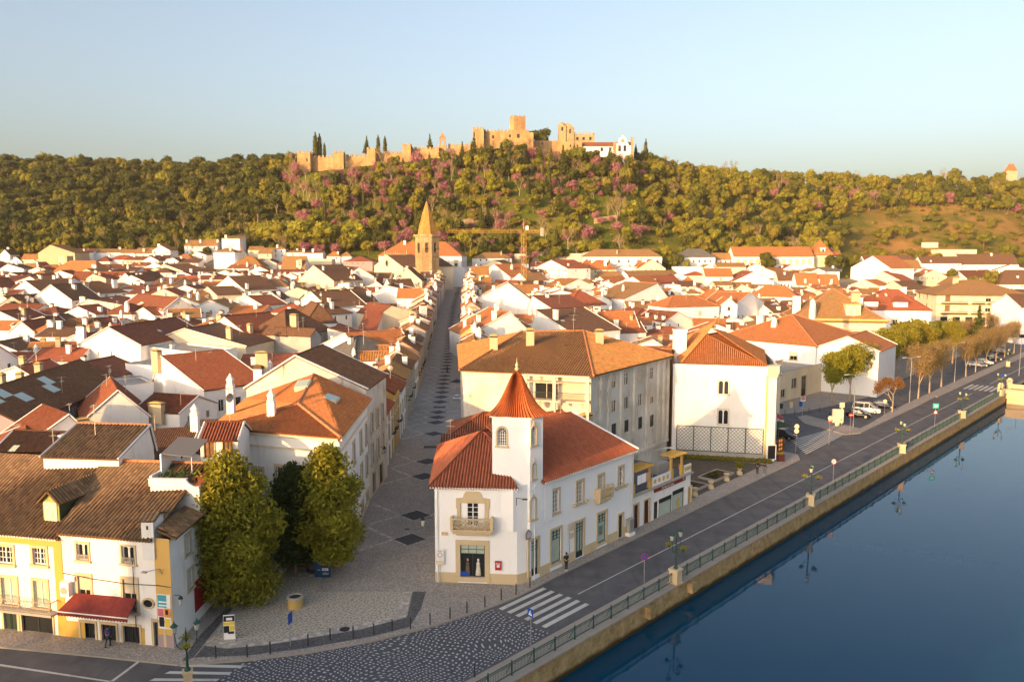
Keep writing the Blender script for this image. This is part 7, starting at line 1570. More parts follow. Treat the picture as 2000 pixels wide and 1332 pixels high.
def trunk_mesh(h, r0, seed, mat=None, limbs=5, lean=.06, spread=.5, top=.9):
 rr = random.Random(seed); mb = MB(); p = Vector((0, 0, -.5)); n = 4; pts = [p]
 for i in range(n): p = p + Vector((rr.uniform(-lean, lean) * h, rr.uniform(-lean, lean) * h, (h + .5) / n)); pts.append(p)
 for i in range(n): mb.tube(pts[i], pts[i + 1], r0 * (1 - .8 * i / n), r0 * (1 - .8 * (i + 1) / n), 7)
 for k in range(limbs):
  a = rr.uniform(0, 6.28); q = pts[2] + (pts[3] - pts[2]) * rr.random(); e = q + Vector((math.cos(a) * h * spread * .5, math.sin(a) * h * spread * .5, h * .3)); m = (q + e) / 2 + Vector((0, 0, h * .05))
  mb.tube(q, m, r0 * .35, r0 * .25, 5); mb.tube(m, e, r0 * .25, r0 * .1, 5)
 return mb.mesh('trunk', mat or BARK)
def branch_mesh(h, r0, seed, depth=5, mat=None, spread=.55, up=.5):
 rr = random.Random(seed); mb = MB(); tips = []
 def go(p, d, L, r, k):
  q = p + d * L; mb.tube(p, q, r, r * .68, 5 if k > 2 else 4)
  if k == 0: tips.append(q); return
  tips.append(q) if k < 3 else None
  for i in range(rr.choice([2, 3, 3]) if k > 1 else 3):
   v = Vector((rr.gauss(0, 1), rr.gauss(0, 1), rr.gauss(0, 1))).normalized(); nd = (d + v * spread + Vector((0, 0, up * .35))).normalized(); go(q, nd, L * rr.uniform(.6, .85), r * .62, k - 1)
 go(Vector((0, 0, -.4)), Vector((rr.uniform(-.06, .06), rr.uniform(-.06, .06), 1)).normalized(), h * .32, r0, depth)
 return mb.mesh('trunk', mat or PBARK), tips
def blobs_round(seed, h, w_, n=7, z0=.35):
 r = random.Random(seed); l = [((0, 0, h * .62), (w_ * .62, w_ * .62, h * .3))]
 for i in range(n):
  a = 6.28 * i / n + r.uniform(-.4, .4); q = r.uniform(.35, .62) * w_; z = h * r.uniform(z0 + .08, .85); s = w_ * r.uniform(.34, .52); l.append(((q * math.cos(a), q * math.sin(a), z), (s, s, s * r.uniform(.7, .95))))
 return l
L_GREEN = leaf_mat('olive_green_leaves', (.21, .205, .025), (.10, .125, .018), hue=(.26, .20, .025))
L_DARK = leaf_mat('dark_green_leaves', (.075, .092, .016), (.038, .052, .012), hue=(.13, .125, .02))
L_LIGHT = leaf_mat('yellow_green_leaves', (.36, .34, .03), (.21, .23, .025), hue=(.28, .22, .035))
L_PINK = leaf_mat('pink_blossom', (.50, .18, .26), (.33, .14, .17), hue=(.38, .22, .17))
L_TWIG = leaf_mat('brown_buds', (.40, .26, .10), (.26, .18, .065), hue=(.26, .20, .06))
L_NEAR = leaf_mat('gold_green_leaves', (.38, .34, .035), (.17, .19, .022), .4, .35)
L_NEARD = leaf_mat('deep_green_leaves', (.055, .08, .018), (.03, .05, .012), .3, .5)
L_RUST = leaf_mat('rusty_leaves', (.36, .18, .05), (.24, .12, .03), .35)
PROTO = {}
def proto(kind, v):
 k = (kind, v)
 if k in PROTO: return PROTO[k]
 s = hash((len(kind), v)) % 1000 + v * 31 + len(kind) * 7
 if kind == 'broad': cr = crown_mesh('crown', L_GREEN, blobs_round(s, 9, 4.6, 8), 620, .42, s); tr = trunk_mesh(4.5, .28, s)
 elif kind == 'light': cr = crown_mesh('crown', L_LIGHT, blobs_round(s, 8.5, 4.2, 8), 620, .36, s, core=.7); tr = trunk_mesh(4.5, .22, s)
 elif kind == 'pine': cr = crown_mesh('crown', L_DARK, [((0, 0, 8.6), (3.6, 3.6, 1.6)), ((1.8, .6, 7.8), (2.4, 2.3, 1.2)), ((-1.7, -.7, 7.9), (2.3, 2.4, 1.2)), ((.2, -1.9, 8.0), (2.2, 2.0, 1.1)), ((-.3, 1.9, 8.2), (2.2, 2, 1.1))], 620, .36, s); tr = trunk_mesh(8, .24, s, PBARK, 6, .02, .45)
 elif kind == 'dark': cr = crown_mesh('crown', L_DARK, blobs_round(s, 9.5, 4.3, 9), 620, .42, s); tr = trunk_mesh(4.5, .28, s)
 elif kind == 'cypress': cr = crown_mesh('crown', L_DARK, [((0, 0, 1.6 + i * 1.5), (1.25 - .03 * i * i + .1 * i, 1.25 - .03 * i * i + .1 * i, 1.6)) for i in range(6)] + [((0, 0, 10.6), (.42, .42, 1.5))], 620, .26, s, out=.3); tr = trunk_mesh(3, .2, s, None, 0, .01)
 elif kind == 'conifer': cr = crown_mesh('crown', L_DARK, [((0, 0, 1.8 + i * 1.35), (2.7 - .36 * i, 2.7 - .36 * i, .9)) for i in range(7)] + [((0, 0, 11.2), (.35, .35, 1.0))], 700, .36, s, core=.7, out=.2); tr = trunk_mesh(9, .22, s, None, 0, .01)
 elif kind == 'judas': cr = crown_mesh('crown', L_PINK, blobs_round(s, 6.5, 3.6, 9), 700, .26, s, core=.42); tr = trunk_mesh(4, .2, s, None, 6, .1, .8)
 elif kind == 'bare':
  tr, tips = branch_mesh(9, .2, s, 5); rr = random.Random(s); cr = crown_mesh('crown', L_TWIG, [(tuple(t), (.9, .9, .9)) for t in rr.sample(tips, 40)], 650, .16, s, core=0, asp=.35)
 elif kind == 'olive': cr = crown_mesh('crown', L_GREEN, blobs_round(s, 4.6, 3.0, 7, .25), 480, .26, s, core=.75); tr = trunk_mesh(2.4, .25, s, None, 4, .08)
 PROTO[k] = (cr, tr); return PROTO[k]
NAMEK = {'broad': ('broadleaf_tree', 'tree'), 'light': ('spring_tree', 'tree'), 'pine': ('pine_tree', 'pine'), 'dark': ('evergreen_tree', 'tree'), 'cypress': ('cypress_tree', 'cypress'), 'conifer': ('conifer_tree', 'conifer'), 'judas': ('blossom_tree', 'blossom tree'), 'bare': ('bare_tree', 'bare tree'), 'olive': ('olive_tree', 'olive tree')}
TREES = []
def tree(kind, x, y, sc_=1.0, v=0, label=None, zs=1.0, z=None, reg=None, group=None):
 cr, tr = proto(kind, v); nm, cat = NAMEK[kind]; rz = (x * 7.3 + y * 3.1) % 6.28
 o = empty(nm, (x, y, G(x, y) if z is None else z), rz); o.scale = (sc_, sc_, sc_ * zs); o['category'] = cat
 link('crown', cr, o); link('trunk', tr, o)
 if label: o['label'] = label
 if group: o['group'] = group
 TREES.append(dict(o=o, kind=kind, x=x, y=y, lab=bool(label), reg=reg, h=9 * sc_)); return o
def hill_kind(px, k, r):
 q = r.random()
 if px < 560:
  if k < .25: return 'broad' if q < .35 else 'light' if q < .5 else 'dark' if q < .8 else 'conifer' if q < .86 else 'bare'
  return 'pine' if q < .45 else 'dark' if q < .7 else 'broad' if q < .92 else 'light'
 if px < 1260:
  if k < .2: return 'broad' if q < .34 else 'light' if q < .58 else 'judas' if q < .74 else 'bare' if q < .9 else 'dark'
  return 'judas' if q < .27 else 'bare' if q < .50 else 'broad' if q < .68 else 'light' if q < .78 else 'cypress' if q < .87 else 'dark' if q < .97 else 'conifer'
 if px < 1640: return 'broad' if q < .48 else 'light' if q < .76 else 'bare' if q < .86 else 'judas' if q < .92 else 'dark'
 if k > .62: return 'broad' if q < .4 else 'dark' if q < .6 else 'light' if q < .8 else 'judas' if q < .88 else 'bare'
 return 'olive' if q < .75 else 'broad'
def castle_clear(px, y):
 if not 585 < px < 1245: return False
 if y > 655: return True
 z = G((px - 1000) / F * y, y) + 8.5; return 490 - (z - CH) / y * F < lerp([(585, 340), (660, 330), (740, 318), (800, 312), (860, 300), (925, 292), (1040, 290), (1134, 296), (1245, 306)], px)
def woods():
 r = random.Random(21); cand = []
 y = 511.0
 while y < 860:
  st = 5.6 if y < 700 else 8.0
  x = -.68 * y
  while x < .68 * y:
   xx, yy = x + r.uniform(-2.6, 2.6), y + r.uniform(-2.6, 2.6); x += st; px = 1000 + F * xx / yy
   d1 = lerp(RDEP, px); k = (yy - HD0) / (d1 - HD0)
   if k > 1.12: continue
   t, s = ts(xx, yy)
   if s < 60: continue
   if castle_clear(px, yy): continue
   if 700 < px < 930 and yy < 518: continue
   dn = 1.0
   if px > 1260: dn = .75
   if 1400 < px < 1640 and k < .6: dn = .5
   if px > 1640: dn = .2 if k < .62 else .85
   if 900 < px < 1500 and k < .5: dn = .55
   if 585 < px < 690 and k > .7: dn = .35
   if 1860 < px and k > .8: dn = .5
   if r.random() > dn: continue
   if hits(xx, yy, 3.5): continue
   cand.append((xx, yy, hill_kind(px, k, r), r.choice([.7, .85, 1, 1.15, 1.4]) * r.uniform(.85, 1.15), r.randrange(3), k, px))
  y += st
 return cand
sp = P
for px, d, s_, kd in ((624, 606, 1.25, 'cypress'), (632, 608, 1.18, 'cypress'), (641, 604, .75, 'cypress'), (722, 618, .95, 'conifer'), (744, 622, 1.0, 'cypress'), (757, 622, .95, 'cypress'), (843, 632, 1.15, 'conifer'), (905, 604, 1.1, 'conifer'), (922, 600, 1.15, 'conifer'), (979, 600, 1.25, 'cypress'), (995, 598, 1.3, 'cypress'), (1052, 650, 1.6, 'dark'), (1052, 604, 1.2, 'conifer'), (1075, 602, 1.1, 'conifer'), (1098, 598, 1.5, 'conifer'), (1152, 612, 1.2, 'dark'), (1000, 590, 1.1, 'light'), (940, 596, 1.2, 'light')):
 x = cpx(px, d); LBL = {624: 'tallest of the slim cypresses behind the left castle wall', 632: 'second slim cypress behind the left castle wall', 641: 'short cypress right of the slim pair behind the left castle wall', 722: 'dark conifer rising behind the castle wall left of two cypresses', 744: 'thicker of two cypresses above the middle of the castle wall', 757: 'thinner right-hand cypress above the middle of the castle wall', 843: 'conical conifer beside the bell gable on the castle wall', 905: 'dark conifer in front of the castle wall left of the keep', 922: 'conifer against the left tower of the keep', 979: 'slim cypress in front of the keep wall, left one', 995: 'slim cypress in front of the keep wall, right one', 1098: 'broad conical conifer below the convent church'}
 s_ *= 1.3; tree(kd, x, d, s_, 0, LBL.get(px), z=max(G(x, d), zat(300, d) - 3) if px in (843, 1052) and d > 620 else (zat({624: 306, 632: 306, 641: 306, 722: 300, 744: 300, 757: 300}.get(px, 0), d) - 1.5 if px in (624, 632, 641, 722, 744, 757) else None))
for px, row, s_, kd, v, lb in ((218, 500, 2.3, 'conifer', 1, 'huge dark conical conifer at the foot of the left wood'), (75, 502, 2.0, 'light', 1, 'round yellow-green tree beside the tall tan block, far left'), (525, 490, 2.5, 'light', 0, 'leftmost of the big round park trees at the foot of the wood'), (556, 492, 2.4, 'light', 1, 'second big round park tree at the foot of the wood'), (590, 492, 2.6, 'light', 2, 'third big round park tree at the foot of the wood'), (628, 494, 2.5, 'light', 0, 'fourth big round park tree at the foot of the wood'), (690, 490, 2.1, 'light', 1, 'lone round tree left of the church spire'), (575, 484, 1.6, 'light', 2, None), (300, 492, 1.6, 'pine', 0, None), (340, 488, 1.7, 'pine', 1, None), (385, 482, 1.7, 'pine', 2, None), (270, 494, 1.6, 'pine', 1, None), (720, 500, 1.2, 'light', 2, None), (740, 492, 1.1, 'judas', 2, None), (780, 482, 1.2, 'judas', 1, None), (800, 465, 1.1, 'judas', 0, None)):
 x, y = P(px, row); tree(kd, x, y, s_, v, lb)
for px, row in ((742, 338), (768, 322), (700, 356), (668, 352), (802, 350), (852, 322), (872, 338), (752, 372), (722, 384), (832, 372), (905, 352), (650, 372), (945, 372), (1010, 360), (790, 392), (880, 398)):
 x, y = P(px, row); y = min(y, 596); tree('judas', y * (px - 1000) / F, y, 1.25, px % 3)
CAND = woods(); CAND.sort(key=lambda c: c[1] - (60 if c[2] == 'judas' else 0));
NI = 250; pick = CAND[:NI // 2]; rest = CAND[NI // 2:]; rr_ = random.Random(4); rr_.shuffle(rest); pick += rest[:NI - NI // 2]; rest = rest[NI - NI // 2:]
for xx, yy, kd, s_, v, k, px in pick: tree(kd, xx, yy, s_, v, zs=.85 + .55 * ((xx * 3.7) % 1))
print('trees', len(TREES), 'wood', len(rest))
def scatter_stuff(name, pts, protos, label=None):
 """pts: (x, y, z, proto index, scale, rot); one object whose geometry nodes place the trees"""
 cl = bpy.data.collections.new(name + '_sources')
 for i, mes in enumerate(protos):
  V, Fs, ms, off, mats = [], [], [], 0, []
  for me in mes:
   V += [v.co[:] for v in me.vertices]; Fs += [tuple(i_ + off for i_ in p.vertices) for p in me.polygons]; ms += [len(mats)] * len(me.polygons); off += len(me.vertices); mats.append(me.materials[0])
  m = bpy.data.meshes.new('source'); m.from_pydata(V, [], Fs); m.polygons.foreach_set('material_index', ms); [m.materials.append(x) for x in mats]; m.update()
  o = bpy.data.objects.new('%03d_source' % i, m); cl.objects.link(o)
 me = bpy.data.meshes.new(name); me.from_pydata([p[:3] for p in pts], [], [])
 for nm, ty, j in (('idx', 'INT', 3), ('rot', 'FLOAT', 5)): a = me.attributes.new(nm, ty, 'POINT'); a.data.foreach_set('value', [p[j] for p in pts])
 a = me.attributes.new('scl', 'FLOAT_VECTOR', 'POINT'); a.data.foreach_set('vector', [c for p in pts for c in (p[4], p[4], p[4] * (.85 + .55 * ((p[0] * 3.7) % 1)))])
 o = bpy.data.objects.new(name, me); COL.objects.link(o); o['kind'] = 'stuff'
 ng = bpy.data.node_groups.new(name, 'GeometryNodeTree'); ng.interface.new_socket('Geometry', in_out='INPUT', socket_type='NodeSocketGeometry'); ng.interface.new_socket('Geometry', in_out='OUTPUT', socket_type='NodeSocketGeometry')
 gi = ng.nodes.new('NodeGroupInput'); go = ng.nodes.new('NodeGroupOutput'); iop = ng.nodes.new('GeometryNodeInstanceOnPoints'); ci = ng.nodes.new('GeometryNodeCollectionInfo'); ci.inputs[0].default_value = cl; ci.inputs[1].default_value = True; ci.inputs[2].default_value = True
 def at(n, ty): q = ng.nodes.new('GeometryNodeInputNamedAttribute'); q.data_type = ty; q.inputs[0].default_value = n; return [x for x in q.outputs if x.enabled][0]
 cx = ng.nodes.new('ShaderNodeCombineXYZ'); ng.links.new(at('rot', 'FLOAT'), cx.inputs[2])
 ng.links.new(gi.outputs[0], iop.inputs['Points']); ng.links.new(ci.outputs[0], iop.inputs['Instance']); iop.inputs['Pick Instance'].default_value = True
 ng.links.new(at('idx', 'INT'), iop.inputs['Instance Index']); ng.links.new(cx.outputs[0], iop.inputs['Rotation']); ng.links.new(at('scl', 'FLOAT_VECTOR'), iop.inputs['Scale']); ng.links.new(iop.outputs[0], go.inputs[0])
 md = o.modifiers.new('scatter', 'NODES'); md.node_group = ng; return o
KL = ['broad', 'light', 'pine', 'dark', 'cypress', 'conifer', 'judas', 'bare', 'olive']
scatter_stuff('woodland', [(x, y, G(x, y), KL.index(kd) * 3 + v, s_, (x * 7.3 + y) % 6.28) for x, y, kd, s_, v, k, px in rest], [proto(kd, v) for kd in KL for v in range(3)])
def bush_pts():
 r = random.Random(8); l = []
 while len(l) < 1500:
  y = r.uniform(508, 800); x = r.uniform(-.66, .66) * y; px = 1000 + F * x / y; d1 = lerp(RDEP, px); k = (y - HD0) / (d1 - HD0)
  if k > 1.05 or castle_clear(px, y) or ts(x, y)[1] < 60 or (700 < px < 930 and y < 518) or hits(x, y, 2): continue
  if px > 1400 and k < .62 and r.random() < .85: continue
  l.append((x, y, G(x, y) - .4, r.choice([0, 0, 1, 2]), r.uniform(.5, 1.3), r.uniform(0, 6)))
 return l
bl = [[((0, 0, .9), (1.5, 1.4, 1.1)), ((1, .4, .7), (1.1, 1, .9)), ((-1, -.3, .7), (1.1, 1.2, .8))]] * 3
scatter_stuff('undergrowth', bush_pts(), [(crown_mesh('bush', m, bl[i], 260, .25, 50 + i, core=.75),) for i, m in enumerate((L_GREEN, L_LIGHT, L_TWIG))])
# bushes and small trees between the houses
for px, row, h_, kd, s_, lb in ((88, 618, 0, 'dark', .75, 'dark round garden bush in front of the blank white gable'), (30, 628, 0, 'dark', .7, 'dark clump of shrubs at the left edge of the town'), (125, 606, 0, 'bare', .6, 'bare shrub against the lit white gable on the left'), (360, 586, 0, 'dark', .6, 'green bush beside the tan gable'), (440, 596, 0, 'light', .7, 'loose yellow-green bush in a courtyard, middle left'), (430, 605, 0, 'broad', .5, 'low bush under the courtyard shrub'), (282, 520, 0, 'dark', .6, None), (380, 510, 0, 'light', .7, None), (1850, 525, 0, 'dark', .9, None), (1330, 520, 0, 'light', 1.0, None), (1315, 528, 0, 'light', .9, None), (1975, 512, 0, 'dark', 1.0, None), (1035, 515, 0, 'pine', .7, None), (1105, 513, 0, 'pine', .6, None), (1065, 514, 0, 'pine', .6, None)):
 x, y = P(px, row); tree(kd, x, y, s_, 0, lb)
# ---- the three leafy trees on the square
def near_tree(name, x, y, h, w_, mat, lab, n, seed, z0=.2, size=.17):
 r = random.Random(seed); bl_ = []
 for i in range(26):
  k = (i + .5) / 26; z = h * (z0 + (1 - z0) * k * .93); rad_ = w_ * math.sin(min(1, (k * .9 + .16)) * math.pi) ** .55 * r.uniform(.35, 1.1); a = i * 2.4 + r.uniform(-.3, .3); s_ = w_ * r.uniform(.26, .42) * (1 - .3 * k)
  bl_.append(((math.cos(a) * rad_ * .66, math.sin(a) * rad_ * .66, z), (s_, s_, s_ * .8)))
 bl_.append(((0, 0, h * .55), (w_ * .6, w_ * .6, h * .33)))
 o = empty(name, (x, y, .14), 0, lab, 'tree', 'leafy trees on the square'); me = crown_mesh('crown', mat, bl_, n, size, seed, core=.5, asp=.42, out=.3, csub=2, hi=1.38); link('crown', me, o); link('trunk', trunk_mesh(h * .7, .2, seed, None, 7, .02, .5), o); return o
near_tree('leafy_tree', -23.9, 65.6, 13.0, 4.9, L_NEAR, 'largest gold-green tree on the square, in front of the awning house side', 26000, 5, .12, .22)
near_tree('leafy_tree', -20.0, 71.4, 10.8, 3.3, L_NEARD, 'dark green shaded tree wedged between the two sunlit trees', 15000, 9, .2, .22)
near_tree('leafy_tree', -16.9, 71.6, 12.4, 3.9, L_NEAR, 'narrower sunlit tree right of the dark one, beside the mansion corner', 16000, 14, .18, .22)
# ---- trees along the riverside road
def street_tree(px, row, kd, s_, lb, v=0, leaf=None):
 x, y = U(px, row); return tree(kd, x, y, s_, v, lb, z=.1)
rt_, tips_ = branch_mesh(6.5, .16, 77, 5, PBARK, .7, .2); tw_ = crown_mesh('crown', L_RUST, [(tuple(t), (.55, .55, .5)) for t in tips_], 5200, .11, 7, core=0, asp=.5)
o = empty('rusty_tree', (*U(1742, 806), .1), 0, 'small round tree with rusty brown leaves beside the parked dark car', 'tree'); link('crown', tw_, o); link('trunk', rt_, o)
pt_, tips2 = branch_mesh(8.0, .15, 12, 5, PBARK, .5, .8); TP2 = tips2 + [Vector((t.x * .85, t.y * .85, t.z * .78)) for t in tips2[::2]] + [Vector((t.x * .6, t.y * .6, t.z * .62)) for t in tips2[::3]]; pw_ = crown_mesh('crown', L_LIGHT, [(tuple(t), (.8, .8, .7)) for t in TP2], 9000, .16, 8, core=0, asp=.5); pn_ = crown_mesh('crown', L_TWIG, [(tuple(t), (.7, .7, .7)) for t in TP2], 8000, .10, 8, core=0, asp=.35)
for i, (px, row, s_, m, lb) in enumerate(((1624, 790, .95, pw_, 'pale young tree in front of the glazed entrance on the side street'), (1660, 782, 1.05, pw_, 'taller pale green tree over the parked van'), (1690, 772, 1.0, pw_, 'yellow-green tree behind the white van'), (1793, 780, 1.05, pn_, 'nearest bare tree on the road verge right of the rusty tree'), (1815, 768, 1.0, pn_, 'second bare tree along the road verge'), (1838, 756, 1.0, pn_, 'third bare tree along the road verge'), (1770, 730, 1.1, pw_, None), (1800, 720, 1.1, pw_, None), (1886, 737, .9, pn_, None), (1905, 727, .9, pn_, None), (1925, 716, .95, pn_, None), (1945, 706, .9, pn_, None), (1962, 698, .9, pn_, None), (1980, 690, .9, pn_, None), (1860, 710, 1.0, pw_, None), (1880, 698, 1.0, pn_, None), (1905, 690, 1.0, pn_, None), (1935, 680, 1.0, pn_, None), (1730, 742, 1.1, pw_, None), (1755, 725, 1.1, pw_, None))):
 x, y = U(px, row); o = empty('street_tree', (x, y, .1), i * 1.7, lb, 'tree', 'slender trees along the riverside parking'); s_ *= 1.3; o.scale = (s_, s_, s_); link('crown', m, o); link('trunk', pt_, o); TREES.append(dict(o=o, kind='street', x=x, y=y, lab=bool(lb), reg='road', h=8))
street_tree(1768, 690, 'dark', 1.1, 'dark round evergreen below the villa with the pyramid roof'); street_tree(1738, 712, 'light', .9, 'yellow-flecked shrub tree left of the dark evergreen', 1); street_tree(1850, 684, 'broad', 1.1, 'second broad olive tree in the riverside garden, farther one', 2); street_tree(1705, 735, 'light', 1.0, 'bright yellow-green tree beyond the glazed entrance', 2); street_tree(1812, 700, 'broad', 1.2, 'broad olive green tree in the riverside garden', 1); street_tree(1907, 700, 'conifer', 1.25, 'tall thin dark conifer in front of the balconied block')
# ---- unseen tall and low trees standing behind the drone, whose shade lies over the square and the road
for i, (c_, h) in enumerate(((-56, 20), (-51.5, 31), (-46.5, 32.5), (-41.5, 31), (-33, 25), (-27, 24), (-20, 25), (-12, 24), (-62, 17.5), (-68, 16), (-75, 15), (-82, 15), (-89, 16), (-96, 15), (-103, 15))):
 y = -14 + (i % 3) * 3; x = (c_ + .602 * y) / .799; cr, tr = proto('dark', i % 3)
 o = empty('tall_tree', (x, y, 0), i * 1.3, 'tall dark evergreen standing behind the viewpoint, outside the picture', 'tree', 'evergreens behind the viewpoint'); k = h / 9.4; o.scale = (k * (.62 if h > 25 else .8), k * (.62 if h > 25 else .8), k)
 link('crown', cr, o); link('trunk', tr, o)
 for q in (.33, .62):
  if h > 25: c2 = link('lower_crown', cr, o, (0, 0, -4.2 * q * 2)); c2.scale = (.9, .9, 1)
# ---------------------------------------------------------------- street furniture
LMP = plain('lamp_green_iron', (.025, .075, .055), .5, .3); LGLASS = plain('milky_lantern_glass', (.42, .43, .38), .3)
def lamp_post():
 o = empty('street_lamp', (0, 0, 0)); mb = MB(); mb.box(-.42, .42, -.42, .42, 0, 1.25); mb.box(-.5, .5, -.5, .5, 1.25, 1.4); mb.box(-.5, .5, -.5, .5, 0, .15); build('pedestal', mb, STONE, o)
 mb = MB(); mb.lathe([(.2, 1.4), (.22, 1.5), (.1, 1.65), (.085, 2.2), (.11, 2.3), (.06, 2.4), (.05, 4.0), (.09, 4.1), (.03, 4.3), (.02, 4.5)], 8); build('post', mb, LMP, o)
 for k, a in enumerate((0, 1.57, 3.14, 4.71)):
  hi = k % 2 == 0; R_ = .72; zt = 4.15 if hi else 3.35; mb = MB(); pts = [(.05, 3.1 if hi else 2.9), (.35, 2.95 if hi else 2.75), (.62, 3.3 if hi else 2.95), (R_, zt)]
  for (r0, z0_), (r1, z1_) in zip(pts, pts[1:]): mb.tube((r0 * math.cos(a), r0 * math.sin(a), z0_), (r1 * math.cos(a), r1 * math.sin(a), z1_), .03, None, 5)
  ar = build('arm', mb, LMP, o); c = (R_ * math.cos(a), R_ * math.sin(a))
  if hi:
   mb = MB(); mb.lathe([(.03, zt - .05), (.12, zt), (.13, zt + .04)], 6, *c); mb.lathe([(.25, zt + .5), (.27, zt + .54), (.1, zt + .72), (.04, zt + .78), (.02, zt + .9)], 6, *c); build('frame', mb, LMP, ar); mb = MB(); mb.lathe([(.12, zt + .03), (.21, zt + .5)], 6, *c); build('glass', mb, LGLASS, ar)
  else:
   mb = MB(); mb.lathe([(.12, zt - .1), (.24, zt + .08)], 8, *c); build('basket', mb, LMP, ar); rr = random.Random(k); mb = MB()
   for q in range(110):
    v = Vector((rr.gauss(0, .17), rr.gauss(0, .17), abs(rr.gauss(0, .14)) + .02)); d1 = Vector((rr.gauss(0, 1), rr.gauss(0, 1), rr.gauss(0, 1))).normalized() * .07; d2 = d1.orthogonal().normalized() * .04; v += Vector((c[0], c[1], zt + .05)); mb.face([v - d1, v + d2, v + d1, v - d2])
   build('flowers', mb, L_LIGHT, ar)
 return o
lp0 = lamp_post(); first = True
for t, lb in ((0, 'nearest quay lamp post, opposite the corner house, with green baskets'), (30.3, 'quay lamp post beside the no-turn sign'), (63.9, 'quay lamp post opposite the parked van'), (97.8, 'quay lamp post just before the bridge'), (128, 'quay lamp post at the bridge head')):
 o = lp0 if first else dup(lp0); first = False; o.location = (*XY(t, -.1), .14); o.rotation_euler = (0, 0, rad(47) + t * .01); tag(o, lb, 'street lamp', 'lamp posts along the quay')
o = dup(lp0, (*U(368, 1346), 0), .4); tag(o, 'lamp post rising from the bottom edge beside the left crossing', 'street lamp', 'lamp posts along the quay')
for ch_ in list(o.children):
 if ch_.name.startswith('pedestal'): ch_.scale = (.7, .7, 1)
o = dup(lp0, (*U(1969, 716), 0), .9); tag(o, 'old lamp post across the road near the far zebra crossing', 'street lamp', 'lamp posts along the quay')
def tall_lamp(px, row, h, lb, arms=1, rz=0, nm='tall_lamp'):
 o = empty(nm, (*U(px, row), .1), rz, lb, 'street lamp'); mb = MB(); mb.tube((0, 0, 0), (0, 0, h), .08, .05, 8); build('mast', mb, STEEL, o)
 for s_ in ((1,), (1, -1))[arms - 1]:
  mb = MB(); mb.tube((0, 0, h), (s_ * 1.6, 0, h + .15), .04, None, 5); mb.box(min(s_ * 1.5, s_ * 2.4), max(s_ * 1.5, s_ * 2.4), -.14, .14, h + .06, h + .2); build('head', mb, LGLASS, o)
tall_lamp(1666, 838, 9.2, 'double-armed steel street light beside the ticket panel', 2, .4); tall_lamp(1776, 788, 9.0, 'double-armed steel street light among the bare trees', 2, .4); tall_lamp(1864, 748, 9, 'double-armed steel street light nearest the far crossing', 2, .4); tall_lamp(1990, 735, 9, 'steel street light at the right edge by the bridge', 1, 3.3)
tall_lamp(1273, 1010, 7.6, 'slim steel street light in front of the low shop row', 1, .4, 'slim_lamp')
# hanging lantern over the street, wall lanterns
def wall_lantern(x, y, z, lb, side=1):
 o = empty('wall_lantern', (x, y, z), 0, lb, 'lantern', 'black wall lanterns along the shopping street'); mb = MB(); mb.tube((-side * .9, 0, .75), (0, 0, .8), .025, None, 5); mb.lathe([(.02, .85), (.22, .62), (.24, .56)], 6); mb.lathe([(.04, -.08), (.12, 0)], 6); build('frame', mb, BLACKP, o); mb = MB(); mb.lathe([(.12, 0), (.2, .56)], 6); build('glass', mb, LGLASS, o)
wall_lantern(-8.3, 72.4, 4.6, 'black lantern hanging off the street side of the corner house', -1)
for i, y in enumerate((100, 116, 136, 160)):
 wall_lantern(lerp(SLt, y) + .9, y, G(0, y) + 4.5, ['lantern at the first balconied house on the left of the street', 'second lantern up the left side of the street', 'third lantern up the left side of the street', 'fourth lantern up the left side of the street'][i])
for i, y in enumerate((205, 235, 270)): wall_lantern(lerp(RE, y) - 1.1, y, G(0, y) + 4.8, ['lantern beside the salmon-roofed house on the right of the street', 'second lantern on the right of the street', 'third lantern on the right of the street'][i], -1)
# bollards
mb = MB(); mb.lathe([(.055, 0), (.055, .95), (.03, 1.0)], 8); bm_ = mb.mesh('bollard', DARK); nB = 0
bp = [(422, 1288), (483, 1286), (528, 1280), (602, 1264), (645, 1253), (690, 1249), (730, 1243), (766, 1235), (802, 1231), (840, 1222), (879, 1211), (912, 1200), (947, 1188), (979, 1174), (1008, 1163), (1035, 1150), (879, 1210), (927, 1325), (1620, 816), (1663, 797), (1580, 808), (1552, 811), (1533, 812), (1830, 742), (1600, 806)]
for i, (px, row) in enumerate(bp):
 if i == 16: continue
 o = link('bollard', bm_, None, (*U(px, row), .12)); nm = ('%s dark bollard counted from the left along the square kerb' % ['first', 'second', 'third', 'fourth', 'fifth', 'sixth', 'seventh', 'eighth', 'ninth', 'tenth', 'eleventh', 'twelfth', 'thirteenth', 'fourteenth', 'fifteenth', 'sixteenth'][i]) if i < 16 else {17: 'bollard at the bottom edge beside the quay railing', 18: 'bollard beside the pale young tree', 19: 'bollard under the taller pale tree', 20: 'bollard between the recycling bins and the entry sign', 21: 'bollard right of the green bin', 22: 'bollard nearest the lattice house corner on the side street', 23: 'bollard on the verge below the bare trees', 24: 'bollard just left of the no-entry sign on the side pavement'}[i]
 tag(o, nm, 'bollard', 'thin dark bollards')
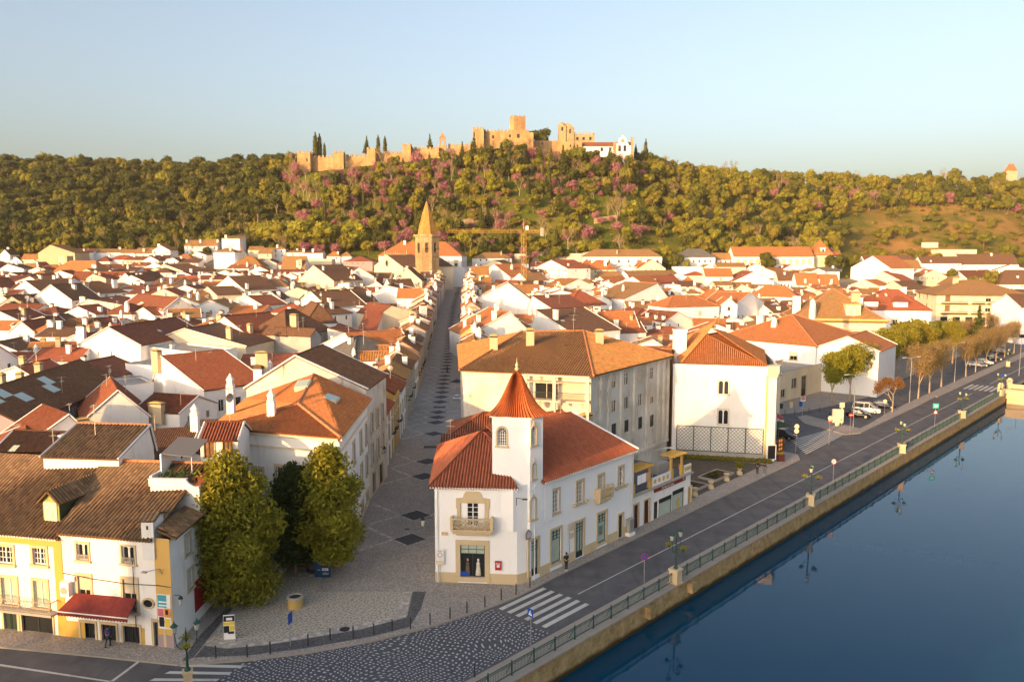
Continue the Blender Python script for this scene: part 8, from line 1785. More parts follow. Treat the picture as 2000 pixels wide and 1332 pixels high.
# signs
def sign(px, row, top, face, lb, nm='road_sign', rz=0, z=.12, two=False):
 x, y = U(px, row, z); h = zat(top, y) - z; o = empty(nm, (x, y, z), rz, lb, 'sign'); mb = MB(); mb.tube((0, .03, 0), (0, .03, h), .03, None, 6); build('pole', mb, STEEL, o); return o, h
def disc(o, z, r, mat, y=-.03, nm='face', n=20):
 mb = MB(); mb.lathe([(r, 0), (r, .02)], n); q = build(nm, mb, mat, o, (0, y, z)); q.rotation_euler = (rad(90), 0, 0); return q
def ring_(o, z, r, w_, mat, y):
 mb = MB()
 for k in range(20): a0, a1 = k * math.pi / 10, (k + 1) * math.pi / 10; mb.face([(r * math.cos(a0), y, z + r * math.sin(a0)), (r * math.cos(a1), y, z + r * math.sin(a1)), ((r - w_) * math.cos(a1), y, z + (r - w_) * math.sin(a1)), ((r - w_) * math.cos(a0), y, z + (r - w_) * math.sin(a0))])
 return build('rim', mb, mat, o)
def bar_(o, z, w_, h, mat, y, rot=0, nm='symbol'): mb = MB(); mb.box(-w_ / 2, w_ / 2, 0, .006, -h / 2, h / 2); q = build(nm, mb, mat, o, (0, y, z)); q.rotation_euler = (0, rot, 0); return q
o, h = sign(1258, 1138, 1080, 0, 'round red and blue no-parking sign on the quay pavement'); disc(o, h - .32, .33, BLUEP); ring_(o, h - .32, .33, .06, REDP, -.056); bar_(o, h - .32, .58, .06, REDP, -.058, rad(45))
o, h = sign(1627, 943, 896, 0, 'round red-rimmed no-left-turn sign on the quay pavement'); disc(o, h - .34, .36, WHITEP); ring_(o, h - .34, .36, .07, REDP, -.056); bar_(o, h - .30, .3, .05, BLACKP, -.055); bar_(o, h - .34, .6, .05, REDP, -.058, rad(-45)); mb = MB(); mb.raw([(-.2, -.057, h - .3), (-.08, -.057, h - .2), (-.08, -.057, h - .4)], [(0, 2, 1)]); build('arrow', mb, BLACKP, o)
o, h = sign(1036, 1265, 1188, 0, 'blue square pedestrian crossing sign near the quay railing', rz=-.9)
mb = MB(); mb.box(-.32, .32, -.03, -.01, h - .66, h); build('panel', mb, BLUEP, o); mb = MB(); mb.raw([(-.22, -.035, h - .52), (.22, -.035, h - .52), (0, -.035, h - .12)], [(0, 1, 2)]); mb.cur = 1; mb.box(-.03, .03, -.042, -.038, h - .45, h - .25); link('symbol', mb.mesh('symbol', [WHITEP, BLACKP]), o)
o, h = sign(568, 1262, 1196, 0, 'thin blue sign seen edge-on beside the round stone well', rz=1.3); mb = MB(); mb.box(-.3, .3, -.03, -.01, h - .85, h); build('panel', mb, BLUEP, o)
o, h = sign(860, 1139, 1073, 0, 'tall white zone sign with a red ring at the left foot of the corner house', nm='zone_sign')
mb = MB(); mb.box(-.36, .36, -.03, -.005, h - 1.0, h); build('panel', mb, WHITEP, o); mb = MB(); mb.box(-.36, .36, -.03, -.005, h - 1.42, h - 1.06); q = build('panel', mb, W_['cream'], o); ring_(o, h - .48, .22, .045, REDP, -.034); lettering(o, 'ZONA', .14, BLACKP, 0, -.035, h - .18); lettering(o, 'P', .14, BLACKP, 0, -.035, h - .92)
def noentry(px, row, top, lb, square=False):
 o, h = sign(px, row, top, 0, lb)
 if square: mb = MB(); mb.box(-.42, .42, -.028, -.01, h - .9, h); build('panel', mb, WHITEP, o)
 disc(o, h - .38, .34, REDP, -.03); bar_(o, h - .38, .46, .1, WHITEP, -.058); return o
noentry(1567, 815, 774, 'square white no-entry sign by the side street pavement', True); noentry(1619, 868, 817, 'no-entry sign in the middle of the island by the right zebra'); noentry(1660, 848, 806, 'no-entry sign at the tip of the traffic island')
def plaindisc(px, row, top, lb, two=False):
 o, h = sign(px, row, top, 0, lb); disc(o, h - .36, .36, W_['cream'])
 if two: disc(o, h - 1.05, .36, W_['cream']).name = 'lower_face'
plaindisc(1554, 886, 828, 'back of a pair of round signs, one above the other, by the right zebra', True); plaindisc(1727, 812, 780, 'back of a single round sign beside the rusty tree'); plaindisc(1619, 869, 812, 'back of a round sign above the island no-entry sign')
o, h = sign(1825, 840, 788, 0, 'thirty speed panel over a triangular warning sign on the quay')
mb = MB(); mb.box(-.5, .5, -.03, -.01, h - .8, h); build('panel', mb, plain('teal_panel', (.05, .45, .42), .5), o); lettering(o, '30', .6, WHITEP, 0, -.035, h - .62); mb = MB(); mb.raw([(-.45, -.03, h - 1.75), (.45, -.03, h - 1.75), (0, -.03, h - .95), (-.45, -.01, h - 1.75), (.45, -.01, h - 1.75), (0, -.01, h - .95)], [(0, 1, 2), (4, 3, 5)]); mb.cur = 1; mb.raw([(-.28, -.035, h - 1.66), (.28, -.035, h - 1.66), (0, -.035, h - 1.14)], [(0, 1, 2)]); link('triangle', mb.mesh('triangle', [REDP, WHITEP]), o)
o, h = sign(1957, 748, 730, 0, 'small blue crossing sign beyond the bridge end'); mb = MB(); mb.box(-.4, .4, -.03, -.01, h - .8, h); build('panel', mb, BLUEP, o)
o, h = sign(1524, 840, 820, 0, 'two small white plates on a post beside the lattice house corner'); mb = MB(); mb.box(-.55, -.03, -.03, -.01, h - .7, h); mb.box(.03, .55, -.03, -.01, h - .7, h); build('plates', mb, W_['cream'], o)
# advertising boards
NAVY = plain('navy_sheet', (.008, .05, .13), .5)
o = empty('campaign_board', (*U(631, 1131), .14), 0, 'tall dark blue campaign board in front of the dark tree', 'board')
mb = MB(); mb.box(-.75, .75, -.06, .0, .1, 2.55); build('sheet', mb, NAVY, o); mb = MB()
for x in (-.75, .71): mb.box(x, x + .05, -.04, .06, 0, 2.6)
mb.box(-.75, .75, -.04, .06, 2.55, 2.6); build('frame', mb, STEEL, o)
for s_, z, sz in (('Defender', 2.15, .30), ('o povo', 1.82, .30), ('e o Pa\u00eds', 1.49, .30), ('CDU', .35, .26)): lettering(o, s_, sz, WHITEP, 0 if s_ != 'CDU' else .25, -.065, z)
mb = MB(); mb.box(-.35, .35, -.066, -.061, 1.3, 1.36); build('stripe', mb, YEL, o); mb = MB(); mb.box(-.05, .52, -.066, -.061, .72, .95); build('print', mb, WHITEP, o)
mb = MB(); mb.tube((.12, -.07, .835), (.12, -.062, .835), .07, None, 8); mb.tube((.32, -.07, .835), (.32, -.062, .835), .07, None, 4); build('symbols', mb, NAVY, o); lettering(o, 'vota', .14, WHITEP, -.35, -.065, .76)
o = empty('poster_stand', (*U(449, 1252), .14), rad(8), 'narrow yellow and black poster stand at the left of the square', 'board')
mb = MB(); mb.box(-.42, .42, -.05, .05, .05, 2.0); build('sheet', mb, WHITEP, o)
for x0, x1, z0_, z1_, m in ((-.4, .4, 1.2, 1.45, YEL), (-.4, .4, 1.5, 1.95, BLACKP), (-.4, .0, .6, 1.15, BLACKP), (.05, .4, .75, 1.15, YEL), (-.1, .35, .5, .7, DARK), (-.2, .25, 1.6, 1.8, WHITEP)): mb = MB(); mb.box(x0, x1, -.062 - (x0 + .4) * .01, -.051, z0_, z1_); build('print', mb, m, o)
mb = MB(); mb.box(-.5, .5, -.4, .4, -.005, .05); build('base', mb, CONC, o)
o = empty('stone_well', (*U(577, 1188), .145), 0, 'round yellow stone well on a slab in the middle of the square', 'well')
mb = MB(); mb.lathe([(.62, 0), (.62, .85)], 20); build('drum', mb, plaster('yellow_well_stone', (.52, .36, .13), (.3, .2, .08), .8), o); mb = MB()
for k in range(20): a0, a1 = k * math.pi / 10, (k + 1) * math.pi / 10; mb.raw([(r * math.cos(a), r * math.sin(a), z) for a in (a0, a1) for r, z in ((.5, .85), (.7, .85), (.7, .98), (.5, .98))], [(1, 5, 6, 2), (2, 6, 7, 3), (3, 7, 4, 0)])
build('rim', mb, CONC, o); mb = MB(); mb.lathe([(.5, .855), (.5, .87)], 20); build('cover', mb, DARK, o)
o = empty('pot_bench', (*U(582, 1118), .15), 0, 'dark wooden bench in the shade left of the campaign board', 'bench')
mb = MB(); [mb.box(-1.1, 1.1, -.25 + i * .13, -.15 + i * .13, .42, .46) for i in range(4)]; build('seat', mb, WOOD, o); mb = MB(); [mb.box(-1.1, 1.1, .27, .30, .55 + i * .15, .66 + i * .15) for i in range(2)]; build('backrest', mb, WOOD, o)
for x in (-.9, .9): mb = MB(); mb.box(x - .04, x + .04, -.2, .3, 0, .42); mb.box(x - .04, x + .04, .24, .3, .42, .85); build('leg', mb, DARK, o)
o = empty('bicycle_rack', (*U(882, 1137), .14), 0, 'grey post with two litter cups at the foot of the corner house', 'litter bin'); mb = MB(); mb.tube((0, 0, 0), (0, 0, 1.1), .035, None, 6); build('post', mb, DARK, o)
for s_ in (-1, 1): mb = MB(); mb.lathe([(.17, .5), (.2, .9), (.18, .92)], 10, s_ * .22, -.05); build('bin', mb, DARK, o)
o.name = 'litter_bin'
for i, (px, row, m, lb) in enumerate(((1526, 799, GREEN, 'green recycling bin on the side pavement'), (1545, 798, YEL, 'yellow-capped recycling bin, middle of the three'), (1564, 795, BLUEP, 'blue recycling bin behind the square no-entry sign'))):
 o = empty('recycling_bin', (*U(px, row), .14), 0, lb, 'bin', 'recycling bins on the side pavement'); mb = MB(); mb.lathe([(.28, 0), (.34, .9), (.34, 1.0)], 12); build('body', mb, m if i != 1 else W_['cream'], o); mb = MB(); mb.lathe([(.37, 1.0), (.37, 1.06), (.2, 1.2)], 12); build('lid', mb, CONC if i != 1 else YEL, o)
o = empty('ticket_panel', (*U(1635, 833), .14), rad(-8), 'big pale information panel standing on the traffic island', 'panel'); mb = MB(); mb.box(-.95, .95, -.12, .12, .55, 2.9); build('board', mb, W_['cream'], o); mb = MB(); mb.box(-.35, .35, -.1, .1, -.02, .6); build('foot', mb, W_['cream'], o); mb = MB(); mb.box(.45, .75, -.13, -.12, .9, 1.3); build('print', mb, LG, o)
o = empty('post_cabinet', (*U(1643, 831), .14), 0, 'slim pale signal post with a square head behind the information panel', 'sign'); mb = MB(); mb.box(-.08, .08, -.06, .06, 0, 3.6); build('post', mb, W_['cream'], o); mb = MB(); mb.box(-.4, .4, -.08, .08, 3.0, 3.9); build('head', mb, W_['cream'], o)
# cafe corner: menu board, planters, barrel, awning
o = empty('menu_board', (*U(1506, 903), .14), rad(5), 'white framed black menu board at the rounded corner of the lattice house', 'board'); mb = MB(); mb.box(-.6, .6, -.03, .03, .3, 2.4); build('board', mb, BLACKP, o); mb = MB(); [mb.box(*q) for q in ((-.68, -.55, -.05, .05, .25, 2.45), (.55, .68, -.05, .05, .25, 2.45), (-.55, .55, -.05, .05, 2.32, 2.45), (-.55, .55, -.05, .05, .25, .38))]; build('frame', mb, WHITEP, o)
o = empty('menu_window', (38.25, 111.85, 1.5), rad(38), 'dark glossy photo menu on the curved white corner wall', 'poster'); mb = MB(); mb.box(-.85, .4, -.08, -.02, .2, 2.3); build('sheet', mb, BLACKP, o); mb = MB(); [mb.box(-.7 + i * .5, -.35 + i * .5, -.09, -.08, .4 + j_ * .6, .8 + j_ * .6) for i in range(2) for j_ in range(3)]; build('print', mb, ORA, o)
for px, row, lb in ((1524, 902, 'dark red planter with a yellow-green bush beside the menu board'), (1521, 880, 'dark planter screening the cafe tables')):
 o = empty('planter', (*U(px, row), .14), .1, lb, 'planter'); mb = MB(); mb.box(-.5, .5, -.3, .3, 0, .9); mb.box(-.54, .54, -.34, .34, .9, .96); build('box', mb, MAROON, o); link('plant', crown_mesh('plant', L_LIGHT, [((0, 0, 1.2), (.42, .35, .3))], 160, .1, 3, core=.6), o)
o = empty('barrel', (*U(1527, 872), .14), 0, 'dark wooden barrel among the cafe furniture', 'barrel'); mb = MB(); mb.lathe([(.4, 0), (.5, .35), (.52, .6), (.5, .85), (.4, 1.2)], 14); build('staves', mb, WOOD, o); mb = MB(); [mb.lathe([(.5 + .012, z), (.52, z + .06)], 14) for z in (.3, .85)]; build('hoops', mb, DARK, o)
o = empty('cafe_awning', (*U(1520, 862), .14), .5, 'olive parasol cloth over the cafe terrace at the lattice house corner', 'parasol'); mb = MB(); mb.raw([(-1.5, -1.5, 2.5), (1.5, -1.5, 2.5), (1.5, 1.5, 2.5), (-1.5, 1.5, 2.5), (0, 0, 3.2)], [(0, 1, 4), (1, 2, 4), (2, 3, 4), (3, 0, 4), (3, 2, 1, 0)]); build('canopy', mb, GRN, o); mb = MB(); mb.tube((0, 0, 0), (0, 0, 3.1), .04); build('pole', mb, WOOD, o)
# garden plot beside the lattice house
sheet('garden_gravel', TS((23, 11.6), (44, 12.0), (39.5, 23.5), (23, 23.5)), .146, plain('dark_gravel', (.085, .075, .062), .9, var=.35))
o = link('hedge', crown_mesh('hedge', L_GREEN, [((x, 0, .3), (.5, .35, .42)) for x in [0.6 + i * .7 for i in range(19)]], 2200, .1, 9, core=.8), None, (23.5, 114.2, .1), ul); tag(o, 'low green hedge along the foot of the lattice', 'hedge')
for i, (t, s, lb) in enumerate(((24.5, 11.9, 'stone urn nearest the low shops on the garden edge'), (28.5, 11.9, 'second stone urn on the garden edge'), (33.0, 12.1, 'third stone urn on the garden edge, below the square bed'), (36.8, 12.2, 'stone urn with a shrub, nearest the two walkers'))):
 o = empty('stone_urn', (*XY(t, s), .14), 0, lb, 'urn', 'stone urns on the garden edge'); mb = MB(); mb.box(-.3, .3, -.3, .3, 0, .45); mb.lathe([(.2, .45), (.15, .55), (.36, .85), (.42, 1.0), (.36, 1.02)], 10); build('urn', mb, STONE, o)
 if i == 3: link('plant', crown_mesh('plant', L_GREEN, [((0, 0, 1.3), (.6, .6, .45))], 260, .12, 3, core=.7), o)
for t0, t1, s0, s1, lb in ((25.3, 29.3, 12.6, 15.5, 'kerbed flower bed with low greenery left of the urn'), (31.5, 36.5, 12.8, 15.5, 'kerbed earth bed in front of the lattice')):
 o = empty('flower_bed', (*XY(t0, s0), .14), math.atan2(RD[1], RD[0]), lb, 'flower bed'); mb = MB(); L_, D_ = t1 - t0, s1 - s0; [mb.box(*q, 0, .28) for q in ((0, L_, 0, .18), (0, L_, D_ - .18, D_), (0, .18, .18, D_ - .18), (L_ - .18, L_, .18, D_ - .18))]; build('edging', mb, CONC, o); mb = MB(); mb.box(.18, L_ - .18, .18, D_ - .18, 0, .2); build('soil', mb, plain('dark_soil', (.05, .03, .02), .9), o); link('plant', crown_mesh('plant', L_DARK, [((L_ * .35, D_ * .5, .35), (1.0, .8, .35))], 300, .12, 3, core=.7), o)
for t, s, a_, lb in ((33, 20.5, 0, 'brown park bench with its back to the lattice'), (26, 17.5, 1.2, 'park bench set crosswise in the small garden')):
 o = empty('park_bench', (*XY(t, s), .15), ul + a_, lb, 'bench'); mb = MB(); [mb.box(-1.3, 1.3, -.25 + i * .13, -.15 + i * .13, .42, .46) for i in range(4)]; build('seat', mb, WOOD, o); mb = MB(); [mb.box(-1.3, 1.3, .27, .30, .55 + i * .15, .66 + i * .15) for i in range(2)]; build('backrest', mb, WOOD, o)
 for x in (-1.1, 1.1): mb = MB(); mb.box(x - .05, x + .05, -.2, .3, 0, .42); mb.box(x - .05, x + .05, .24, .3, .42, .85); build('leg', mb, CONC, o)
# cafe parasol and table up the street
o = empty('street_parasol', P(893, 768) + (G(*P(893, 768)) + .16,), 0, 'black parasol over cafe chairs on the right side of the street', 'parasol'); mb = MB(); mb.lathe([(1.7, 2.3), (.05, 2.9)], 8); build('canopy', mb, BLACKP, o); mb = MB(); mb.tube((0, 0, 0), (0, 0, 2.8), .04); build('pole', mb, STEEL, o)
for i, (px, row) in enumerate(((888, 786), (893, 780), (897, 786))):
 x, y = P(px, row); o = empty('cafe_table', (x, y, G(x, y) + .16), i, 'small pale cafe table under the black parasol', 'table', 'cafe tables under the parasol'); mb = MB(); mb.box(-.4, .4, -.4, .4, .7, .74); build('top', mb, WHITEP, o); mb = MB(); mb.tube((0, 0, 0), (0, 0, .7), .04); build('leg', mb, STEEL, o)
# manhole covers, patches
for px, row, r_ in ((673, 1228, .42), (795, 1033, .3), (1180, 1013, .35), (700, 870, .3)):
 x, y = U(px, row, .16); mb = MB(); mb.lathe([(r_, 0), (r_, .004)], 18); o = struct(build('manhole_cover', mb, DARK, None, (x, y, .163 if row < 1200 else .156)))
# ---- people
def person(x, y, z, rz, h, skin, hair, top, legs, shoe, lb, pose='walk', seed=0):
 """one skinned body with hair, jacket and trousers as its clothing parts"""
 o = empty('person', (x, y, z), rz, lb, 'person'); k = h / 1.75; st_ = .24 if pose == 'walk' else .06
 J = {'pel': (0, 0, .95), 'sp': (0, 0, 1.18), 'ch': (0, 0, 1.38), 'nk': (0, -.01, 1.50), 'hd': (0, -.03, 1.60), 'ht': (0, -.02, 1.70),
         'hl': (-.09, 0, .9), 'kl': (-.10, -st_ * .75, .5), 'al': (-.10, -st_ * .6, .09), 'tl': (-.10, -st_ * .6 - .17, .04), 'hr': (.09, 0, .9), 'kr': (.10, st_ * .1, .5), 'ar': (.10, st_ * 1.1, .12), 'tr': (.10, st_ * 1.1 - .15, .04),
         'sl': (-.18, 0, 1.40), 'el': (-.22, .06, 1.14), 'wl': (-.22, -.06, .90), 'sr': (.18, 0, 1.40), 'er': (.22, .02, 1.14), 'wr': (.22, -.12, .92)}
 if pose == 'phone': J['el'] = (-.23, -.02, 1.16); J['wl'] = (-.06, -.24, 1.32); J['er'] = (.23, -.02, 1.16); J['wr'] = (.07, -.22, 1.28)
 Rd = {'pel': .13, 'sp': .12, 'ch': .145, 'nk': .055, 'hd': .085, 'ht': .075, 'hl': .095, 'kl': .062, 'al': .042, 'tl': .035, 'hr': .095, 'kr': .062, 'ar': .042, 'tr': .035, 'sl': .06, 'el': .043, 'wl': .028, 'sr': .06, 'er': .043, 'wr': .028}
 E_l = [('pel', 'sp'), ('sp', 'ch'), ('ch', 'nk'), ('nk', 'hd'), ('hd', 'ht'), ('pel', 'hl'), ('hl', 'kl'), ('kl', 'al'), ('al', 'tl'), ('pel', 'hr'), ('hr', 'kr'), ('kr', 'ar'), ('ar', 'tr'), ('ch', 'sl'), ('sl', 'el'), ('el', 'wl'), ('ch', 'sr'), ('sr', 'er'), ('er', 'wr')]
 def skin_mesh(nm, keys, edges, mat, grow=0.0, extra=()):
  ks = list(keys); me = bpy.data.meshes.new(nm); pts = [tuple(c * k for c in J[q]) for q in ks]; rr = [Rd[q] * k + grow for q in ks]; ed = [(ks.index(a), ks.index(b_)) for a, b_ in edges]
  for base, p, r_ in extra: pts.append(tuple(c * k for c in p)); rr.append(r_ * k); ed.append((ks.index(base) if isinstance(base, str) else len(pts) - 2, len(pts) - 1))
  me.from_pydata(pts, ed, []); ob = bpy.data.objects.new(nm, me); COL.objects.link(ob); md = ob.modifiers.new('s', 'SKIN'); sv_ = me.skin_vertices[0].data
  for i, r_ in enumerate(rr): sv_[i].radius = (r_, r_);
  sv_[0].use_root = True; md.use_smooth_shade = True; q = ob.modifiers.new('sub', 'SUBSURF'); q.levels = 1; q.render_levels = 1; me.materials.append(mat); ob.parent = o; return ob
 ex = []
 for s_, wk in ((-1, 'wl'), (1, 'wr')):
  w0 = Vector(J[wk]); e0_ = Vector(J['el' if s_ < 0 else 'er']); d = (w0 - e0_).normalized(); side = d.cross(Vector((0, 1, 0))).normalized() if abs(d.y) < .9 else Vector((1, 0, 0)); pal = w0 + d * .07; ex.append((wk, tuple(pal), .030))
  # palm, then five fingers
 body = skin_mesh('body', J.keys(), E_l, skin, 0, ex)
 for s_, wk in ((-1, 'wl'), (1, 'wr')):
  w0 = Vector(J[wk]); e0_ = Vector(J['el' if s_ < 0 else 'er']); d = (w0 - e0_).normalized(); pal = w0 + d * .09; a_ = d.orthogonal().normalized(); mb = MB()
  for i in range(4): p = pal + a_ * (.026 * (i - 1.5)); q = p + d * (.045 - .005 * abs(i - 1.3)); r3 = q + (d + d.cross(a_) * .7).normalized() * .035; mb.tube(p * k, q * k, .011, .010, 5); mb.tube(q * k, r3 * k, .010, .007, 5)
  p = w0 + d * .04 + a_ * .03; mb.tube(p * k, (p + (a_ + d).normalized() * .05) * k, .012, .008, 5); build('fingers', mb, skin, body)
 skin_mesh('jacket', ['ch', 'sp', 'pel', 'nk', 'sl', 'el', 'wl', 'sr', 'er', 'wr'], [('pel', 'sp'), ('sp', 'ch'), ('ch', 'sl'), ('sl', 'el'), ('el', 'wl'), ('ch', 'sr'), ('sr', 'er'), ('er', 'wr')] + [('ch', 'nk')], top, .018)
 skin_mesh('trousers', ['pel', 'hl', 'kl', 'al', 'hr', 'kr', 'ar'], [('pel', 'hl'), ('hl', 'kl'), ('kl', 'al'), ('pel', 'hr'), ('hr', 'kr'), ('kr', 'ar')], legs, .014)
 mb = MB();
 for q in ('l', 'r'): a_ = Vector(J['a' + q]); t_ = Vector(J['t' + q]); mb.tube((a_ + Vector((0, .06, -.05))) * k, (t_ + Vector((0, 0, .0))) * k, .055, .045, 8)
 build('shoes', mb, shoe, o)
 mb = MB(); mb.lathe([(.02, 1.80), (.085, 1.765), (.108, 1.69), (.100, 1.62), (.07, 1.57)], 12, 0, .012); hr_ = build('hair', mb, hair, o, smooth=True); hr_.scale = (k, k, k)
 mb = MB(); mb.box(-.05, -.02, -.122, -.11, 1.655, 1.668); mb.box(.02, .05, -.122, -.11, 1.655, 1.668); mb.box(-.025, .025, -.118, -.105, 1.585, 1.592); f_ = build('face', mb, DARK, body); f_.scale = (k, k, k)
 return o
S1_ = plain('warm_skin', (.40, .24, .16), .6); HR1 = plain('dark_hair', (.02, .013, .01), .7); JK = plain('dark_jacket', (.018, .02, .028), .8, var=.2); TR = plain('navy_trousers', (.03, .035, .055), .8, var=.2); JN = plain('blue_denim', (.09, .15, .24), .8, var=.2); TN = plain('tan_coat', (.30, .19, .10), .8)
x, y = U(1106, 1114, .14); person(x, y, .14, rad(205), 1.76, S1_, HR1, JK, TR, WHITEP, 'person in dark clothes and white shoes by the corner house holding a phone', 'phone')
x, y = U(1479, 925, .14); person(x, y, .14, rad(170), 1.78, S1_, HR1, JK, TR, BLACKP, 'walker in a dark coat and dark trousers, left of the pair on the pavement')
x, y = U(1493, 927, .14); person(x, y, .14, rad(165), 1.68, S1_, HR1, JK, JN, WHITEP, 'walker in a dark jacket and pale jeans, right of the pair on the pavement')
x, y = P(874, 731); person(x, y, G(x, y) + .17, rad(10), 1.75, S1_, HR1, JK, BLACKP, BLACKP, 'lone dark figure walking up the middle of the shopping street')
x, y = U(215, 1258, .14); person(x, y - .3, .14, rad(180), 1.62, S1_, HR1, plain('purple_coat', (.05, .03, .12), .8), TR, BLACKP, 'person in a purple coat standing under the red awning')
for i, (px, row) in enumerate(((907, 640), (896, 577), (889, 578))):
 x, y = P(px, row); person(x, y, G(x, y) + .17, rad(160 + i * 40), 1.7, S1_, HR1, [TN, JK, BLUEP][i], TR, BLACKP, ['tiny walker in a tan coat at the right of the street', 'tiny dark walker near the town hall square, right one', 'tiny walker in blue near the town hall square, left one'][i])
# ---- cars
def loft(mb, secs, closed=True):
 n = len(secs[0]); b_ = len(mb.v); vs = [p for s_ in secs for p in s_]; fs = []
 for i in range(len(secs) - 1):
  for k in range(n - 1): fs.append((i * n + k, i * n + k + 1, (i + 1) * n + k + 1, (i + 1) * n + k))
 mb.raw(vs, fs); mb.raw(secs[0], [tuple(range(n))]); mb.raw(secs[-1], [tuple(range(n - 1, -1, -1))])
def car(px, row, rz, paint, lb, kind='car', z=.04, loc=None):
 x, y = loc or U(px, row); o = empty('parked_' + kind, (x, y, z), rz, lb, kind, 'vehicles parked along the riverside'); van = kind == 'van'
 L_, Wd, hb, hr_ = (4.9, 1.85, 1.05, 1.9) if van else (4.2, 1.75, .85, 1.45)
 def sec(xx, zb, zs, zt, w_, wt): return [(xx, -w_ * .94, zb), (xx, -w_, zb + .2), (xx, -w_, zs), (xx, -wt, zt), (xx, 0, zt + .03), (xx, wt, zt), (xx, w_, zs), (xx, w_, zb + .2), (xx, w_ * .94, zb)]
 h = L_ / 2; w2 = Wd / 2; mb = MB()
 loft(mb, [sec(-h, .35, hb - .25, hb - .12, w2 * .86, w2 * .8), sec(-h + .12, .25, hb - .08, hb, w2 * .95, w2 * .88), sec(-h * .5, .22, hb - .05, hb + .02, w2, w2 * .93), sec(h * .35, .22, hb - .05, hb + .0, w2, w2 * .93), sec(h * .55, .22, hb - .1, hb - .06, w2, w2 * .9), sec(h - .18, .25, hb - .25, hb - .2, w2 * .93, w2 * .84), sec(h, .35, hb - .42, hb - .36, w2 * .82, w2 * .74)])
 body = build('body', mb, paint, o, smooth=True)
 a0, a1, b0_, b1_ = (-h + .08, -h + .25, h * .22, h * .62) if van else (-h * .92, -h * .55, h * .08, h * .48)
 mb = MB(); loft(mb, [[(a0, -w2 * .9, hb - .03), (a0, w2 * .9, hb - .03)], [(a1, -w2 * .78, hr_ - .05), (a1, w2 * .78, hr_ - .05)], [(b0_, -w2 * .78, hr_ - .03), (b0_, w2 * .78, hr_ - .03)], [(b1_, -w2 * .9, hb - .06), (b1_, w2 * .9, hb - .06)]])
 for sy in (-1, 1): q = [(a0, sy * w2 * .9, hb - .03), (b1_, sy * w2 * .9, hb - .06), (b0_, sy * w2 * .78, hr_ - .03), (a1, sy * w2 * .78, hr_ - .05)]; mb.face(q if sy < 0 else q[::-1])
 build('windows', mb, GLASS, o)
 mb = MB(); mb.raw([(a1 - .03, -w2 * .8, hr_ - .06), (b0_ + .05, -w2 * .8, hr_ - .05), (b0_ + .05, w2 * .8, hr_ - .05), (a1 - .03, w2 * .8, hr_ - .06), (a1 + .1, -w2 * .7, hr_ + .03), (b0_ - .1, -w2 * .7, hr_ + .03), (b0_ - .1, w2 * .7, hr_ + .03), (a1 + .1, w2 * .7, hr_ + .03)], [(4, 5, 6, 7), (0, 1, 5, 4), (1, 2, 6, 5), (2, 3, 7, 6), (3, 0, 4, 7)])
 for xx0, xx1 in ((a0, a1), (b1_, b0_)) + (((-.4, -.4), (.5, .5)) if van else ((-.15, -.2),)):
  for sy in (-1, 1): mb.tube((xx0, sy * w2 * .91, hb - .04), (xx1, sy * w2 * .79, hr_ - .03), .045, None, 4)
 build('roof', mb, paint, o)
 for xx in (-h * .62, h * .62):
  for sy in (-1, 1):
   mb = MB(); M_ = Matrix.Translation((xx, sy * (w2 - .1), .32)) @ Matrix.Rotation(rad(90), 4, 'X'); mb.cyl(0, 0, -.11, .11, .32, None, 16, M_); wl = build('wheel', mb, BLACKP, o); mb = MB(); mb.cyl(0, 0, -.12, .12, .19, None, 10, M_); build('rim', mb, STEEL, wl)
 for sy in (-1, 1): mb = MB(); mb.box(h - .22, h - .02, sy * w2 * .62 - .17, sy * w2 * .62 + .17, hb - .42, hb - .27); build('headlight', mb, LGLASS, o); mb = MB(); mb.box(-h - .01, -h + .1, sy * w2 * .66 - .12, sy * w2 * .66 + .12, hb - .4, hb - .18); build('tail_light', mb, REDP, o); mb = MB(); mb.box(h * .33, h * .42, sy * (w2 + .12) - .08, sy * (w2 + .12) + .08, hb - .02, hb + .12); build('mirror', mb, paint, o)
 mb = MB(); mb.box(h - .0, h + .02, -.26, .26, .42, .54); build('number_plate', mb, WHITEP, o); mb = MB(); mb.box(h - .06, h + .01, -.5, .5, .5, .62); build('grille', mb, BLACKP, o); return o
NAVYP = plain('navy_car_paint', (.012, .02, .05), .18, .2, .6); BLKP = plain('black_car_paint', (.01, .011, .014), .15, .2, .6); WHP = plain('white_car_paint', (.75, .75, .73), .2, 0, .6); SLV = plain('silver_car_paint', (.35, .38, .42), .25, .5, .6)
car(1676, 815, rad(-28), BLKP, 'dark hatchback parked in front of the white van'); car(1692, 806, rad(-28), WHP, 'white van parked between two dark cars', 'van'); car(1727, 797, rad(-25), NAVYP, 'navy car parked behind the rusty tree')
car(1533, 856, rad(-50), BLKP, 'black car half hidden behind the rounded corner of the lattice house');
for i, (px, row, m, lb) in enumerate(((1915, 715, NAVYP, 'first navy car in the far riverside bays'), (1923, 711, WHP, 'white car in the far riverside bays'), (1944, 703, NAVYP, 'second navy car in the far riverside bays'), (1958, 692, BLKP, 'black car at the far end of the riverside bays'), (1905, 716, SLV, 'silver car half hidden at the left of the far bays'))): car(px, row, rad(-28), m, lb)
# small red stall roof by the cafe corner
o = empty('red_parasol', (*U(1517, 838), .14), 0, 'red parasol peeping out beside the white corner wall', 'parasol'); mb = MB(); mb.lathe([(1.1, 1.9), (.05, 2.6)], 8); build('canopy', mb, REDP, o); mb = MB(); mb.tube((0, 0, 0), (0, 0, 2.6), .03); build('pole', mb, STEEL, o)
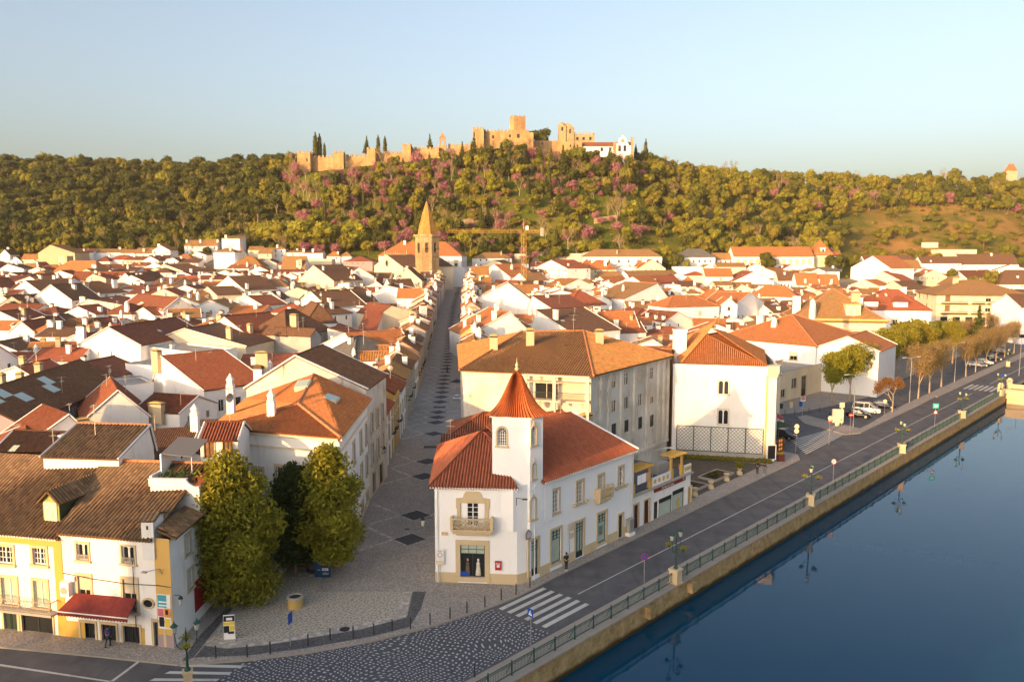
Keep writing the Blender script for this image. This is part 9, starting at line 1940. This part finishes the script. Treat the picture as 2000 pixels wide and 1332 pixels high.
# ---------------------------------------------------------------- what shows, and labels for the many
from mathutils import Vector as V3
bpy.context.view_layer.update()
from mathutils.bvhtree import BVHTree
CH_ = {}
for o in COL.objects:
 if o.parent: CH_.setdefault(o.parent.name, []).append(o)
def kidsall(o):
 l = []
 for c in CH_.get(o.name, ()): l.append(c); l += kidsall(c)
 return l
cnt = {}; bv, bf, own = [], [], []
for o in COL.objects:
 if o.parent or o.get('kind') or o.type != 'EMPTY' or 'tree' in o.name or 'cypress' in o.name: continue
 for c in kidsall(o):
  if c.type != 'MESH' or c.name.startswith(('window', 'stone', 'antenna', 'skylight', 'balusters')): continue
  mw = c.matrix_world; n0 = len(bv); bv += [mw @ v.co for v in c.data.vertices]; bf += [tuple(i + n0 for i in p.vertices) for p in c.data.polygons]; own += [o.name] * len(c.data.polygons)
tree_ = BVHTree.FromPolygons(bv, bf)
for row in range(440, 960, 3):
 for px in range(-30, 2030, 4):
  q = tree_.ray_cast(V3((0, 0, CH)), V3(ray(px, row)).normalized(), 1500)
  if q[0] is not None: cnt[own[q[2]]] = cnt.get(own[q[2]], 0) + 1
hs = [h for h in HS]; hs.sort(key=lambda h: -(cnt.get(h['o'].name, 0) + (1e6 if h.get('lab') else 0) + (30 if not h.get('fill') and not h.get('street') is not None else 0)))
keep = [h for h in hs[:286] if cnt.get(h['o'].name, 0) > 0 or h.get('lab')]; drop = [h for h in hs if h not in keep]
mats = []; Vx = []; Fx_ = []; Mi = []; UVx = []; off = 0
for h in drop:
 for c in kidsall(h['o']):
  me = c.data; mw = c.matrix_world
  if c.name.startswith(('antenna', 'stone_surround', 'ridge_tiles')): continue
  mp = []
  for m in me.materials:
   if m not in mats: mats.append(m)
   mp.append(mats.index(m))
  Vx += [tuple(mw @ v.co) for v in me.vertices]; ul_ = me.uv_layers[0].data if me.uv_layers else None
  for p in me.polygons:
   Fx_.append(tuple(i + off for i in p.vertices)); Mi.append(mp[p.material_index]); UVx += [tuple(ul_[li].uv) if ul_ else (0, 0) for li in p.loop_indices]
  off += len(me.vertices)
if Fx_:
 me = bpy.data.meshes.new('crowded_houses'); me.from_pydata(Vx, [], Fx_); me.polygons.foreach_set('material_index', Mi); uvl = me.uv_layers.new(name='UVMap'); uvl.data.foreach_set('uv', np.array(UVx, dtype=np.float32).ravel()); [me.materials.append(m) for m in mats]; me.update()
 o = link('crowded_houses', me); o['kind'] = 'stuff'
bpy.data.batch_remove([c for h in drop for c in kidsall(h['o']) + [h['o']]])
print('houses kept', len(keep), 'merged', len(drop))
ORD = ['first', 'second', 'third', 'fourth', 'fifth', 'sixth', 'seventh', 'eighth', 'ninth', 'tenth', 'eleventh', 'twelfth', 'thirteenth', 'fourteenth', 'fifteenth', 'sixteenth', 'seventeenth', 'eighteenth', 'nineteenth', 'twentieth'] + ['twenty-' + x for x in ('first', 'second', 'third', 'fourth', 'fifth', 'sixth', 'seventh', 'eighth', 'ninth')] + ['thirtieth'] + ['thirty-' + x for x in ('first', 'second', 'third', 'fourth', 'fifth', 'sixth', 'seventh', 'eighth', 'ninth')]
WN = dict(white='white', clean='bright white', cream='cream', ochre='ochre', tan='tan', grey='grey', pink='pink', lilac='mauve', dirty='stained white', yellow='yellow')
RN = dict(orange='orange', red='red', dred='dark red', brown='dark brown', old='lichen-brown', moss='mossy', grey='grey', tanr='tan', turret='red')
KN = dict(g='gabled', e='long-eaved', h='hip-roofed', p='pyramid-roofed', f='flat-topped', s='lean-to', l='lean-to', r='lean-to')
grp = {}
for h in keep:
 px, py = proj(h['cx'], h['cy'], h['z']); h['px'] = px; y = h['cy']
 if h.get('street') is not None: reg = '%s side of shopping street' % ('left' if h['street'] == 0 else 'right'); key = y; od = 'up from the river,'
 else:
  band = 'front roofs' if y < 150 else 'near roofs' if y < 200 else 'middle roofs' if y < 270 else 'farther roofs' if y < 360 else 'far roofs' if y < 450 else 'hill foot'
  side = 'left of street' if px < 880 else ('right of street' if px < 1400 else 'at far right'); reg = '%s %s' % (band, side); key = px; od = 'from left,'
 h['o']['category'] = h['o'].get('category') or 'house'
 if h['o'].get('label'): continue
 grp.setdefault((h['kind'] if h['kind'] not in 'lr' else 's', h['wall'], h['roof'], reg, od), []).append((key, h))
for (kd, wl, rf, reg, od), l in grp.items():
 l.sort(key=lambda t: t[0])
 for i, (k, h) in enumerate(l):
  base = '%s %s house' % (WN[wl], KN[kd]) + ('' if kd == 'f' else ', %s tiles' % RN[rf] if rf != 'grey' else ', grey roofing')
  h['o']['label'] = (base + ', ' + (ORD[i] + ' ' + od + ' ' if len(l) > 1 else '') + reg)
for h in keep: h['o']['group'] = 'houses of the old town'
grp = {}
for t in TREES:
 if t['lab']: continue
 px, py = proj(t['x'], t['y'], G(t['x'], t['y']) + t['h'] * .5); row = 'at the foot' if t['y'] < 530 else 'low' if t['y'] < 560 else 'half way up' if t['y'] < 600 else 'near the top'
 if t['reg'] == 'road': reg = 'along the riverside parking'
 elif t['y'] < 505: reg = 'among the %s roofs' % ('left' if px < 880 else 'right')
 else: reg = row + ' of the ' + ('left wood' if px < 300 else 'wood left of the castle' if px < 580 else 'slope under the castle wall' if px < 900 else 'slope under the keep' if px < 1250 else 'slope right of the convent' if px < 1600 else 'far right slope')
 if row == 'half way up' and 'of the' in reg: reg = reg.replace('half way up of', 'half way up')
 reg = reg.replace('near the top of', 'near the top of').replace('low of', 'low on')
 grp.setdefault((t['kind'], reg), []).append((px, t))
KD = dict(broad='olive-green broadleaf tree', light='yellow-green spring tree', pine='dark umbrella pine', dark='dark round evergreen', cypress='slim dark cypress', conifer='dark conical conifer', judas='pink blossom tree', bare='bare twiggy tree', olive='low olive tree', street='thin bare street tree')
for (kd, reg), l in grp.items():
 l.sort(key=lambda t: t[0])
 for i, (k, t) in enumerate(l):
  t['o']['label'] = KD[kd] + ((', ' + (ORD[i] if i < len(ORD) else str(i + 1) + 'th') + ' from left') if len(l) > 1 else '') + ', ' + reg.replace(' the ', ' ')
for t in TREES:
 if not t['o'].get('group'): t['o']['group'] = 'trees around the town and hill'

for o in COL.objects:
 if o.get('label') and not 4 <= len(o['label'].replace(',', ' ').split()) <= 16: print('LBL', o.name, o['label'])


mb = MB(); mb.box(-1000, 1000, -80, 1000, -4.5, 142); hm = bpy.data.materials.new('warm_haze'); hm.use_nodes = True; n_ = hm.node_tree; n_.nodes.remove(n_.nodes['Principled BSDF'])
pv = n_.nodes.new('ShaderNodeVolumePrincipled'); pv.inputs['Color'].default_value = (1, .93, .82, 1); pv.inputs['Density'].default_value = .00006; n_.links.new(pv.outputs[0], n_.nodes['Material Output'].inputs['Volume'])
o = build('haze', mb, hm); o['kind'] = 'stuff'
